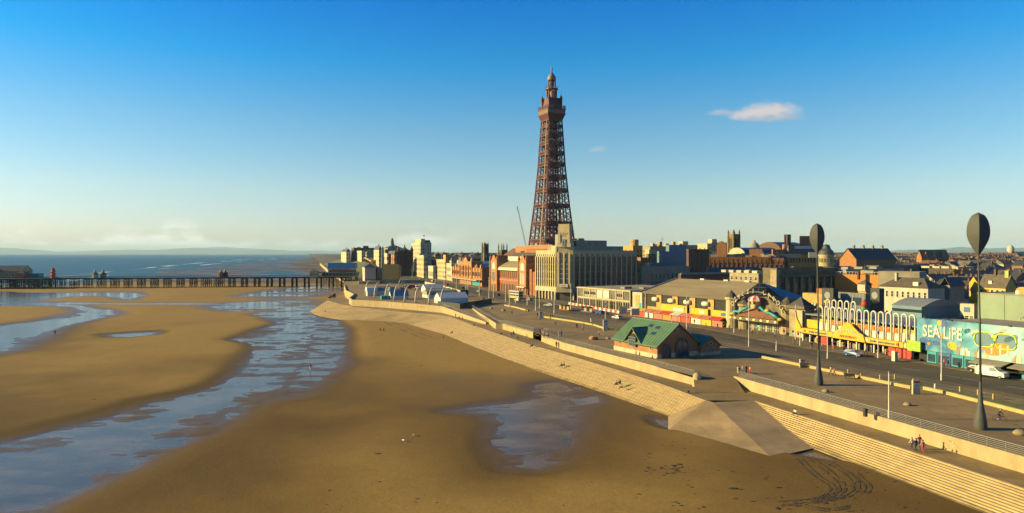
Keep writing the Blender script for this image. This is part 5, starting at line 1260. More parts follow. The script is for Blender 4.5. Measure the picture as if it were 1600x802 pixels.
    b.box('red_kiosk', -0.6, 0.6, d * 0.72, d * 0.72 + 2, 0, 2.2, 'red'); b.box('lime_board', -1.6, -1.2, -3.0, 0.3, 2.3, 4.6, 'limeboard')
    return b
amusements()

# ---------------------------------------------------------------- aquarium billboard
def aquarium():
    p = W(1600, 587, 0); L0 = Vector((90.2, 152.0)); dirv = (Vector((98.2, 131.0)) - L0).normalized(); th = math.degrees(math.atan2(dirv.x, -dirv.y)); d = 40.0
    o = L0 + dirv * d
    b = Bld('aquarium', 'aquarium with a huge blue painted undersea billboard and turquoise shopfronts', 'building', (o.x, o.y), th, 22, d, 9.0, body=False)
    mt('mural', (0.16, 0.50, 0.62), 0.55, 0.0)
    m = MT['mural']; nt = m.node_tree; N = nt.nodes; L = nt.links; pr = N['Principled BSDF']
    tc = N.new('ShaderNodeTexCoord'); no = N.new('ShaderNodeTexNoise'); no.inputs['Scale'].default_value = 0.22; no.inputs['Detail'].default_value = 6; no.inputs['Distortion'].default_value = 0.8; L.new(tc.outputs['Object'], no.inputs['Vector'])
    rp = N.new('ShaderNodeValToRGB'); sx = N.new('ShaderNodeSeparateXYZ'); L.new(tc.outputs['Object'], sx.inputs[0]); gr = N.new('ShaderNodeMapRange'); gr.inputs[1].default_value = 33; gr.inputs[2].default_value = 24; gr.inputs[3].default_value = -0.10; gr.inputs[4].default_value = 0.12; L.new(sx.outputs[1], gr.inputs[0]); ad = N.new('ShaderNodeMath'); L.new(no.outputs['Fac'], ad.inputs[0]); L.new(gr.outputs[0], ad.inputs[1]); L.new(ad.outputs[0], rp.inputs[0]); e = rp.color_ramp.elements
    e[0].position = 0.30; e[0].color = (0.010, 0.085, 0.18, 1); e[1].position = 0.62; e[1].color = (0.19, 0.31, 0.34, 1); k = e.new(0.46); k.color = (0.055, 0.21, 0.29, 1)
    L.new(rp.outputs[0], pr.inputs['Base Color'])
    b.box('wall', 0.6, 22, 0, d, -0.5, 8.6, 'dark'); b.box('roof', 0.6, 22, 0, d, 8.6, 8.8, 'felt_pale')
    bb = b.box('billboard', -0.1, 0.35, 0, d, 2.7, 9.7, 'mural')
    F0 = -0.13
    def flat(name, shape, m_, y, z, k=0):   # painted shapes: thin plates on the board; u runs to the viewer's right
        mb = MB().extr([(y - u, z + v) for u, v in shape], 'x', F0 - 0.02 - 0.008 * k, F0 + 0.02)
        return b.part(name, mb, m_, parent=bb)
    def ell(a, c, n=16, rot=0.0): return [(a * math.cos(t) * math.cos(rot) - c * math.sin(t) * math.sin(rot), a * math.cos(t) * math.sin(rot) + c * math.sin(t) * math.cos(rot)) for t in [2 * math.pi * i / n for i in range(n)]]
    def fish(m_, y, z, a, c, rot=0.0, flip=1, stripe=None):
        flat('painted_fish', ell(a, c, 18, rot), m_, y, z, 1)
        flat('painted_tail', [(flip * a * 0.8, 0), (flip * a * 1.5, c * 0.8), (flip * a * 1.35, 0), (flip * a * 1.5, -c * 0.8)], m_, y, z, 0)
        if stripe:
            for t in (-0.45, 0.2, 0.75): flat('painted_stripe', [(t * a - .16, -c * .85), (t * a + .16, -c * .85), (t * a + .2, c * .85), (t * a - .12, c * .85)], stripe, y, z, 2)
        flat('painted_eye', ell(0.14, 0.14, 8), 'black', y + flip * a * 0.6, z + c * 0.2, 3)
    t = text_part('lettering', 'SEA LiFE', MT['white'], bb, (F0 - 0.08, d - 6.0, 6.9), (math.pi / 2, 0, -math.pi / 2), 3.6, 0.06, width=0.70)
    t.data.offset = 0.05
    flat('painted_starfish', [(0.75 * math.cos(math.pi / 2 + i * math.pi / 5) * (1 if i % 2 == 0 else 0.42), 0.75 * math.sin(math.pi / 2 + i * math.pi / 5) * (1 if i % 2 == 0 else 0.42)) for i in range(10)], 'orange', d - 6.1, 6.2, 4)
    fish('blue', d - 6.2, 8.9, 0.9, 0.8, 0, -1); flat('painted_fin', ell(.45, .6), 'yellow', d - 5.3, 9.0, 2); fish('blue', d - 1.6, 4.6, 1.1, 0.9, 0, 1); flat('painted_fin', ell(.35, .3), 'orange', d - 2.9, 4.3, 2)
    fish('blue', d - 4.4, 4.6, 0.65, 0.5, 0.2, 1); fish('yellow', d - 8.3, 4.4, 1.2, 0.8, -0.35, 1); fish('blue', 3.4, 8.4, 1.3, 0.7, 0, -1)
    ring = lambda a, c, w: (ell(a, c, 20), w)
    mb = MB()
    for cy in (d - 15.0, d - 19.2):      # diving mask: two lenses, strap and bridge
        mb.tube([(F0 - 0.06, cy - 2.0 * math.copysign(abs(math.cos(q)) ** .6, math.cos(q)), 6.6 + 1.5 * math.copysign(abs(math.sin(q)) ** .7, math.sin(q))) for q in [2 * math.pi * i / 18 for i in range(18)]], 0.14, 6, True)
    mb.bar((F0 - 0.06, d - 16.6, 7.4), (F0 - 0.06, d - 17.6, 7.4), 0.5); mt('lime', (0.55, 0.75, 0.06), 0.5, 0.0); b.part('painted_mask', mb, 'lime', parent=bb)
    for cy in (d - 15.0, d - 19.2): flat('painted_lens', ell(1.8, 1.6), 'blue_clad', cy, 6.4, 0)
    fish('orange', d - 17.6, 4.9, 2.6, 1.15, 0.30, -1, 'white')
    b.part('painted_seahorse', MB().tube([(F0 - .05, 13.0, 7.2), (F0 - .05, 12.6, 6.7), (F0 - .05, 13.0, 5.8), (F0 - .05, 12.8, 4.9), (F0 - .05, 13.5, 4.2), (F0 - .05, 14.0, 4.4)], [0.25, 0.38, 0.45, 0.34, 0.2, 0.1], 6), 'orange', parent=bb)
    g = random.Random(5)
    for i in range(26): flat('painted_coral', [(0, 0), (.7, 0), (.85, g.uniform(.8, 2.0)), (.45, g.uniform(1, 2.4)), (0.1, g.uniform(.6, 1.8))], g.choice(['cream_pale', 'stone', 'grey_clad', 'cream_pale', 'white']), g.uniform(1, d - 9), 2.75, i % 3)
    for i in range(12): flat('painted_light', ell(g.uniform(.4, 1.4), g.uniform(.2, .6), 10, .5), g.choice(['redpink', 'grey_clad', 'teal', 'blue_clad', 'cream_pale', 'tent_blue']), g.uniform(6, d - 10), g.uniform(7.2, 9.0), 0)
    cl = MB().box(-0.3, 0.0, -0.3, 0.3, 0, 0.25).mesh('clamp', MT['black'])
    for u in (2, 8, 14, 20, 26, 32, 38): obj('clamp', cl, b.root, (-0.05, u, 9.7))
    # shopfronts below
    for u0, u1, m_ in ((d - 4.4, d - 2.2, 'teal'), (d - 7.6, d - 4.6, 'blue'), (d - 10.4, d - 7.8, 'teal'), (d - 13, d - 10.6, 'teal'), (4, 12, 'green')):
        b.box('shopfront', 0.2, 0.6, u0, u1, 0, 2.6, m_); b.box('shop_window', 0.1, 0.19, u0 + .3, u1 - .3, 0.4, 2.0, 'glass_blue')
    for u0, u1 in ((d - 20, d - 13.4), (d - 27, d - 21), (3, 11)): b.part('awning', MB().extr([(-2.6, 1.9), (0.5, 2.6), (0.5, 2.7), (-2.6, 2.02)], 'y', u0, u1), 'felt_pale' if u0 > 5 else 'green')
    b.box('kiosk', -3.4, -1.8, d - 17.5, d - 15.3, 0, 1.5, 'cream_pale')
    for i in range(12): b.box('stall_goods', -1.6, -0.8, 4 + i * 1.1, 4.8 + i * 1.1, 0, g.uniform(.8, 1.9), g.choice(['red', 'yellow', 'teal', 'white', 'orange', 'dark', 'green', 'dark']))
    return b
aquarium()

def gw(): return rnd.choice(['glass', 'glass', 'glass_blue'])
# ---------------------------------------------------------------- buildings just behind the front (right-hand side)
b = block('clad_hall', 'big plain pale green clad hall behind the aquarium billboard', 'building', 1528, 1660, 1760, 466, 150, 22, 'green_clad'); b.flat('felt_pale'); b.parapet('felt_pale', 0.3)
for u in (b.d * 0.32, b.d * 0.66): b.box('panel_joint', -0.03, 0.0, u - 0.06, u + 0.06, 0, b.h, 'frame_dark')
b.box('roof_plant', 4, 7, b.d * 0.5, b.d * 0.5 + 3, b.h + .1, b.h + 1, 'white')
b = block('pub', 'bright yellow pub with slate roof and chimneys behind the seed-head stem', 'building', 1530, 1571, 1588, 449, 235, 20, 'yellow_wall'); b.gable('slate_brown', 'y', 4.0, 0.3, gm='yellow_wall')
b.grid('W', 5, 1, b.h - 3.0, 0, 1.1, 2.0, 'plain', 'white'); b.box('wall_sign', -0.12, 0, b.d * .62, b.d * .75, b.h - 3, b.h - 1, 'red'); b.chimney(b.w / 2, 1.0, b.h + 1, b.h + 5.6, 'yellow_wall', 1.4, 1.2); b.chimney(b.w / 2, b.d - 4, b.h + 2, b.h + 6, 'brick_brown'); b.box('dormer', 0.5, 2.0, b.d * .55, b.d * .68, b.h + 0.4, b.h + 2.0, 'white')
b.part('sign_gable', MB().extr([(b.d + 0.3, 0), (b.d + 3.4, 0), (b.d + 3.4, b.h + 1), (b.d + 1.8, b.h + 3.2), (b.d + 0.3, b.h + 1)], 'x', -0.4, 0.4), 'yellow'); b.box('sign_print', -0.45, -0.41, b.d + 1, b.d + 2.8, b.h - 3, b.h - .5, 'redpink')
b = block('rendered_terrace', 'long white rendered terrace with slate roof behind the hoops', 'building', 1374, 1450, 1476, 451, 236, 24, 'white_wall'); b.hip('slate_brown', 3.4, 0.4); b.grid('W', 9, 1, b.h - 3.6, 0, 1.0, 2.2, 'plain', 'white'); b.grid('W', 9, 1, 1, 0, 1.2, 2.2, 'plain', 'white'); b.box('dormer', 0.6, 2.2, 4, 6, b.h + .5, b.h + 2.0, 'white'); b.chimney(3, 14, b.h + 2, b.h + 5, 'white_wall'); b.chimney(3, 30, b.h + 2, b.h + 5, 'brick_brown')
b = block('grey_terrace', 'grey shaded terrace with pale blinds right of the white terrace', 'building', 1470, 1484, 1507, 446, 240, 24, 'concrete'); b.gable('slate', 'x', 2.6, 0.3); b.grid('S', 5, 2, 1.5, 8.5, 1.2, 1.8, 'plain', 'white', 'frame_white'); b.grid('W', 3, 2, 1.5, 8.5, 1.1, 1.8)
b = block('corrugated_unit', 'blue grey corrugated unit with two dark windows behind the arcade', 'building', 1300, 1352, 1362, 460, 196, 24, 'grey_clad'); b.flat('felt_pale')
rb = MB().box(-0.06, 0.0, -0.12, 0.12, 0, b.h).mesh('rib', MT['blue_clad'])
for i in range(24): b.put(rb, 'rib', 'W', b.d * (i + .5) / 24, 0)
b.wins('W', [b.d * .18, b.d * .3], [b.h - 3.4], 1.6, 2.4, 'pane', 'frame_dark'); 
for xl, xc in ((1284, 1302), (1360, 1374)):
    q = block('poster_tower', 'black hoarding with a round pale emblem ' + ('left' if xl < 1300 else 'right') + ' of the corrugated unit', 'hoarding', xl, xc, xc + 4, 451, 192, 24, 'black'); q.part('emblem', MB(Matrix.Translation((-0.06, q.d / 2, q.h - 2.0)) @ Matrix.Rotation(R(90), 4, 'Y')).cyl(0, 0, -.05, .05, 1.0, None, 14), 'grey_clad'); q.box('emblem_band', -0.1, 0, q.d * .2, q.d * .8, q.h - 4.2, q.h - 3.5, 'ochre')
b = block('ochre_annexe', 'ochre brick annexe with pale balls along its ledge', 'building', 1254, 1288, 1300, 460, 200, 24, 'ochre'); b.flat('felt'); b.box('upper_part', 0, b.w, 0.4, b.d * .35, b.h, b.h + 1.6, 'brick_orange')
for i in range(5): b.part('ledge_ball', MB().ball(-0.4, b.d * (.35 + .13 * i), b.h - 3.2, .5, .5, .5, 8, 5), 'white', True)
b = block('curved_roof_shed', 'low blue grey shed with curved roof behind the arcade hoops', 'building', 1394, 1440, 1500, 480, 172, 24, 'blue_clad'); b.part('roof', MB().extr([(b.w * t, b.h + 1.8 * math.sin(math.pi * t)) for t in [i / 8 for i in range(9)]], 'y', -.3, b.d + .3), 'grey_clad'); b.grid('W', 6, 1, b.h - 1.6, 0, 1.6, 0.9, 'pane')
b = block('ochre_yard_block', 'small ochre block with a yellow board by the curved shed', 'building', 1418, 1440, 1462, 470, 178, 24, 'ochre'); b.flat('felt'); b.grid('W', 3, 1, b.h - 1.6, 0, 1.4, 0.8, 'plain', 'white'); b.box('yellow_board', b.w * .35, b.w * .95, -0.2, 0, b.h - 2.4, b.h - 0.4, 'yellow_wall')
b = block('white_office', 'small white office with a blue sign beside the green hall', 'building', 1500, 1522, 1530, 476, 170, 24, 'white_wall'); b.flat('felt_pale'); b.box('blue_sign', -0.1, 0, 1, b.d - 1, b.h - 2.0, b.h - .8, 'blue'); b.grid('W', 3, 1, b.h - 4, 0, 1.2, 1.2)
# parrot figure on the arcade roof
def parrot():
    Y = 182.0; root = thing('parrot_figure', 'red and green parrot figure perched above the arcade hoops', 'figure', (XA(1350, Y), Y, 6.0), R(20))
    MB().lathe([(0.25, 0), (0.9, 0.6), (1.15, 1.8), (1.0, 3.0), (0.75, 3.8)], n=12).build('body', MT['green'], root, True); MB().ball(0.1, -0.1, 4.4, 0.95, 0.9, 1.0, 12, 8).build('head', MT['red'], root, True)
    MB().ball(0.5, -0.5, 4.3, 0.5, 0.5, 0.45, 10, 6).build('face', MT['white'], root, True); MB().tube([(0.6, -0.8, 4.5), (0.9, -1.2, 4.2), (0.8, -1.2, 3.6)], [0.35, 0.25, 0.05], 7).build('beak', MT['black'], root, True)
    MB().ball(0.7, 0.4, 2.2, 0.4, 0.9, 1.6, 10, 7).build('wing', MT['blue'], root, True); MB().bar((0.6, 0.8, 0.8), (1.4, 1.4, -1.4), 0.6, 0.2).build('tail', MT['red'], root); MB().box(-1.2, 1.2, -1.0, 1.0, -2.2, 0.0).build('perch', MT['ochre'], root)
parrot()

# ---------------------------------------------------------------- central band behind the pavilion and pirate arcade
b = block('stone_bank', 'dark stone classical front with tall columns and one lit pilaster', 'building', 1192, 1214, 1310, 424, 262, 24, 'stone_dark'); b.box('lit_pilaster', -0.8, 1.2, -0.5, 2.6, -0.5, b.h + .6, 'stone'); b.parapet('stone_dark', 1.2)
cm = MB().cyl(0, 0, 0, b.h - 4.5, 0.55, 0.48, 10).mesh('column', MT['stone'])
for i in range(8): obj('column', cm, b.root, (4 + (b.w - 5) * i / 7, -0.7, 2.0))
b.grid('S', 7, 2, 3.0, b.h - 2, 1.8, 3.4, 'plain', 'stone', 'glass', 3.5, b.w); b.box('cornice', 1.4, b.w + .4, -1.4, 0, b.h - 2.4, b.h - 1.4, 'stone_dark'); b.wins('W', [4, 9, 14], [3, 9], 1.6, 3, 'plain', 'stone')
b = block('pale_roof_hall', 'flat stone roofed hall with sunlit skylights behind the pirate arcade', 'building', 1140, 1185, 1215, 428, 300, 24, 'stone'); b.flat('felt_pale')
for i in range(5): b.box('skylight', 2, 5, 3 + i * 5, 6 + i * 5, b.h + .1, b.h + 1.2, 'cream_pale')
b.grid('W', 6, 1, b.h - 3, 0, 1.6, 1.6)
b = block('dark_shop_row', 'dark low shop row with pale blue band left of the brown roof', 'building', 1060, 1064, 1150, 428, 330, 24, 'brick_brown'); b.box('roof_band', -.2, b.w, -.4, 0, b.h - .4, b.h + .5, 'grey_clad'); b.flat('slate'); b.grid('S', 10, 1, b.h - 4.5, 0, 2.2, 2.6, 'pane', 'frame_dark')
b = block('grey_facade', 'grey blue shaded facade with rows of tall windows behind the pavilion', 'building', 1000, 1003, 1078, 419, 372, 26, 'concrete'); b.grid('S', 12, 3, 2.5, 14, 1.3, 2.6, 'plain', 'concrete'); b.flat('felt'); b.parapet('concrete', .8); b.box('lit_stack', 2, 3, 6, 8, b.h, b.h + 4, 'ochre'); b.part('lit_tank', MB().cyl(7, 5, b.h, b.h + 2.6, 2.0), 'cream'); b.grid('W', 2, 2, 3, 12, 1.2, 2)
b = block('blue_clad_block', 'stepped blue clad block in shade right of the cream store', 'building', 1012, 1014, 1076, 411, 410, 26, 'blue_clad'); b.flat('felt'); b.box('upper_step', b.w * .3, b.w, 4, b.d, b.h, b.h + 7, 'blue_clad'); b.box('top_step', b.w * .55, b.w, 5, b.d, b.h + 7, b.h + 11, 'blue_clad'); b.box('slot', b.w * .6, b.w * .98, 3.9, 4, b.h + 3.5, b.h + 4.6, 'dark'); b.wins('S', [b.w * .86, b.w * .93], [b.h + 5], .7, 2.2, 'pane', 'white', 'frame_white', -4.9)
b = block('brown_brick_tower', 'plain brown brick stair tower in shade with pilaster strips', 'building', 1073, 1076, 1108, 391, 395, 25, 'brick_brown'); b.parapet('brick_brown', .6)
st = MB().box(-.25, .25, -.15, 0, 2, b.h - 1.5).mesh('pilaster', MT['brick_red'])
for i in range(5): b.put(st, 'pilaster', 'S', 1 + (b.w - 2) * i / 4, 0)
b.box('blue_door', b.w * .35, b.w * .6, -.1, 0, 2, 5, 'blue_clad')
_X = XA(1107, 436); _w = ((1225 - CX) / F * 436 - _X) / (math.cos(R(-18)) - (1225 - CX) / F * math.sin(R(-18)))
b = Bld('shopping_centre', 'long brick shopping centre with orange sunlit parapet and round corner tower', 'building', (_X, 436), -18, _w, 40, ZA(403, 436), 'brick_red')
b.box('painted_shade_base', 0, b.w, -.6, 0, -.5, b.h - 4.2, 'brick_brown')  # darker brick paints in the shadow of the buildings in front
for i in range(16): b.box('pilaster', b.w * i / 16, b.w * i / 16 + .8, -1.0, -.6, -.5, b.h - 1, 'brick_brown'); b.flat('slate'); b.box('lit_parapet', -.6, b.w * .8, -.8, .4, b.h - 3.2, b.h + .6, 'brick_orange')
b.part('barrel_tower', MB().extr([(8 + 3.0 * math.cos(math.pi * k / 8), b.h + 7.5 + 3.0 * math.sin(math.pi * k / 8)) for k in range(9)] + [(5, b.h), (11, b.h)], 'y', 0, 9), 'brick_orange'); b.box('roof_block', b.w * .55, b.w * .72, 4, 12, b.h, b.h + 5.5, 'brick_orange'); b.grid('S', 18, 2, 5, b.h - 5, 2.4, 1.8, 'pane', 'frame_dark', off=.62); b.box('blue_strip', 5, b.w * .5, -.9, -.61, 8, 10, 'blue')
for i in range(6): b.box('pale_panel', b.w * (.42 + .09 * i), b.w * (.42 + .09 * i) + 3, -.95, -.61, b.h - 9, b.h - 7, 'grey_clad')
for i in range(9): b.box('deck_window', b.w * (.62 + .04 * i), b.w * (.62 + .04 * i) + 2, -.2, 0, b.h - 5, b.h - 4, 'white')
for i, (x, y, l, hh) in enumerate(((20, 10, 12, 3), (40, 14, 16, 2.5), (60, 8, 10, 3.5))): b.box('roof_plant', x, x + l, y, y + 6, b.h + .12, b.h + hh, 'slate_blue' if i % 2 else 'grey_clad')
b = block('blue_lean_to', 'low dark block with blue roofs below the shopping centre', 'building', 1104, 1108, 1182, 426, 372, 24, 'brick_brown'); b.gable('slate_blue', 'x', 2.5, .3); b.grid('S', 8, 1, 4, 0, 2, 2, 'pane')
b = block('orange_low_block', 'low orange brick block sunlit behind the stone bank', 'building', 1240, 1275, 1286, 430, 330, 24, 'brick_orange'); b.flat('slate_blue'); b.grid('W', 4, 1, 5, 0, 1.6, 2)
b = block('dark_deck_block', 'dark banded car park deck below the theatre', 'building', 1236, 1240, 1330, 417, 390, 22, 'brick_brown'); b.flat('felt'); b.box('band', -.2, b.w, -.4, 0, b.h - 2.0, b.h - 1, 'cream_pale'); b.box('band', -.2, b.w, -.4, 0, b.h - 6.0, b.h - 5, 'slate_blue'); b.grid('W', 2, 2, 4, 12, 2, 1.4, 'pane')

# winter hall: arched cream gable, blue roof, dome, curved hall
def arched_hall(name, label, cat, xl, xc, xr, ye, yt, Y, th, wall, roof):
    p, w, d, h = solve(xl, xc, xr, ye, Y, th); b = Bld(name, label, cat, p, th, w, d, h, wall); rise = (ye - yt) * Y / F
    arc = [(d / 2 - d / 2 * math.cos(math.pi * k / 14), h + rise * math.sin(math.pi * k / 14)) for k in range(15)]
    b.part('arched_gable', MB().extr(arc, 'x', 0.0, 0.6), wall); b.part('roof', MB().extr([(u, z + .1) for u, z in arc], 'x', 0.65, w), roof)
    return b
arched_hall('winter_hall', 'cream arched gable with dark blue barrel roof beside the church tower', 'building', 1137, 1165, 1218, 402, 387, 520, 22, 'cream_pale', 'slate_blue')
arched_hall('curved_hall', 'dark blue hall with a broad curved roof behind the arched gable', 'building', 1180, 1222, 1260, 396, 378, 640, 22, 'brick_brown', 'slate_blue')
b = block('domed_pavilion', 'pavilion with a pale ribbed dome behind the winter hall', 'building', 1166, 1180, 1192, 389, 600, 22, 'stone'); b.part('dome', MB().lathe([(b.w * .55 * math.cos(t), b.h + 6 * math.sin(t)) for t in [math.pi / 2 * k / 7 for k in range(8)]], b.w / 2, b.d / 2, 16), 'felt_pale', True); b.part('lantern', MB().cyl(b.w / 2, b.d / 2, b.h + 5.8, b.h + 7.5, 1.2, 0.8, 10), 'felt_pale'); b.grid('W', 3, 1, b.h - 5, 0, 1.5, 3)
def church(name, label, xl, xc, xr, yb, yp, Y, th, m='stone'):
    p, w, d, h = solve(xl, xc, xr, yb, Y, th); b = Bld(name, label, 'church', p, th, w, d, h, m); pin = (yb - yp) * Y / F
    for x in (0, w):
        for y in (0, d): b.part('buttress', MB().box(x - .7, x + .7, y - .7, y + .7, 0, h + .4), m); b.part('pinnacle', MB().box(x - .55, x + .55, y - .55, y + .55, h + .4, h + pin * .4).add([(x - .7, y - .7, h + pin * .4), (x + .7, y - .7, h + pin * .4), (x + .7, y + .7, h + pin * .4), (x - .7, y + .7, h + pin * .4), (x, y, h + pin)], [(0, 1, 4), (1, 2, 4), (2, 3, 4), (3, 0, 4)]), m)
    b.parapet(m, 1.2); lm = arch_mesh(w * .26, h * .22, m, 'dark', .2)
    for f in 'SW':
        for t in (.32, .68): b.put(lm, 'belfry_louvre', f, (w if f == 'S' else d) * t, h * .72)
    b.box('clock', w * .36, w * .64, -.12, 0, h * .55, h * .66, 'cream_pale') if Y > 600 else None
    b.box('nave', w, w + 26, d * .1, d * .9, -.5, h * .42, m); b.gable('slate', 'x', 5, .3, w, w + 26, d * .1, d * .9, h * .42, name='nave_roof')
    return b
church('church', 'ochre stone church tower with four tall pinnacles above the shopping centre', 1138, 1146, 1155, 368, 358, 560, 25, 'stone_olive')
church('church', 'dark church tower with corner pinnacles left of the red brick hall', 753.5, 757, 762.5, 383, 378, 820, 25, 'stone_dark')
church('church', 'slim grey spired church tower just left of the iron tower base', 779, 784, 792, 392, 379, 760, 25, 'stone_dark')

b = block('theatre', 'large theatre with hipped roof, brick chimney and sunlit yellow arcade', 'building', 1228, 1232, 1300, 398, 470, 22, 'ochre'); b.hip('slate_brown', 7, .5); b.box('roof_light', b.w * .15, b.w * .75, b.d * .2, b.d * .3, b.h + 3, b.h + 6, 'white'); b.chimney(4, 5, b.h, b.h + 14, 'brick_brown', 3.2, 3.0, 0); b.box('fly_tower', b.w * .3, b.w * .7, b.d * .5, b.d * .9, b.h, b.h + 13, 'brick_red'); b.box('side_house', -12, 0, 3, b.d * .8, -.5, b.h + 3.5, 'brick_orange'); ar = arch_mesh(1.8, 3.4, 'ochre', 'dark')
for i in range(14): b.put(ar, 'arch', 'S', 2 + (b.w - 3) * i / 14, b.h - 5.5)
b.grid('S', 12, 1, b.h - 11, 0, 1.4, 2.4, 'plain', 'ochre')
def drum():
    Y = 400.0; X = XA(1291, Y); h = ZA(398, Y); r = 11 * Y / F
    root = thing('drum_tower', 'round cream corner drum with a dark conical roof beside the theatre', 'building', (X, Y, 0))
    MB().lathe([(r, -0.5), (r, h - 1), (r * 1.06, h - .8), (r * 1.06, h)], n=20).build('wall', MT['cream'], root, True); MB().lathe([(r * 1.1, h), (r * .9, h + 2.2), (r * .5, h + 3.6), (r * .45, h + 5.2), (0.1, h + 6.2)], n=20).build('roof', MT['slate'], root)
    wm = win_mesh(1.2, 2.4, 'plain', 'cream')
    for k in range(8):
        a = math.pi + math.pi * (k + .5) / 8
        for z in (h - 4.5, h - 9): obj('window', wm, root, (r * math.cos(a), r * math.sin(a), z), a + math.pi / 2)
drum()
b = block('gabled_hall', 'big dark roofed hall with orange sunlit gable and roof vents', 'building', 1312, 1338, 1400, 405, 450, 20, 'brick_orange'); rf = b.gable('slate', 'x', 7.0, .5, gm='brick_orange')
for i in range(4): b.part('roof_vent', MB().cyl(b.w * (.15 + .24 * i), b.d / 2, b.h + 6.8, b.h + 8.6, .9, .8, 8).cyl(b.w * (.15 + .24 * i), b.d / 2, b.h + 8.6, b.h + 9.6, 1.2, .1, 8), 'stone', parent=rf)
b.box('rear_range', 6, b.w + 8, -12, 0, -.5, b.h - 4, 'slate'); b.grid('S', 6, 1, 3, 0, 2, 2, 'pane')
b = block('pale_roof_deck', 'broad pale flat roof with dark parapet behind the orange wall', 'building', 1318, 1322, 1412, 423, 330, 22, 'concrete'); b.flat('felt_pale'); b.parapet('felt_pale', .6); b.box('dark_void', b.w * .1, b.w * .6, -.2, 0, b.h - 4, b.h - 1.4, 'dark')
for i in range(3): b.box('roof_plant', b.w * (.2 + .25 * i), b.w * (.2 + .25 * i) + 4, 6, 10, b.h + .1, b.h + 1.6, 'grey_clad')
b = block('orange_wall_store', 'long orange sunlit store wall with a railing along its roof edge', 'building', 1304, 1372, 1384, 430, 262, 46, 'orange'); b.wall_dim = 0; b.flat('slate_blue')
for i in range(14): b.box('roof_rail', -.1, .1, b.d * i / 14, b.d * i / 14 + .15, b.h, b.h + 1.0, 'cream_pale')
b.box('roof_rail', -.1, .1, 0, b.d, b.h + 1.0, b.h + 1.15, 'cream_pale'); b.box('side_block', 0, b.w, -14, 0, -.5, b.h + 1.5, 'felt_pale'); b.box('side_house', 2, b.w, b.d, b.d + 6, -.5, b.h + 1.2, 'grey_clad')
b = block('ochre_bay_house', 'ochre house with white top bay in front of the orange wall', 'building', 1341, 1353, 1362, 445, 228, 24, 'ochre'); b.box('white_bay', -.4, b.w, 0, b.d, b.h - 2.2, b.h, 'white_wall'); b.wins('S', [b.w * .3, b.w * .7], [b.h - 1.9], .9, 1.3, 'plain', 'white'); b.wins('W', [b.d * .3, b.d * .7], [b.h - 5], .9, 1.5); b.hip('slate_brown', 1.6, .4)

# sunlit upper blocks between the cream store and the shopping centre
for (nm, lab, xl, xc, xr, yt, Y, wall, pl) in (('office_block', 'sunlit ochre block with a round tank right of the cream store', 974, 989, 1004, 385, 540, 'ochre', 'tank'), ('office_block', 'long olive block with sunlit piers and aerials', 1003, 1016, 1066, 386, 580, 'stone', 'piers'), ('office_block', 'grey roofed block with a small sunlit penthouse', 1062, 1066, 1093, 384, 620, 'concrete', 'cube'),
        ('office_block', 'cream sunlit box on the skyline left of the round brick tower', 1090, 1105, 1112, 382, 600, 'cream', None), ('office_block', 'grey slab block behind the round brick tower', 1108, 1112, 1140, 380, 680, 'concrete', 'cube'), ('brick_house', 'narrow brick house with sunlit orange end wall beside the store', 996, 1001, 1013, 404, 405, 'brick_orange', None),
        ('office_block', 'low dark office below the olive block', 1010, 1013, 1060, 398, 520, 'stone_dark', 'cube'), ('office_block', 'brick block with sunlit end above the theatre', 1222, 1232, 1246, 383, 620, 'brick_orange', None)):
    b = block(nm, lab, 'building', xl, xc, xr, yt, Y, 22, wall); b.flat('felt'); b.parapet(wall, .6); rows = 4; b.grid('W', max(2, int(b.d / 5)), 2, b.h - 8, b.h - 1, 1.6, 1.8, 'plain', wall); b.grid('S', max(3, int(b.w / 5)), 3, b.h - 12, b.h - 1, 1.8, 1.9, 'plain', wall)
    if pl == 'tank': b.part('tank', MB().cyl(4, 4, b.h, b.h + 4, 3.2, None, 12).cyl(4, 4, b.h + 4, b.h + 5.4, 3.5, 2.8, 12), 'ochre')
    if pl == 'piers':
        for i in range(5): b.box('stair_head', 3 + i * 7, 5.5 + i * 7, 1, 4, b.h, b.h + 3 + (i % 2) * 1.5, 'ochre' if i % 2 else 'cream')
        b.part('aerial', MB().tube([(14, 3, b.h), (14, 3, b.h + 9)], .14, 5).bar((12.5, 3, b.h + 6), (15.5, 3, b.h + 6.6), .2).bar((13, 3, b.h + 7.6), (15, 3, b.h + 7.2), .2), 'grey_clad')
    if pl == 'cube': b.box('penthouse', 2, 8, 2, 8, b.h, b.h + 4, 'cream')

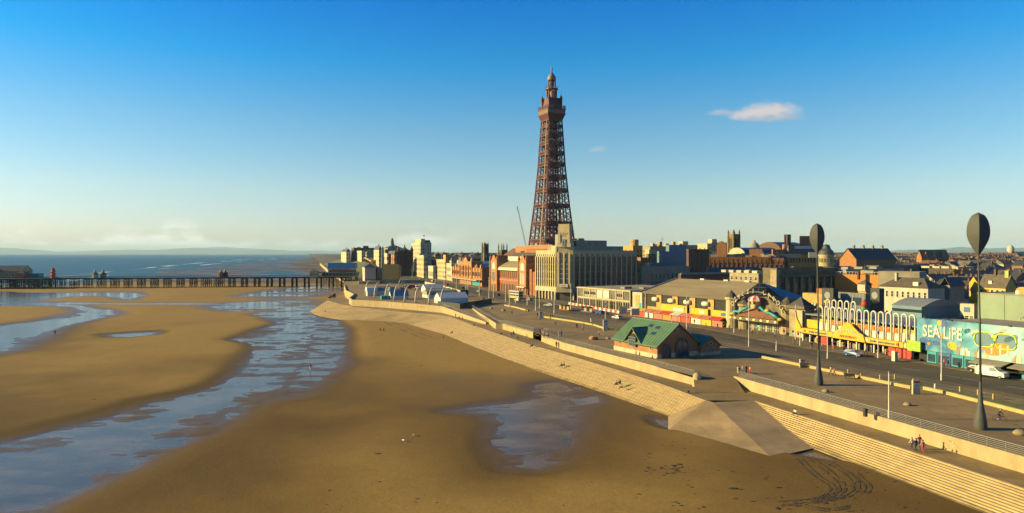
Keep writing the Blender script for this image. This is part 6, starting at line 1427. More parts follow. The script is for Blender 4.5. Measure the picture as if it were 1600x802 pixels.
# ---------------------------------------------------------------- pier
mt('pier_iron', (0.055, 0.045, 0.04), 0.8, 0.15, 0.5)
mt('pier_deck', (0.11, 0.088, 0.065), 0.85, 0.15, 0.4)
def pier():
    A, B = Vector((-140, 592, 0)), Vector((-470, 541, 0)); L = (B - A).length; th = math.atan2(B.y - A.y, B.x - A.x)
    root = thing('pier', 'long iron pier on dark trestle legs crossing the beach and channel', 'pier', (A.x, A.y, 0), th)
    zd = 4.0; w = 5.0
    MB().box(0, L, -w, w, zd - 0.3, zd).build('deck', MT['pier_deck'], root); MB().box(0, L, -w + .2, -w + .6, zd - 1.1, zd - .3).box(0, L, w - .6, w - .2, zd - 1.1, zd - .3).build('girder', MT['pier_iron'], root)
    rl = MB()
    for s in (-w + .1, w - .1):
        for z in (.6, 1.1): rl.bar((0, s, zd + z), (L, s, zd + z), .09)
        for i in range(int(L / 3)): rl.bar((i * 3, s, zd), (i * 3, s, zd + 1.1), .1)
    rl.build('railing', MT['pier_iron'], root)
    def trestle(w2, nx):
        mb = MB()
        for x in [(-.5 + i / max(1, nx - 1)) * 3.6 if nx > 1 else 0 for i in range(nx)]:
            for y in (-w2, -w2 / 3, w2 / 3, w2): mb.cyl(x, y, ZW - 2.0, zd - 1.0, .26, None, 6)
            for y0, y1 in ((-w2, -w2 / 3), (w2 / 3, w2)): mb.bar((x, y0, -3.5), (x, y1, 2.5), .16); mb.bar((x, y0, 2.5), (x, y1, -3.5), .16)
        for z in (2.6, -1.5):
            for y in (-w2, w2): mb.bar((-1.8, y, z), (1.8, y, z), .2)
            for x in (-1.8, 1.8): mb.bar((x, -w2, z), (x, w2, z), .2)
        return mb.mesh('trestle', MT['pier_iron'])
    t1, t2 = trestle(4.2, 2), trestle(9.0, 3); n = int(L / 10.2)
    for i in range(n):
        x = 6 + i * 10.2; big = x > L - 95 or i in (10, 11)
        obj('trestle', t2 if big else t1, root, (x, 0, 0))
    MB().box(L - 95, L + 40, -14, 12, zd - .5, zd - .05).build('pier_head', MT['pier_deck'], root)
    for i in range(9):
        for y in (-11, 9): obj('trestle', t1, root, (L - 90 + i * 14, y, 0))
    return root, zd
PIER, ZD = pier()
def on_pier(px, off=0.0):
    A, B = Vector((-140, 592, 0)), Vector((-470, 541, 0)); k = (px - CX) / F; d = B - A
    t = (k * A.y - A.x) / (d.x - k * d.y); p = A + d * t; n = Vector((-d.y, d.x, 0)).normalized(); n = n if n.y < 0 else -n
    return p + n * off
def kiosk(label, px, off, w, wall, roof):
    p = on_pier(px, off); root = thing('pier_kiosk', label, 'kiosk', (p.x, p.y, ZD), R(9), 'domed kiosks on the pier')
    MB().cyl(0, 0, 0, 2.8, w, None, 8).build('wall', MT[wall], root); MB().lathe([(w * 1.25, 2.7), (w * .7, 4.0), (w * .35, 4.5)], n=8).build('roof', MT[roof], root)
    MB().lathe([(w * .3, 4.4), (w * .42, 5.2), (w * .36, 5.8), (w * .1, 6.4), (.03, 7.3)], n=10).build('dome', MT['cream_pale'], root, True)
kiosk('cream pier kiosk with onion dome, left of the middle pair', 150, 1.5, 2.3, 'cream', 'slate_brown'); kiosk('grey pier kiosk with onion dome, right of the middle pair', 160, -1.5, 2.3, 'stone', 'slate'); kiosk('red fronted pier kiosk with onion dome, left of the shoreward pair', 345.5, 1.5, 2.3, 'brick_red', 'slate_brown'); kiosk('dark pier kiosk with onion dome, right of the shoreward pair', 351, -1.5, 2.3, 'brick_brown', 'slate')
def helter():
    p = on_pier(83, 0); root = thing('helter_skelter', 'small red helter skelter tower standing on the pier', 'ride', (p.x, p.y, ZD))
    MB().cyl(0, 0, 0, 6.5, 1.7, 1.1, 12).build('tower', MT['red'], root); MB().lathe([(1.5, 6.5), (1.5, 7.0), (.9, 7.6), (.05, 8.6)], n=12).build('roof', MT['brick_red'], root)
    MB().tube([((2.3 - .1 * k * .1) * math.cos(k * .5), (2.3 - .1 * k * .1) * math.sin(k * .5), .4 + .2 * k) for k in range(30)], .35, 5).build('slide', MT['red'], root)
helter()
def pier_theatre():
    p = on_pier(16, -4); b = Bld('pier_theatre', 'pier head theatre with gabled dark roofs at the left edge', 'building', (p.x - 26, p.y - 6), 8.8, 34, 16, 5.5, 'stone', zt=ZD)
    b.gable('slate', 'x', 4.2, .5, gm='cream'); b.part('barrel_roof', MB().extr([(3 + 8 * t, 5.5 + 4.8 * math.sin(math.pi * t)) for t in [i / 8 for i in range(9)]], 'y', -2, 14), 'brick_brown'); b.box('side_shed', 34, 46, 1, 9, 0, 3.6, 'teal'); b.grid('S', 8, 1, 1.2, 0, 1.6, 2.2)
    q = on_pier(36, 2); c = Bld('pier_shed', 'small dark ride shed beside the pier theatre', 'building', (q.x - 3, q.y - 3), 8.8, 7, 6, 4.0, 'brick_red', zt=ZD); c.hip('slate', 1.8, .3); c.grid('S', 3, 1, 1, 0, 1.2, 1.6)
pier_theatre()
def pier_gate():
    p = on_pier(492, 3); b = Bld('pier_booth', 'small cream pier booth with green roof at the shore end', 'building', (p.x - 3.2, p.y - 3), 9, 7, 6, 4.2, 'cream', zt=ZD); b.hip('green_roof', 2.2, .4); b.grid('S', 3, 1, 1.2, 0, 1.2, 1.8)
    Y = 600.0; x0, x1 = XA(503, Y), XA(556, Y)
    c = Bld('pier_arcade', 'pier entrance arcade with a big blue roof and red lettered fascia', 'building', (x0, Y), 6, x1 - x0, 18, ZA(427, Y) - ZD, 'green_clad', zt=ZD)
    c.box('lower_roof', -1, c.w + 1, -3.5, 18, c.h, c.h + 0.7, 'grey_clad'); c.box('upper_wall', 5, c.w - 2, 2, 16, c.h + .7, c.h + 3.2, 'brick_red'); c.box('fascia', 4.4, c.w - 1.4, 1.4, 2, c.h + 2.8, c.h + 4.0, 'frame_white')
    c.part('blue_roof', MB().extr([(1.0, c.h + 4.0), (17, c.h + 4.0), (15, c.h + 9.0), (3.5, c.h + 9.0)], 'x', 4.6, c.w - 1), 'tent_blue'); c.box('lettering_band', 8, c.w - 6, 1.3, 1.39, c.h + 3.1, c.h + 3.7, 'red'); c.grid('S', 10, 1, .6, 0, 2, 2.2, 'pane'); c.box('green_canopy', -7, 3, -4, 4, c.h, c.h + 1.0, 'green_roof')
    lg = MB().cyl(0, 0, ZW - 1, ZD + .1, .35, None, 6).mesh('support', MT['pier_iron'])
    for i in range(6):
        for y in (0.5, 9, 17): obj('support', lg, c.root, (1 + (c.w - 2) * i / 5, y, -ZD))
pier_gate()

# ---------------------------------------------------------------- headland arena
def tent(label, px, py, w, d, h, rise, wall, roof, th=25, kind='gable'):
    p = W(px, py, 0.3); b = Bld('marquee', label, 'tent', (p.x, p.y), th, w, d, h, wall, zt=0.3)
    if kind == 'gable': b.gable(roof, 'x', rise, .2, gm=wall, t=.08)
    elif kind == 'hip': b.hip(roof, rise, .2)
    else: b.part('roof', MB().extr([(d / 2 - (d / 2 + .2) * math.cos(math.pi * k / 10), h + rise * math.sin(math.pi * k / 10)) for k in range(11)], 'x', -.2, w + .2), roof)
    return b
tent('white marquee with bright blue roof on the headland', 611, 468.5, 9, 7, 2.0, 2.8, 'tent_white', 'tent_blue', 20)
tent('white fronted curved tent under the arena arches', 688, 475, 14, 9, 2.6, 2.4, 'tent_white', 'tent_white', 25); tent('low white box tent beside the curved tent', 702, 474.5, 5, 3.5, 1.9, .5, 'tent_white', 'tent_white', 25, 'hip')
tent('wide grey canopy tent in the middle of the arena', 668, 466, 17, 9, 1.6, 2.6, 'tent_white', 'felt_pale', 25, 'arc'); tent('rear white and grey domed tent at the arena', 665, 456, 12, 9, 2.0, 2.4, 'tent_white', 'tent_white', 25)
tent('pair of white frame tents at the headland tip, outer one', 574, 463, 5.5, 5.5, 2.6, 2.4, 'tent_white', 'tent_white', 20, 'arc'); tent('pair of white frame tents at the headland tip, inner one', 586, 462.5, 6, 6, 2.6, 2.2, 'tent_white', 'grey_clad', 20, 'arc'); tent('small green glass cabin on the headland', 596, 468.5, 4.5, 3, 1.9, .3, 'teal', 'grey_clad', 20, 'hip')
tent('low blue awning stand at the back of the arena', 690, 458, 6, 4, 1.6, 1.0, 'tent_blue', 'blue_clad', 25)
for i, (bx, by) in enumerate(((571, 461), (585, 465.5), (602, 467.5), (616, 469), (632, 472), (649, 473.5), (670, 475.5), (689, 475.5))):
    p = W(bx, by, 0.3); root = thing('arena_arch', ('first', 'second', 'third', 'fourth', 'fifth', 'sixth', 'seventh', 'eighth')[i] + ' leaning white arch mast of the headland arena from the sea end', 'mast', p, R(25), 'leaning arena masts')
    H_ = 8.2; MB().tube([(0 + 3.6 * (t ** 2.0), 1.6 * t, H_ * math.sin(t * math.pi / 2)) for t in [k / 8 for k in range(9)]], [.36, .35, .34, .33, .32, .3, .28, .24, .2], 7).build('mast', MT['pole_white'], root, True); MB().box(-.5, .5, -.5, .5, -.1, .3).build('footing', MT['concrete'], root)
for i, px in enumerate((623, 626.5, 630)):
    p = W(px, 449.5, 0.3); o = MB().tube([(0, 0, 0), (.4, 0, 4), (1.8, 0, 7.6)], [.25, .22, .12], 6).build('arena_mast', MT['pole_white'], None, True); o.location = p; tag(o, 'leaning rear arena mast, ' + ('left', 'middle', 'right')[i] + ' of three close together', 'mast', 'rear arena masts')
def hoarding(label, pxs, h, m, z=0.3, t=.15):
    pts = [W(a, b_, z) for a, b_ in pxs]; mb = MB()
    for a, b_ in zip(pts, pts[1:]):
        d = (b_ - a).normalized(); n = Vector((-d.y, d.x, 0)) * t; mb.prism([(a - n)[:2], (b_ - n)[:2], (b_ + n)[:2], (a + n)[:2]], z - .3, z + h)
    o = mb.build('hoarding', MT[m]); tag(o, label, 'fence', None, 'thing')
hoarding('long black site hoarding beside the headland arena', [(684, 478), (719, 482.5), (742, 478), (768, 474)], 2.2, 'black', 0.0); hoarding('long pale arena back wall along the road', [(664, 444), (690, 450), (719, 459)], 2.0, 'cream', 0.0); hoarding('dark barrier fence in front of the arena tents', [(577, 452), (610, 451)], 1.6, 'frame_dark', 0.0)
def screen():
    p = W(731, 468, 0); root = thing('stage_screen', 'black stage screen box on a steel frame at the arena', 'screen', p, R(30)); MB().box(-4.2, 0, -.5, .5, 1.8, 5.0).build('screen_box', MT['black'], root)
    MB().bar((-4, 0, 0), (-4, 0, 1.9), .2).bar((-.2, 0, 0), (-.2, 0, 1.9), .2).bar((-4, 0, 1.8), (-8, 0, 4.6), .2).bar((-4, .3, 1.8), (-9, .3, 5.2), .2).build('frame', MT['steel'], root)
screen()
for i, (px, py, m, l) in enumerate(((646, 451, 'red', 'red trailer cabin behind the arena masts'), (655, 452, 'tent_white', 'white trailer cabin by the rear masts'), (637, 452, 'frame_dark', 'dark trailer cabin by the rear masts'), (612, 455, 'tent_blue', 'blue trailer cabin at the headland tip'), (626, 456, 'frame_dark', 'low dark trailer near the blue marquee'))):
    p = W(px, py, .3); root = thing('site_trailer', l, 'trailer', p, R(20 + 10 * i)); MB().box(-2.4, 2.4, -1.1, 1.1, .5, 2.6).build('body', MT[m], root); MB().box(-2.42, -1.2, -1.12, 1.12, 1.5, 2.2).build('window', MT['glass'], root)
    for x in (-1.4, 1.4):
        for y in (-1.0, 1.0): MB(Matrix.Translation((x, y, .3)) @ Matrix.Rotation(R(90), 4, 'X')).cyl(0, 0, -.12, .12, .38, None, 10).build('wheel', MT['black'], root)

# ---------------------------------------------------------------- north shore
def slope():
    mb = MB(); v = []; f = []; ys = list(range(660, 1500, 30)); ds = [5, 14, 24, 36, 52]
    for y in ys:
        xc = float(coast_x(y))
        for dd in ds: v.append((xc + dd, y, land_z(xc + dd, y) + .25))
    n = len(ds); f = [(j * n + i, j * n + i + 1, (j + 1) * n + i + 1, (j + 1) * n + i) for j in range(len(ys) - 1) for i in range(n - 1)]
    tag(mb.add(v, f).build('grass_slope', MT['grass'], None, True), kind='structure')
slope()
for i in range(8):
    Y = 860 + 34 * i; X = float(coast_x(Y)) + 50; zg = land_z(X, Y)
    b = Bld('cliff_shelter', 'sunlit beige cliff colonnade bay, ' + ('first', 'second', 'third', 'fourth', 'fifth', 'sixth', 'seventh', 'eighth')[i] + ' northward', 'building', (X, Y), 17, 8, 27, 5.0, 'ochre', zt=zg, group='cliff colonnade bays'); b.box('roof', -1, 8.4, -.4, 27.4, 5.0, 5.8, 'cream')
    am = MB().box(-.12, 0, -1.6, 1.6, .3, 3.8).mesh('opening', MT['stone_dark'])
    for k in range(5): b.put(am, 'opening', 'W', 3 + 5.2 * k, 0)
def obelisk():
    Y = 640.0; root = thing('obelisk', 'tall pale stone war memorial obelisk on the north promenade', 'monument', (XA(598, Y), Y, 0), R(15)); h = ZA(384.5, Y)
    MB().add([(-1.6, -1.6, 4), (1.6, -1.6, 4), (1.6, 1.6, 4), (-1.6, 1.6, 4), (-1.0, -1.0, h - 2), (1.0, -1.0, h - 2), (1.0, 1.0, h - 2), (-1.0, 1.0, h - 2), (0, 0, h)], [(0, 1, 5, 4), (1, 2, 6, 5), (2, 3, 7, 6), (3, 0, 4, 7), (4, 5, 8), (5, 6, 8), (6, 7, 8), (7, 4, 8)]).build('shaft', MT['cream'], root); MB().box(-2.6, 2.6, -2.6, 2.6, -.4, 4).box(-5, 5, -5, 5, -.4, 1.2).build('plinth', MT['cream'], root)
obelisk()
b = block('olive_block', 'plain olive yellow block beside the memorial obelisk', 'building', 594, 598, 623, 413, 540, 10, 'yellow_wall'); b.box('brown_end', b.w, b.w + 2, 0, b.d, 0, b.h - 1, 'ochre'); b.flat('felt'); b.box('base_band', -.1, b.w, -.3, 0, 0, 3.2, 'concrete'); b.grid('S', 4, 1, .6, 0, 2, 2, 'pane')
b = block('shore_hut', 'pale shore pavilion with grey hipped roof near the pier entrance', 'building', 566, 570, 587, 418, 540, 14, 'white_wall'); b.hip('slate', 3.2, 1.0); b.grid('S', 4, 1, 2, 0, 1.6, 2); b.box('terrace', -5, b.w + 3, -6, 0, -.5, 2.2, 'cream'); 
b = block('low_cream_wall_house', 'low cream house right of the shore pavilion', 'building', 586, 589, 597, 419, 560, 14, 'cream'); b.flat('felt_pale'); b.grid('S', 3, 1, 2, 0, 1.4, 1.6)
NS = [ # name,label,xl,xc,xr,yt,Y,th,wall,roof,rise,rows,cols
    ('hotel', 'long dark brown flat topped hotel on the cliff', 549, 553, 586, 388, 1120, 16, 'brick_brown', None, 0, 4, 12), ('hotel', 'small cream gabled hotel nearest the cliff edge', 533, 541, 548, 393.5, 1060, 16, 'cream_pale', 'slate', 5, 3, 4),
    ('hotel', 'white corner hotel below the dark cliff hotel', 557, 565, 572, 392.5, 960, 16, 'cream_pale', None, 0, 3, 4), ('hotel', 'grey shaded hotel in the middle of the cliff row', 571, 573, 586, 394, 930, 16, 'concrete', 'slate', 3, 3, 6),
    ('hotel', 'cream bay fronted hotel left of the obelisk', 584, 592, 597, 390.5, 820, 16, 'cream_pale', 'slate', 5, 4, 4), ('hotel', 'grey blue hotel block behind the obelisk', 600, 606, 628, 387.5, 860, 16, 'concrete', 'slate_blue', 4, 4, 8),
    ('hotel', 'pale narrow hotel just right of the obelisk', 600, 605, 607, 397, 720, 16, 'cream_pale', None, 0, 3, 3), ('hotel', 'orange brick gabled hotel front in sunlight', 606, 616, 620, 398, 690, 16, 'brick_orange', 'slate', 4, 3, 5),
    ('hotel', 'dark red brick hotel in shade with turrets', 618, 621, 645, 394, 705, 16, 'brick_brown', 'slate', 5, 4, 9), ('apartment_block', 'tall cream apartment tower with roof aerials', 643, 657, 674, 380, 720, 20, 'cream_pale', None, 0, 8, 6),
    ('hotel', 'cream hotel front at the foot of the tall tower', 649, 662, 668, 400, 660, 20, 'cream', None, 0, 4, 5), ('shop', 'pale low shop right of the cream hotel', 668, 677, 682, 417, 640, 20, 'white_wall', None, 0, 1, 3),
    ('office_block', 'cream block with ochre bands and a roof cube', 682, 696, 700, 407, 610, 20, 'cream', None, 0, 4, 5), ('shop', 'wide low cream shop with a white panel', 696, 707, 712, 413, 590, 20, 'cream_pale', None, 0, 2, 4)]
for (nm, lab, xl, xc, xr, yt, Y, th, wall, roof, rise, rows, cols) in NS:
    zg = max(0, land_z(XA(xc, Y), Y) - .5); b = block(nm, lab, 'building', xl, xc, xr, yt, Y, th, wall, zg)
    if roof: b.hip(roof, rise, .4); b.chimney(b.w / 2, b.d * .3, b.h + rise * .5, b.h + rise + 2)
    else: b.flat('felt'); b.parapet(wall, .7)
    fh = (b.h - 2) / rows; b.grid('W', min(cols + 2, max(2, int(b.d / 4))), rows, 2.2, 2.2 + fh * rows, min(1.7, b.d / 8), fh * .5, 'plain', wall); b.grid('S', min(cols, max(2, int(b.w / 4))), rows, 2.2, 2.2 + fh * rows, 1.6, fh * .5, 'plain', wall)
    if 'turrets' in lab:
        for x in (1, b.w * .5, b.w - 1): b.part('turret', MB().cyl(x, .5, 0, b.h + 2, 1.6, None, 8).cyl(x, .5, b.h + 2, b.h + 6.5, 1.9, .1, 8), 'brick_brown')
    if 'aerials' in lab:
        b.box('roof_house', 1, b.w * .45, 2, b.d * .7, b.h, b.h + 4.5, 'cream'); b.part('aerial', MB().tube([(b.w * .4, 4, b.h + 4), (b.w * .4, 4, b.h + 9)], .15, 5).box(b.w * .3, b.w * .5, 3.8, 4.2, b.h + 7.5, b.h + 8.3), 'grey_clad')
        for k in range(3): b.part('tank', MB().cyl(b.w * (.6 + .13 * k), 5, b.h, b.h + 3.2, 1.6, None, 8), 'frame_dark')
    if 'roof cube' in lab: b.box('roof_cube', 1, 6, 3, 12, b.h, b.h + 5, 'ochre')
    if 'white panel' in lab: b.box('white_panel', -.2, 0, 1, 5, 2, b.h, 'white')
    if 'flat topped' in lab: b.box('roof_house', b.w * .45, b.w * .7, 3, 12, b.h, b.h + 4, 'frame_dark')
def crane():
    Y = 700.0; root = thing('tower_crane', 'thin pale crane jib rising beside the iron tower', 'crane', (XA(829, Y), Y, 0)); X0 = 0; a = Vector((0, 0, 10)); b_ = Vector((XA(808, Y) - XA(829, Y), 0, ZA(322, Y))); mb = MB()
    for o in (-.6, .6): mb.bar(a + Vector((o, 0, 0)), b_ + Vector((o * .3, 0, 0)), .3)
    for k in range(24): p, q = a.lerp(b_, k / 24), a.lerp(b_, (k + 1) / 24); s = .6 if k % 2 else -.6; mb.bar(p + Vector((s, 0, 0)), q - Vector((s, 0, 0)), .15)
    mb.build('jib', MT['white'], root); MB().box(-2, 2, -2, 2, 0, 10).build('base', MT['grey_clad'], root); MB().tube([b_, b_ + Vector((0, 0, -5))], .12, 4).build('hook_line', MT['frame_dark'], root)
crane()

# ---------------------------------------------------------------- houses of the town
def free(x, y, r):
    for (ox, oy, th, w, d) in OCC:
        dx, dy = x - ox, y - oy; c, s = math.cos(th), math.sin(th); u, v = dx * c + dy * s, -dx * s + dy * c
        if -r < u < w + r and -r < v < d + r: return False
    return True
HT = [('white rendered house with grey slate roof', 'white_wall', 'slate', 'gx'), ('cream house with brown hipped roof', 'cream', 'slate_brown', 'hip'), ('red brick house with slate roof', 'brick_red', 'slate', 'gy'), ('orange brick house with tiled roof', 'brick_orange', 'tile_red', 'gx'),
      ('brown brick house with slate roof', 'brick_brown', 'slate_brown', 'gy'), ('pale pebbledash house with slate hipped roof', 'concrete', 'slate', 'hip'), ('ochre house with brown roof', 'ochre', 'slate_brown', 'gx'), ('flat roofed grey workshop', 'grey_clad', 'felt', 'flat'),
      ('flat roofed cream store', 'cream_pale', 'felt_pale', 'flat'), ('long brick terrace with many chimneys', 'brick_red', 'slate_brown', 'ter'), ('long rendered terrace with many chimneys', 'cream_pale', 'slate', 'ter')]
def make_house(kind, near, group, lab, g):
    lbl, wall, roof, rt = HT[kind]; w, d, h = (g.uniform(9, 14), g.uniform(8, 11), g.uniform(6.0, 8.5))
    if rt == 'ter': w, d = g.uniform(9, 11), g.uniform(28, 40)
    if rt == 'flat': w, d, h = g.uniform(14, 24), g.uniform(12, 22), g.uniform(5, 9)
    n0 = len(OCC); b = Bld({'flat': 'workshop', 'ter': 'terrace'}.get(rt, 'house'), lab, 'house' if rt != 'flat' else 'building', (0, 0), 0, w, d, h, wall, group=group); del OCC[n0:]
    if rt == 'flat': b.box('roof', .2, w - .2, .2, d - .2, h + .002, h + .12, roof); b.parapet(wall, .6); b.box('roof_plant', w * .3, w * .55, d * .3, d * .5, h + .12, h + 1.6, 'felt_pale')
    elif rt == 'hip': b.hip(roof, g.uniform(2.8, 3.8)); b.chimney(w * .3, d / 2, h + 1, h + 4.8)
    elif rt == 'ter':
        b.gable(roof, 'y', 3.2, .3, gm=wall)
        for k in range(int(d / 7)): b.chimney(w / 2, 3 + 7 * k, h + 2.4, h + 4.6)
    else: b.gable(roof, rt[1], 3.4, .3, gm=wall); b.chimney(w * .5 if rt == 'gy' else w * .08, d * .1 if rt == 'gy' else d * .5, h + 2, h + 4.8)
    if near:
        b.grid('W', max(2, int(d / 3.2)), 2, 1.0, h - .6, 1.1, 1.6); b.grid('S', max(2, int(w / 3.5)), 2, 1.0, h - .6, 1.1, 1.6); b.box('door', -.08, 0, d * .45, d * .45 + 1, 0, 2.1, g.choice(['blue', 'red', 'frame_dark', 'white']))
    else: b.grid('W', 3, 1, h - 3, 0, 1.3, 1.7); b.grid('S', 3, 1, h - 3, 0, 1.3, 1.7)
    return b
HOUSES = []
# which of the plots in the street grid show from the front (the others stand wholly behind these)
KEPT = {5, 11, 15, 17, 18, 21, 23, 28, 29, 30, 31, 36, 37, 38, 41, 42, 43, 45, 51, 52, 53, 54, 58, 59, 60, 66, 67, 68, 69, 74, 75, 76, 77, 82, 83, 84, 85, 86, 91, 94, 103, 112, 115, 117, 125, 130, 133, 134, 144, 145, 153, 156, 157, 158, 159, 162, 168, 169, 176, 180, 181, 182, 189, 193, 199, 203, 215, 219, 221, 229, 232, 243, 249, 257, 263, 273, 278, 289, 318}
ONES = ['first', 'second', 'third', 'fourth', 'fifth', 'sixth', 'seventh', 'eighth', 'ninth']
ORD = ONES + ['tenth', 'eleventh', 'twelfth', 'thirteenth', 'fourteenth', 'fifteenth', 'sixteenth', 'seventeenth', 'eighteenth', 'nineteenth', 'twentieth'] + ['twenty-' + t for t in ONES] + ['thirtieth'] + ['thirty-' + t for t in ONES] + ['fortieth'] + ['forty-' + t for t in ONES]
def town():
    protos = {}; Y = 246.0; rg = random.Random(21); plots = []
    while Y < 1250:
        px = 1295 if Y < 420 else 1250
        x = XA(px, Y) + rg.uniform(0, 10); xmax = XA(1625, Y)
        while x < xmax:
            near = Y < 480; k = rg.choices(range(len(HT)), [8, 6, 4, 2, 8, 8, 4, 6, 4, 5, 5])[0]; key = (k, near, rg.randrange(2)); yy = Y + rg.uniform(-5, 5); dz = rg.uniform(-1.0, 1.6); th = R(22 + rg.choice([0, 0, 90]) + rg.uniform(-4, 4)); st = rg.uniform(.95, 1.35)
            rr = 15 if HT[k][3] in ('flat', 'ter') else 8; d_in = (x + 147) * .956 + (yy - 590) * .292
            if d_in < 95 or not free(x + 5, yy + 5, rr * .8): x += 12; continue
            plots.append((x, yy, land_z(x, yy) - .9 + dz * .6, th, key)); x += (17 if HT[k][3] in ('flat', 'ter') else 12.5) * st * (1 if near else 1.05 + Y / 2000)
        Y += (15 + Y * .026)
    for i, (x, yy, z, th, key) in enumerate(plots):
        if KEPT is not None and i not in KEPT: continue
        b = protos.get(key)
        if b is None: b = protos[key] = make_house(key[0], key[1], '', '', random.Random(key[0] * 7 + key[1] * 3 + key[2])); o = b.root; kids = [(c, list(c.children)) for c in o.children]; b.kids = kids
        else:
            o = b.root.copy(); COL.objects.link(o)
            for c, gs in b.kids:
                q = c.copy(); COL.objects.link(q); q.parent = o
                for g_ in gs: r_ = g_.copy(); COL.objects.link(r_); r_.parent = q
        o.location = (x, yy, z); o.rotation_euler = (0, 0, th); HOUSES.append((o, key[0], key[1], b, i))
    sets = {}
    for (o, k, near, b, i) in HOUSES: sets.setdefault((k, near), []).append((o.location.x / o.location.y, o))
    for (k, near), lst in sets.items():
        lst.sort(key=lambda t: t[0]); zone = 'close behind the arcades' if near else 'in the far streets'
        for i, (px, o) in enumerate(lst): tag(o, (ORD[min(i, 48)] + ' from the left: ' if len(lst) > 1 else '') + HT[k][0] + ' ' + zone, o.get('category'), HT[k][0] + ', ' + zone)
    # the rest of the town, too far and too many to tell apart
    groups = {}
    g = random.Random(11)
    def far_house(x, y, s):
        zg = land_z(x, y) - .3; th = R(22 + g.choice([0, 90]) + g.uniform(-5, 5)); w, d, h, r = g.uniform(8, 14) * s, g.uniform(8, 26) * s, g.uniform(6, 9), g.uniform(2.5, 4)
        T = Matrix.Translation((x, y, zg)) @ Matrix.Rotation(th, 4, 'Z'); wl_ = g.choice(['white_wall', 'cream', 'brick_red', 'brick_brown', 'brick_brown', 'concrete', 'cream_pale', 'stone']); rf = g.choice(['slate', 'slate_brown', 'slate', 'slate_brown', 'tile_red', 'felt'])
        mbw = groups.setdefault(wl_, MB()); mbw.T = T; mbw.box(0, w, 0, d, 0, h); mbr = groups.setdefault(rf, MB()); mbr.T = T
        mbr.extr([(-.4, h), (w + .4, h), (w / 2, h + r)], 'y', -.3, d + .3); mbc = groups.setdefault('brick_brown', MB()); mbc.T = T; mbc.box(w / 2 - .5, w / 2 + .5, 1, 2, h + r - 1, h + r + 1.4)
    for i in range(2600):
        y = 560 + 3400 * g.random() ** 1.6; px = 640 + g.random() * 1080
        if px < 900 and y < 760: continue
        x = XA(px, y)
        if (x + 147) * .956 + (y - 590) * .292 < 110 or not free(x, y, 10): continue
        far_house(x, y, 1.0 if y < 1500 else 1.6)
    for k, mb in groups.items(): tag(mb.build('distant_roofs', MT[k]), kind='stuff')
town()
b = block('domed_lodge', 'small white lodge with a tall pale dome at the far right skyline', 'building', 1576, 1580, 1630, 393.5, 900, 18, 'white_wall', 9.0); b.part('dome', MB().lathe([(4.0, b.h), (4.2, b.h + 3), (3.6, b.h + 6), (2.0, b.h + 8), (.1, b.h + 9)], 3, 3, 14), 'cream_pale', True); b.grid('S', 6, 1, 2, 0, 1.4, 2); b.flat('felt_pale')
b = block('brick_school', 'orange brick school with several gables under a brown roof near the skyline', 'building', 1432, 1440, 1482, 401, 620, 20, 'brick_orange', 7.0); b.gable('slate_brown', 'x', 6, .4, gm='brick_orange'); b.grid('S', 10, 2, 1.5, 8, 1.4, 2.2, 'plain', 'white')
for t in (.15, .45, .8): b.part('cross_gable', MB().extr([(b.w * t - 3, b.h - .5), (b.w * t + 3, b.h - .5), (b.w * t, b.h + 4)], 'y', -.5, 4), 'brick_orange')

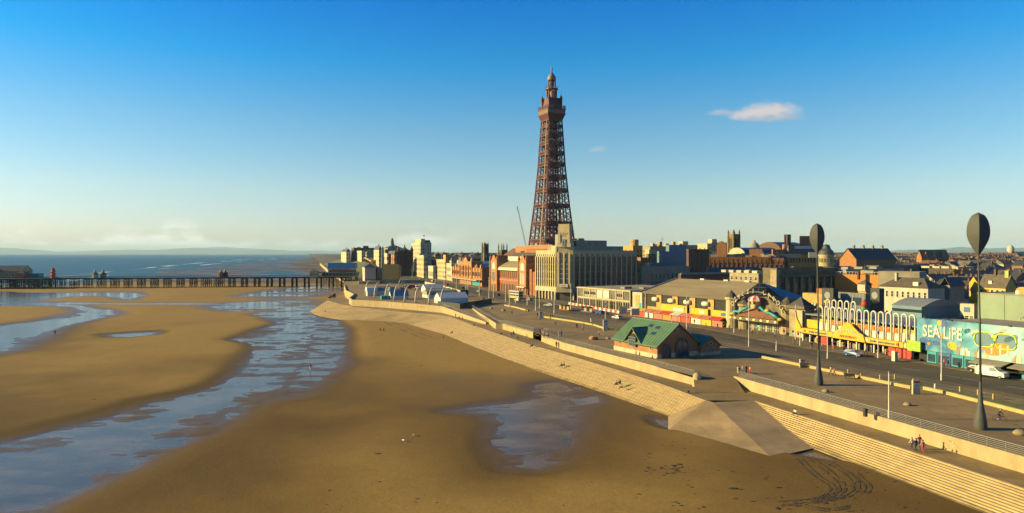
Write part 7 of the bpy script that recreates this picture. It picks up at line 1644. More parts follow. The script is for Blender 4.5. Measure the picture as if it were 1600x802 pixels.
# ---------------------------------------------------------------- people
mt('skin', (0.62, 0.36, 0.24), 0.6, 0.0); mt('hair_dark', (0.04, 0.025, 0.015), 0.7, 0.0); mt('hair_fair', (0.30, 0.18, 0.06), 0.7, 0.0)
mt('cloth_black', (0.03, 0.03, 0.035), 0.85, 0.0); mt('cloth_navy', (0.03, 0.05, 0.13), 0.85, 0.0); mt('cloth_red', (0.55, 0.05, 0.04), 0.85, 0.0); mt('cloth_white', (0.75, 0.74, 0.72), 0.85, 0.0); mt('cloth_grey', (0.22, 0.22, 0.22), 0.85, 0.0)
mt('cloth_blue', (0.08, 0.20, 0.48), 0.85, 0.0); mt('cloth_pink', (0.65, 0.22, 0.28), 0.85, 0.0); mt('cloth_tan', (0.42, 0.30, 0.17), 0.85, 0.0)
def body_mesh(pose):
    P = {'pelvis': (0, 0, .95), 'waist': (0, 0, 1.12), 'chest': (0, .0, 1.34), 'neck': (0, 0, 1.50), 'head': (0, -.02, 1.60), 'top': (0, -.01, 1.72)}
    J = {}
    for s, n in ((-1, 'l'), (1, 'r')):
        J[n + 'sh'] = (s * .19, 0, 1.42); J[n + 'el'] = (s * .25, .03, 1.15); J[n + 'wr'] = (s * .25, -.06, .90); J[n + 'ha'] = (s * .25, -.09, .80)
        J[n + 'hi'] = (s * .10, 0, .90); J[n + 'kn'] = (s * .11, -.01, .50); J[n + 'an'] = (s * .11, .02, .09); J[n + 'to'] = (s * .12, -.15, .04)
    if pose == 'walk':
        J['lkn'] = (-.11, -.20, .52); J['lan'] = (-.11, -.26, .12); J['lto'] = (-.12, -.42, .08); J['rkn'] = (.11, .10, .50); J['ran'] = (.11, .36, .14); J['rto'] = (.12, .22, .04)
        J['lel'] = (-.25, .12, 1.16); J['lwr'] = (-.25, .10, .92); J['lha'] = (-.25, .06, .82); J['rel'] = (.25, -.10, 1.16); J['rwr'] = (.25, -.26, .98); J['rha'] = (.25, -.32, .92)
    if pose in ('sit', 'cycle'):
        dz = -.78 if pose == 'sit' else 0.0
        lean = -.10 if pose == 'sit' else -.28
        for k in P: P[k] = (P[k][0], P[k][1] + lean * max(0, P[k][2] - .95) / .6, P[k][2] + dz)
        for k in list(J):
            x, y, z = J[k]
            if k[1:] in ('sh', 'el', 'wr', 'ha'): J[k] = (x, y + lean * (z - .95) / .6, z + dz)
        for s, n in ((-1, 'l'), (1, 'r')):
            if pose == 'sit':
                J[n + 'hi'] = (s * .11, -.04, .14); J[n + 'kn'] = (s * .14, -.44, .40); J[n + 'an'] = (s * .13, -.62, .02); J[n + 'to'] = (s * .13, -.78, -.02); J[n + 'el'] = (s * .27, -.10, .42); J[n + 'wr'] = (s * .18, -.34, .44); J[n + 'ha'] = (s * .13, -.42, .42)
            else:
                J[n + 'kn'] = (s * .12, -.34, .72 + .1 * s); J[n + 'an'] = (s * .12, -.12, .34 + .14 * s); J[n + 'to'] = (s * .12, -.28, .30 + .14 * s); J[n + 'el'] = (s * .25, -.38, 1.14); J[n + 'wr'] = (s * .24, -.58, 1.05); J[n + 'ha'] = (s * .24, -.66, 1.04)
    V = []; E = []; Rd = []; idx = {}
    def v(k, p, r): idx[k] = len(V); V.append(p); Rd.append(r)
    for k, r in (('pelvis', (.17, .125)), ('waist', (.15, .11)), ('chest', (.19, .125)), ('neck', (.062, .062)), ('head', (.095, .105)), ('top', (.08, .09))): v(k, P[k], r)
    E += [(0, 1), (1, 2), (2, 3), (3, 4), (4, 5)]
    for n in 'lr':
        for k, r in (('sh', .075), ('el', .052), ('wr', .038), ('ha', .045), ('hi', .105), ('kn', .07), ('an', .048), ('to', .045)): v(n + k, J[n + k], (r, r))
        E += [(idx['chest'], idx[n + 'sh']), (idx[n + 'sh'], idx[n + 'el']), (idx[n + 'el'], idx[n + 'wr']), (idx[n + 'wr'], idx[n + 'ha']), (idx['pelvis'], idx[n + 'hi']), (idx[n + 'hi'], idx[n + 'kn']), (idx[n + 'kn'], idx[n + 'an']), (idx[n + 'an'], idx[n + 'to'])]
    me = bpy.data.meshes.new('person'); me.from_pydata(V, E, []); o = bpy.data.objects.new('person_tmp', me); COL.objects.link(o)
    m = o.modifiers.new('s', 'SKIN'); sv = me.skin_vertices[0].data
    for i, r in enumerate(Rd): sv[i].radius = r
    sv[0].use_root = True; o.modifiers.new('d', 'SUBSURF').levels = 1
    bpy.context.view_layer.update(); dg = bpy.context.evaluated_depsgraph_get(); out = bpy.data.meshes.new_from_object(o.evaluated_get(dg)); bpy.data.objects.remove(o)
    keys = list(idx); pos = np.array(V)
    mat = {'head': 0, 'top': 0, 'neck': 0, 'lha': 0, 'rha': 0, 'chest': 1, 'waist': 1, 'lsh': 1, 'rsh': 1, 'lel': 1, 'rel': 1, 'lwr': 1, 'rwr': 1, 'pelvis': 2, 'lhi': 2, 'rhi': 2, 'lkn': 2, 'rkn': 2, 'lan': 2, 'ran': 2, 'lto': 3, 'rto': 3}
    for _ in range(4): out.materials.append(MT['skin'])
    for p in out.polygons:
        c = np.array(p.center); k = keys[int(np.argmin(((pos - c) ** 2).sum(1)))]; p.material_index = mat[k]; p.use_smooth = True
    hd = P['top']; hair = MB().ball(hd[0], hd[1] + .025, hd[2] - .02, .105, .115, .095, 10, 6).mesh('hair', MT['hair_dark'], True)
    nose = MB().ball(P['head'][0], P['head'][1] - .11, P['head'][2] + .02, .018, .03, .025, 6, 4).mesh('nose', MT['skin'], True)
    return out, hair
BODY = {p: body_mesh(p) for p in ('stand', 'walk', 'sit', 'cycle')}
_pc = {}
def person(label, pos, rz, pose, top, legs, hair='hair_dark', scale=1.0, group=None):
    key = (pose, top, legs)
    if key not in _pc:
        me = BODY[pose][0].copy()
        for i, k in enumerate(('skin', top, legs, 'cloth_black')): me.materials[i] = MT[k]
        _pc[key] = me
    o = obj('person', _pc[key], None, pos, rz); o.scale = (scale,) * 3; tag(o, label, 'person', group)
    hk = (pose, hair)
    if hk not in _pc:
        h = BODY[pose][1].copy(); h.materials[0] = MT[hair]; _pc[hk] = h
    obj('hair', _pc[hk], o); return o
def sz(px, py, f):      # a place on the left flight of steps: f of the way down
    z = ZL + (ZS - ZL) * f + .05; return W(px, py, z)
PEOPLE = [ # label, px, py, z, heading deg, pose, top, legs
    ('walker in a white top in the group of four on the lower walk', 1425, 703, ZL, 200, 'walk', 'cloth_white', 'cloth_navy'), ('walker all in black in the group of four on the lower walk', 1431, 706, ZL, 190, 'walk', 'cloth_black', 'cloth_black'),
    ('walker in a dark red jacket and blue jeans on the lower walk', 1436.5, 702, ZL, 185, 'walk', 'cloth_red', 'cloth_blue'), ('walker all in pink red at the back of the group of four', 1442, 708, ZL, 195, 'walk', 'cloth_pink', 'cloth_red'),
    ('person in a white jacket sitting at the top of the steps right of the slipway', 1243, 648, ZL, -60, 'sit', 'cloth_white', 'cloth_black'), ('dark dressed person sitting at the top of the steps by the slipway corner', 1076, 614, ZL, -60, 'sit', 'cloth_black', 'cloth_grey'),
    ('person in navy sitting in the group on the steps below the lifeboat station', 964, 602, None, -60, 'sit', 'cloth_navy', 'cloth_black'), ('person in black leaning in the group on the steps below the lifeboat station', 969, 600, None, -40, 'sit', 'cloth_black', 'cloth_black'), ('person in grey sitting lowest in the group on the steps', 972, 607, None, -70, 'sit', 'cloth_grey', 'cloth_navy'),
    ('left one of two people sitting midway down the long steps', 878, 573, None, -60, 'sit', 'cloth_black', 'cloth_tan'), ('right one of two people sitting midway down the long steps', 882, 572, None, -60, 'sit', 'cloth_navy', 'cloth_black'),
    ('person sitting at the step edge below the side ramp', 784, 523, ZL, -60, 'sit', 'cloth_black', 'cloth_black'), ('person lounging on the steps below the standing pair', 832, 542, ZL, -60, 'sit', 'cloth_black', 'cloth_navy'), ('tall dark walker of a pair on the lower walk before the stairs', 799, 528, ZL, 170, 'stand', 'cloth_black', 'cloth_grey'),
    ('second dark walker of the pair before the stairs', 802.5, 526, ZL, 170, 'walk', 'cloth_black', 'cloth_black'), ('person crouching beside the standing pair on the lower walk', 808, 529, ZL, 120, 'sit', 'cloth_navy', 'cloth_black'), ('person in pale clothes walking on the lower walk', 822, 531, ZL, 100, 'walk', 'cloth_white', 'cloth_grey'),
    ('dark walker of a pair strolling under the sea wall', 869.5, 544, ZL, 10, 'walk', 'cloth_black', 'cloth_black'), ('blue jacketed walker of a pair strolling under the sea wall', 873, 544.5, ZL, 10, 'walk', 'cloth_blue', 'cloth_navy'), ('person sitting alone on the smooth apron', 707, 521, -3.0, -60, 'sit', 'cloth_black', 'cloth_black'),
    ('first of three people at the foot of the headland wall', 712, 496, ZL, 150, 'stand', 'cloth_black', 'cloth_navy'), ('second of three people at the foot of the headland wall', 717, 497.5, ZL, 150, 'sit', 'cloth_grey', 'cloth_black'), ('third of three people at the foot of the headland wall', 722, 499, ZL, 150, 'sit', 'cloth_tan', 'cloth_black'), ('person sitting on the walk edge below the headland', 742, 509, ZL, -60, 'sit', 'cloth_black', 'cloth_black'),
    ('lone person sitting at the tip of the sandy apron', 509, 488, -3.4, -60, 'sit', 'cloth_black', 'cloth_tan'), ('left one of a pair sitting on the open sand', 594, 517, 'S', 30, 'sit', 'cloth_black', 'cloth_black'), ('right one of a pair sitting on the open sand', 599, 517, 'S', 30, 'sit', 'cloth_red', 'cloth_black'), ('person in tan standing on the sand by the step foot', 692, 533, 'S', 60, 'stand', 'cloth_tan', 'cloth_tan'),
    ('person in a red top wading at the edge of the channel', 485, 577, 'S', 20, 'walk', 'cloth_red', 'cloth_white'), ('dark person walking beside the far left creek', 86, 523, 'S', 60, 'walk', 'cloth_black', 'cloth_black'),
    ('person in white standing on the plaza above the sea wall', 873, 525.5, 0, 30, 'stand', 'cloth_white', 'cloth_white'), ('person in blue beside the one in white on the plaza', 877, 526, 0, 30, 'stand', 'cloth_blue', 'cloth_navy'), ('person in a red top sitting on the flat boulder', 925.5, 530, .75, 100, 'sit', 'cloth_red', 'cloth_black'), ('person in black sitting on the flat boulder', 930.5, 530.2, .75, 100, 'sit', 'cloth_black', 'cloth_black'),
    ('left one of a dark pair walking near the low yellow wall', 822, 489, 0, 10, 'walk', 'cloth_black', 'cloth_black'), ('right one of a dark pair walking near the low yellow wall', 826, 489, 0, 10, 'walk', 'cloth_grey', 'cloth_black'), ('person standing by the low wall in front of the grass verge', 912.5, 509, 0, 80, 'stand', 'cloth_black', 'cloth_navy'), ('left one of two dark people beside the grass verge', 860, 497.5, 0, 70, 'stand', 'cloth_black', 'cloth_black'), ('right one of two dark people beside the grass verge', 863, 498, 0, 70, 'stand', 'cloth_red', 'cloth_black'),
    ('person at the railing in white near the lifeboat station', 993.5, 559.5, 0, 60, 'stand', 'cloth_white', 'cloth_grey'), ('person at the railing in pink red near the lifeboat station', 999, 561, 0, 60, 'stand', 'cloth_pink', 'cloth_red'), ('person in white at the railing end by the slipway gap', 1160, 584, 0, 70, 'stand', 'cloth_white', 'cloth_black'), ('person in a red coat at the railing end by the slipway gap', 1166, 584, 0, 40, 'stand', 'cloth_red', 'cloth_black'), ('person in pink at the railing end by the slipway gap', 1172, 585.5, 0, 100, 'stand', 'cloth_pink', 'cloth_red'),
    ('left one of a pair walking by the low yellow wall near the first seed-head base', 1298, 587, 0, 100, 'walk', 'cloth_tan', 'cloth_navy'), ('right one of a pair walking by the low yellow wall near the first seed-head base', 1303.5, 588, 0, 100, 'walk', 'cloth_red', 'cloth_black'), ('person in red outside the turquoise aquarium shop', 1475, 574, .12, 90, 'stand', 'cloth_red', 'cloth_black'), ('person in navy outside the turquoise aquarium shop', 1482, 574, .12, 80, 'walk', 'cloth_navy', 'cloth_blue'),
    ('person sitting on the low yellow wall near the lifeboat station', 956, 516, .5, 100, 'sit', 'cloth_black', 'cloth_black'), ('second person sitting on the verge left of the lifeboat station', 975, 519.5, .1, 100, 'sit', 'cloth_tan', 'cloth_black')]
for i in range(9): PEOPLE.append((('black coated', 'white topped', 'navy coated', 'grey coated', 'tan coated', 'blue topped', 'pink topped', 'black jacketed', 'red topped')[i] + ' person in the crowd at the promenade stairs', 843 + (i * 7) % 17, 521 + (i * 5) % 11, 0, 40 * i, 'stand' if i % 2 else 'walk', ('cloth_black', 'cloth_white', 'cloth_navy', 'cloth_grey', 'cloth_tan', 'cloth_blue', 'cloth_pink', 'cloth_black', 'cloth_red')[i], 'cloth_navy' if i % 3 else 'cloth_black'))
for i in range(8): PEOPLE.append((('first', 'second', 'third', 'fourth', 'fifth', 'sixth', 'seventh', 'eighth')[i] + ' pedestrian from the left on the pavement by the pirate arcade', 1085 + 18 * i, 507 + 3.0 * i + (i % 2), .12, 70 * i, 'walk' if i % 2 else 'stand', ('cloth_black', 'cloth_red', 'cloth_navy', 'cloth_white', 'cloth_black', 'cloth_pink', 'cloth_grey', 'cloth_blue')[i], 'cloth_navy'))
for i in range(9): PEOPLE.append((ORD[i] + ' pedestrian from the left on the pavement before the yellow arcade', 1268 + 17 * i, 545.5 + 2.05 * i - (i % 2) * 2, .12, 55 * i, 'walk' if i % 2 else 'stand', ('cloth_navy', 'cloth_white', 'cloth_red', 'cloth_black', 'cloth_tan', 'cloth_blue', 'cloth_black', 'cloth_grey', 'cloth_pink')[i], 'cloth_navy' if i % 2 else 'cloth_grey'))
for i in range(6): PEOPLE.append((ORD[i] + ' stroller from the left on the plaza beyond the sea wall', 800 + 34 * i + (i % 2) * 9, 492 + 8.5 * i, 0, 75 * i, 'walk', ('cloth_black', 'cloth_tan', 'cloth_navy', 'cloth_white', 'cloth_grey', 'cloth_red')[i], 'cloth_navy'))
for i, (lab, px, py, z, hd, pose, tp, lg) in enumerate(PEOPLE):
    if z is None:
        f = {964: .45, 969: .38, 972: .55, 878: .5, 882: .5}[px]; p = sz(px, py, f)
    elif z == 'S':
        p = W(px, py, ZS); p.z = float(sand_height(np.array([p.x]), np.array([p.y]))[0])
    else:
        p = W(px, py, z)
    if z == 0: p.z = 0.025
    person(lab, p, R(hd), pose, tp, lg, 'hair_fair' if i % 4 == 2 else 'hair_dark', 1.0 + .04 * ((i * 37) % 5 - 2), None)

# ---------------------------------------------------------------- vehicles
mt('paint_white', (0.75, 0.75, 0.74), 0.25, 0.0, spec=0.6); mt('paint_blue', (0.02, 0.11, 0.42), 0.25, 0.0, spec=0.6); mt('paint_black', (0.02, 0.02, 0.025), 0.25, 0.0, spec=0.6); mt('paint_silver', (0.42, 0.43, 0.44), 0.3, 0.0, metal=.5); mt('paint_red', (0.45, 0.02, 0.02), 0.25, 0.0, spec=0.6)
mt('tyre', (0.02, 0.02, 0.02), 0.9, 0.0); mt('lamp_glass', (0.8, 0.78, 0.7), 0.2, 0.0); mt('tail_glass', (0.4, 0.01, 0.01), 0.3, 0.0)
def wheel(parent, x, y, r=.33, w=.22):
    T = Matrix.Translation((x, y, r)) @ Matrix.Rotation(R(90), 4, 'X'); t = MB(T).lathe([(r * .6, -w / 2), (r * .95, -w / 2), (r, -w / 3), (r, w / 3), (r * .95, w / 2), (r * .6, w / 2)], n=14).build('wheel', MT['tyre'], parent)
    MB(T).cyl(0, 0, -w * .42, w * .42, r * .62, None, 10).build('rim', MT['paint_silver'], t)
def car(label, pos, rz, paint, kind='hatch'):
    root = thing('van' if kind == 'van' else 'car', label, 'van' if kind == 'van' else 'car', pos, rz)
    L, Wd = (4.9, 1.95) if kind == 'van' else (4.2, 1.76)
    if kind == 'van': prof = [(-L / 2, .35), (-L / 2, 1.0), (-L / 2 + .2, 2.1), (L / 2 - 1.9, 2.15), (L / 2 - 1.0, 1.35), (L / 2 - .1, 1.1), (L / 2, .75), (L / 2, .35)]; gl = [(L / 2 - 2.0, 1.95), (L / 2 - 1.15, 1.35)]
    else: prof = [(-L / 2, .32), (-L / 2, .85), (-L / 2 + .12, 1.0), (-L / 2 + .65, 1.42), (-.1, 1.48), (.45, 1.40), (1.05, .98), (L / 2 - .15, .82), (L / 2, .6), (L / 2, .32)]; gl = None
    v = []; n = len(prof)
    for s, ins in ((-1, 0), (1, 0)):
        for x, z in prof: v.append((x, s * (Wd / 2 - (.16 if z > 1.1 else 0.02 if z > .7 else .05)), z))
    MB().add(v, [tuple(range(n)), tuple(range(2 * n - 1, n - 1, -1))] + [(i, n + i, n + (i + 1) % n, (i + 1) % n) for i in range(n)]).build('body', MT[paint], root)
    y = Wd / 2 - .09
    if kind == 'van':
        for s in (-1, 1): MB().add([(x, s * (Wd / 2 - .14 + .0) if z > 1.5 else s * (Wd / 2 - .02), z) for x, z in ((-.2 + .0, 1.3), (L / 2 - 1.3, 1.3), (L / 2 - 1.85, 1.95), (-.2, 1.95))], [(0, 1, 2, 3)]).build('side_window', MT['glass'], root)
        MB().add([(L / 2 - 1.84, -.75, 2.11), (L / 2 - 1.84, .75, 2.11), (L / 2 - .98, .85, 1.39), (L / 2 - .98, -.85, 1.39)], [(0, 1, 2, 3)]).build('windscreen', MT['glass'], root)
    else:
        for s in (-1, 1): MB().add([(-1.55, s * (Wd / 2 - .01), 1.0), (.92, s * (Wd / 2 - .01), 1.0), (.42, s * (Wd / 2 - .145), 1.36), (-.1, s * (Wd / 2 - .145), 1.43), (-1.25, s * (Wd / 2 - .145), 1.38)], [(0, 1, 2, 3, 4)]).build('side_window', MT['glass'], root)
        MB().add([(.50, -.66, 1.395), (.50, .66, 1.395), (1.05, .80, 1.0), (1.05, -.80, 1.0)], [(0, 1, 2, 3)]).build('windscreen', MT['glass'], root); MB().add([(-1.50, -.62, 1.40), (-1.50, .62, 1.40), (-2.02, .74, 1.0), (-2.02, -.74, 1.0)], [(0, 1, 2, 3)]).build('rear_window', MT['glass'], root)
    for s in (-1, 1):
        MB().box(L / 2 - .1, L / 2 + .02, s * (Wd / 2 - .35) - .16, s * (Wd / 2 - .35) + .16, .62, .76).build('headlight', MT['lamp_glass'], root); MB().box(-L / 2 - .02, -L / 2 + .08, s * (Wd / 2 - .3) - .14, s * (Wd / 2 - .3) + .14, .72, .9).build('tail_light', MT['tail_glass'], root)
        for x in (-L / 2 + .75, L / 2 - .8): wheel(root, x, s * (Wd / 2 - .1))
    return root
def at_road(px, py): p = W(px, py, 0); p.z = .07; return p
RA = math.atan2(.875, -.48)      # along the road, northward
car('blue hatchback on the road before the amusements arcade', at_road(1334, 557), RA + math.pi, 'paint_blue'); car('white van at the kerb under the aquarium billboard', at_road(1551, 590), RA + math.pi, 'paint_white', 'van'); car('dark car just behind the white van', at_road(1532, 583), RA + math.pi, 'paint_black'); car('dark people carrier beside the white van at the kerb', at_road(1566, 583.5), RA + math.pi, 'paint_black', 'van')
car('white car near the bus on the far road', at_road(809, 471), RA, 'paint_white'); car('silver white car left of the cream store arcade', at_road(827, 470), RA, 'paint_silver'); car('white hatchback at the junction by the cream store', at_road(857, 479), RA + .6, 'paint_white'); car('dark car far along the road near the red arches', at_road(777, 463), RA, 'paint_black'); car('white car in front of the red and white barriers', at_road(964, 499), RA, 'paint_white'); car('small blue car beside the tram shelter', at_road(937, 491), RA, 'paint_blue')
car('red car far along the seafront road', at_road(698, 446.5), RA, 'paint_red'); car('dark hatchback far along the seafront road', at_road(722, 452), RA, 'paint_black'); car('white car far along the seafront road by the stalls', at_road(676, 440.5), RA, 'paint_white'); car('silver car parked before the terracotta block', at_road(748, 457), RA, 'paint_silver')
def bus(label, pos, rz):
    root = thing('bus', label, 'bus', pos, rz); L, Wd, Hh = 10.8, 2.5, 4.2
    MB().box(-L / 2, L / 2, -Wd / 2, Wd / 2, .35, Hh).build('body', MT['frame_white'], root); MB().box(-L / 2 - .02, L / 2 + .02, -Wd / 2 - .02, Wd / 2 + .02, .36, 1.2).build('skirt', MT['yellow'], root)
    for z0, z1 in ((1.5, 2.3), (2.9, 3.7)):
        for s in (-1, 1):
            for i in range(6): MB().box(-L / 2 + .5 + 1.65 * i, -L / 2 + 1.95 + 1.65 * i, s * (Wd / 2 + .02) - .01, s * (Wd / 2 + .02) + .01, z0, z1).build('window', MT['glass'], root)
        for s in (-1, 1): MB().box(s * (L / 2 + .02) - .01, s * (L / 2 + .02) + .01, -Wd / 2 + .2, Wd / 2 - .2, z0 - .1, z1).build('windscreen', MT['glass'], root)
    for s in (-1, 1):
        for x in (-L / 2 + 2.2, L / 2 - 2.0): wheel(root, x, s * (Wd / 2 - .15), .5, .3)
bus('yellow and white double deck bus before the red brick hall', at_road(806, 467), RA)
def tractor():
    p = W(520, 466, ZS); p.z = float(sand_height(np.array([p.x]), np.array([p.y]))[0]) + .02; root = thing('beach_tractor', 'small dark tractor with amber cab light on the beach by the pier', 'tractor', p, R(200))
    MB().box(-1.0, 1.8, -.55, .55, .8, 1.7).build('bonnet', MT['paint_black'], root); c = MB().box(-1.7, 0, -.8, .8, .9, 2.7).build('cab', MT['glass'], root); MB().box(-1.8, .1, -.9, .9, 2.7, 2.85).build('cab_roof', MT['orange'], root); MB().cyl(-.8, 0, 2.85, 3.15, .15).build('beacon', MT['orange'], root)
    for s in (-1, 1): wheel(root, -1.1, s * .95, .85, .45); wheel(root, 1.4, s * .75, .5, .3)
    MB().box(2.0, 3.0, -1.1, 1.1, .3, .9).build('bucket', MT['frame_dark'], root)
tractor()
def cycle():
    p = W(1562, 658, 0); p.z = .03; root = thing('bicycle', 'bicycle ridden past the large seed-head base', 'bicycle', p, R(70)); 
    for y in (-.52, .52): MB().tube([(0, y + .34 * math.cos(t), .34 + .34 * math.sin(t)) for t in [2 * math.pi * k / 16 for k in range(16)]], .025, 5, True).build('wheel', MT['tyre'], root)
    MB().bar((0, .52, .34), (0, .1, .34), .04).bar((0, .1, .34), (0, .2, .85), .04).bar((0, .2, .8), (0, -.38, .9), .04).bar((0, .1, .34), (0, -.38, .85), .04).bar((0, -.38, .98), (0, -.52, .34), .04).build('frame', MT['paint_red'], root); MB().bar((-.25, -.42, 1.02), (.25, -.42, 1.02), .035).build('handlebar', MT['black'], root); MB().box(-.07, .07, .08, .34, .86, .92).build('saddle', MT['black'], root)
    person('cyclist in dark clothes riding past the large seed-head base', p + Vector((-.17, .06, 0.0)), R(70), 'cycle', 'cloth_black', 'cloth_navy')
cycle()

# ---------------------------------------------------------------- street furniture
def shelter(label, px, py, w, panels):
    p = W(px, py, 0); root = thing('tram_shelter', label, 'shelter', (p.x, p.y, .05), R(-62)); MB().box(0, w, 0, .12, 0, 2.4).build('rear_frame', MT['frame_dark'], root)
    for i, m in enumerate(panels): MB().box(.15 + (w - .2) * i / len(panels), (w - .2) * (i + 1) / len(panels), -.05, -.002, .4, 2.1).build('panel', MT[m], root)
    MB().box(-.2, w + .2, -1.7, .3, 2.4, 2.55).build('roof', MT['frame_dark'], root)
    for x in (.1, w - .1): MB().bar((x, -1.4, 0), (x, -1.4, 2.4), .1).build('post', MT['frame_dark'], root)
    MB().box(.4, w - .4, -.6, -.2, .42, .5).build('bench', MT['ochre'], root)
shelter('glass tram shelter in front of the pavilion barriers', 908, 487.5, 8.0, ['glass', 'concrete', 'glass', 'concrete']); shelter('tram shelter with coloured poster panels', 874, 484.5, 7.5, ['yellow_wall', 'glass', 'redpink', 'glass', 'yellow_wall'])
bm = MB().extr([(-.28, 0), (.28, 0), (.16, .45), (.10, 1.0), (-.10, 1.0), (-.16, .45)], 'x', 0, 1.9).mesh('barrier', [MT['red']])
bm2 = bm.copy(); bm2.materials[0] = MT['white']
a0, a1 = W(889, 476, 0), W(968, 490.5, 0); nb_ = int((a1 - a0).length / 2.0); aa = math.atan2(a1.y - a0.y, a1.x - a0.x)
for i in range(nb_):
    p = a0.lerp(a1, i / nb_); o = obj('traffic_barrier', bm if i % 2 else bm2, None, (p.x, p.y, .13), aa); tag(o, ('red' if i % 2 else 'white') + ' plastic barrier block, ' + ORD[i] + ' from the cream store end', 'barrier', ('red' if i % 2 else 'white') + ' barrier blocks')
for i, (px, py) in enumerate(((973.5, 493), (993, 497))):
    p = W(px, py, 0); root = thing('site_sign', 'white site sign board on posts ' + ('beside the barrier end' if i == 0 else 'nearer the lifeboat roof'), 'sign', (p.x, p.y, .1), R(12)); MB().box(-1.6, 1.6, -.05, .05, .9, 3.4).build('panel', MT['white'], root); MB().box(-.3, 1.1, -.08, -.052, 2.2, 2.5).box(-.5, .9, -.08, -.052, 1.6, 1.8).build('print', MT['grey_clad'], root)
    for x in (-1.2, 1.2): MB().box(x - .06, x + .06, .055, .15, -.1, 3.2).build('post', MT['grey_clad'], root)
mt('sig_green', (0.02, 0.6, 0.2), .4, 0.0, emit=(0.02, 1.0, 0.35, 3.0)); mt('sig_red', (0.7, 0.02, 0.02), .4, 0.0, emit=(1.0, 0.05, 0.03, 3.0))
for i, (px, py, k) in enumerate(((1239, 537, 'sig_green'), (1247, 538, 'sig_red'), (1184, 524, 'sig_green'), (1225, 533, 'sig_red'))):
    p = W(px, py, 0); root = thing('traffic_light', ('green', 'red', 'second green', 'second red')[i] + ' traffic signal at the crossing by the arcade corner', 'traffic light', (p.x, p.y, .06)); MB().cyl(0, 0, 0, 3.2, .07, None, 6).build('post', MT['grey_clad'], root); MB().box(-.18, .18, -.15, .15, 2.4, 3.4).build('housing', MT['black'], root); MB().ball(0, -.17, 2.65 if 'green' in k else 3.2, .13, .06, .13, 8, 5).build('lens', MT[k], root)
def bin_(label, px, py, m='frame_dark'):
    p = W(px, py, 0); root = thing('litter_bin', label, 'bin', (p.x, p.y, .02)); MB().lathe([(.3, 0), (.34, .9), (.36, .95), (.36, 1.1), (.2, 1.2)], n=10).build('body', MT[m], root, True); MB().box(-.2, .2, -.38, -.33, .9, 1.05).build('slot', MT['black'], root)
bin_('dark litter bin by the kerb left of the white slab', 840, 494); bin_('white litter bin beside the shelters', 924, 503, 'white'); bin_('dark litter bin behind the railing near the big seed-head', 1352, 651); bin_('dark bin on the plaza left of the boulder seat', 901, 512); bin_('pale bin at the railing end by the slipway gap', 1154, 583, 'concrete')
for i, (px, py, lab) in enumerate(((1257, 575, 'dark bench beside the small board at the yellow wall'), (1328, 592, 'dark bench at the yellow wall right of the walking pair'))):
    p = W(px, py, 0); root = thing('bench', lab, 'bench', (p.x, p.y, .02), R(-20)); MB().box(-.9, .9, -.25, .25, .42, .5).build('seat', MT['frame_dark'], root); MB().box(-.9, .9, .25, .32, .5, .95).build('backrest', MT['frame_dark'], root)
    for x in (-.8, .8): MB().box(x - .05, x + .05, -.25, .25, 0, .42).build('leg', MT['frame_dark'], root)
p = W(1208, 546, 0)
for i, (px, py) in enumerate(((1415, 545), (1398, 562))):
    p = W(px, py + 3, 0); root = thing('service_cabinet', 'white service cabinet on the arcade pavement ' + ('near the yellow fascia end' if i else 'beside the lime board'), 'cabinet', (p.x, p.y, .12), R(24)); MB().box(-.5, .5, -.4, .4, 0, 2.2).build('body', MT['white'], root); MB().box(-.4, .4, -.43, -.402, .2, 2.0).build('door', MT['cream_pale'], root)
# arena-side parapet posts and gulls
mt('gull_white', (0.85, 0.85, 0.83), .7, 0.0); mt('gull_grey', (0.35, 0.36, 0.38), .7, 0.0)
def gull(label, pos, rz, span=1.25, fly=True):
    mb = MB().lathe([(.01, -.26), (.05, -.2), (.10, -.05), (.11, .06), (.07, .18), (.055, .23), (.06, .29), (.02, .34)], n=8); mb.v = [(x, z, y) for x, y, z in mb.v]
    if fly:
        for s in (-1, 1): mb.add([(s * .08, .10, .02), (s * .08, -.10, .02), (s * span * .28, -.04, .20), (s * span * .28, .16, .22), (s * span * .5, -.14, .12), (s * span * .5, -.10, .13)], [(0, 1, 2, 3), (3, 2, 4, 5)])
    else:
        for s in (-1, 1): mb.ball(s * .08, -.05, .02, .04, .2, .07, 6, 4); mb.bar((s * .04, 0, -.02), (s * .04, 0, -.22), .02)
    o = mb.build('gull', MT['gull_white'], None, True); o.location = pos; o.rotation_euler = (0, 0, rz); tag(o, label, 'gull'); MB().tube([(0, .33, 0), (0, .42, -.01)], [.02, .005], 5).build('beak', MT['yellow'], o)
gull('white gull gliding over the lower walk', W(1489, 706, ZL) + Vector((0, 0, 1.2)), R(150)); gull('white gull gliding low near the large seed-head base', W(1560, 664, 0) + Vector((0, 0, .8)), R(120))
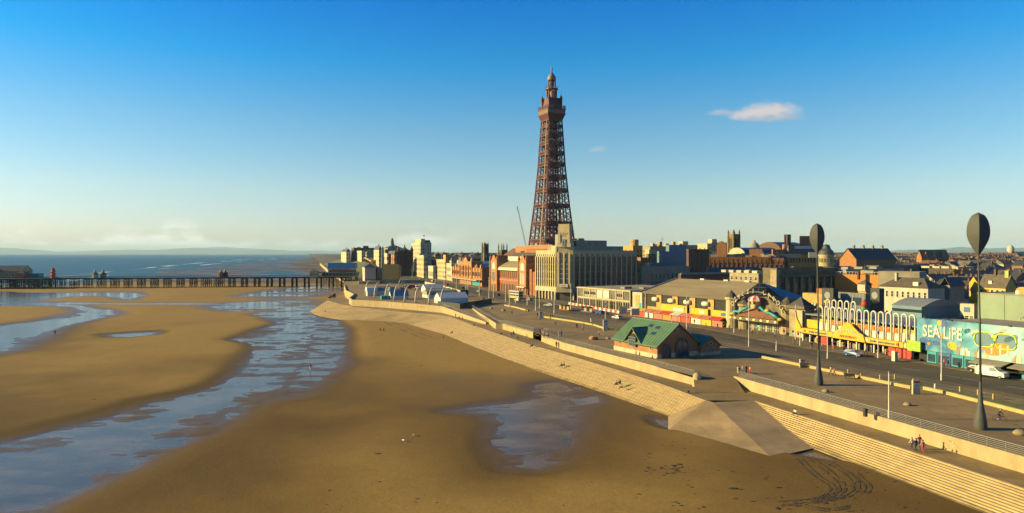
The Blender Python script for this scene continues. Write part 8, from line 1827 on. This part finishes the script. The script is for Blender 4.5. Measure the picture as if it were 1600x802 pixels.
for i, (px, py) in enumerate(((646, 681), (631, 690), (1274, 696))):
    q = W(px, py, ZS); q.z = float(sand_height(np.array([q.x]), np.array([q.y]))[0]) + .22; gull('white gull standing on the sand, ' + ('right of two in the open', 'left of two in the open', 'at the slipway foot')[i], q, R(60 * i), fly=False)
# weed and stones strewn on the sand
mt('weed', (0.05, 0.035, 0.018), .9, .2, 3)
def strewn():
    g = random.Random(4); mb = MB()
    spots = [(g.uniform(1000, 1240), g.uniform(690, 800)) for _ in range(90)] + [(g.gauss(1050, 18), g.gauss(734, 5)) for _ in range(50)] + [(g.uniform(500, 1000), g.uniform(540, 800)) for _ in range(60)] + [(g.uniform(-20, 420), g.uniform(540, 640)) for _ in range(30)] + [(g.uniform(1240, 1500), g.uniform(725, 800)) for _ in range(60)]
    P = [W(a, b_, ZS) for a, b_ in spots]; Z = sand_height(np.array([p.x for p in P]), np.array([p.y for p in P]))
    for p, z in zip(P, Z):
        if z < ZW + .05: continue
        s = g.uniform(.04, .20) * (1.8 if g.random() < .1 else 1); mb.ball(p.x, p.y, z, s * g.uniform(1, 2.4), s * g.uniform(.6, 1.2), s * .22, 7, 4)
    tag(mb.build('weed', MT['weed'], None, True), kind='stuff')
strewn()


# ---------------------------------------------------------------- sea air
def haze():
    m = bpy.data.materials.new('haze_air'); m.use_nodes = True; nt = m.node_tree; nt.nodes.clear()
    o = nt.nodes.new('ShaderNodeOutputMaterial'); v = nt.nodes.new('ShaderNodeVolumePrincipled')
    v.inputs['Color'].default_value = (0.50, 0.76, 1.0, 1); v.inputs['Density'].default_value = 3.4e-5; v.inputs['Anisotropy'].default_value = 0.0
    nt.links.new(v.outputs[0], o.inputs['Volume'])
    ob = MB().box(-42000, 30000, -700, 35500, -14, 390).build('haze', m); tag(ob, kind='stuff')
haze()

# lettering drawn as curves becomes plain meshes
def solid_text():
    dg = bpy.context.evaluated_depsgraph_get()
    for o in [o for o in bpy.data.objects if o.type == 'FONT']:
        me = bpy.data.meshes.new_from_object(o.evaluated_get(dg)); n = o.name; m = o.matrix_basis.copy(); par = o.parent
        cu = o.data; bpy.data.objects.remove(o); bpy.data.curves.remove(cu)
        q = bpy.data.objects.new(n, me); COL.objects.link(q); q.parent = par; q.matrix_basis = m
solid_text()
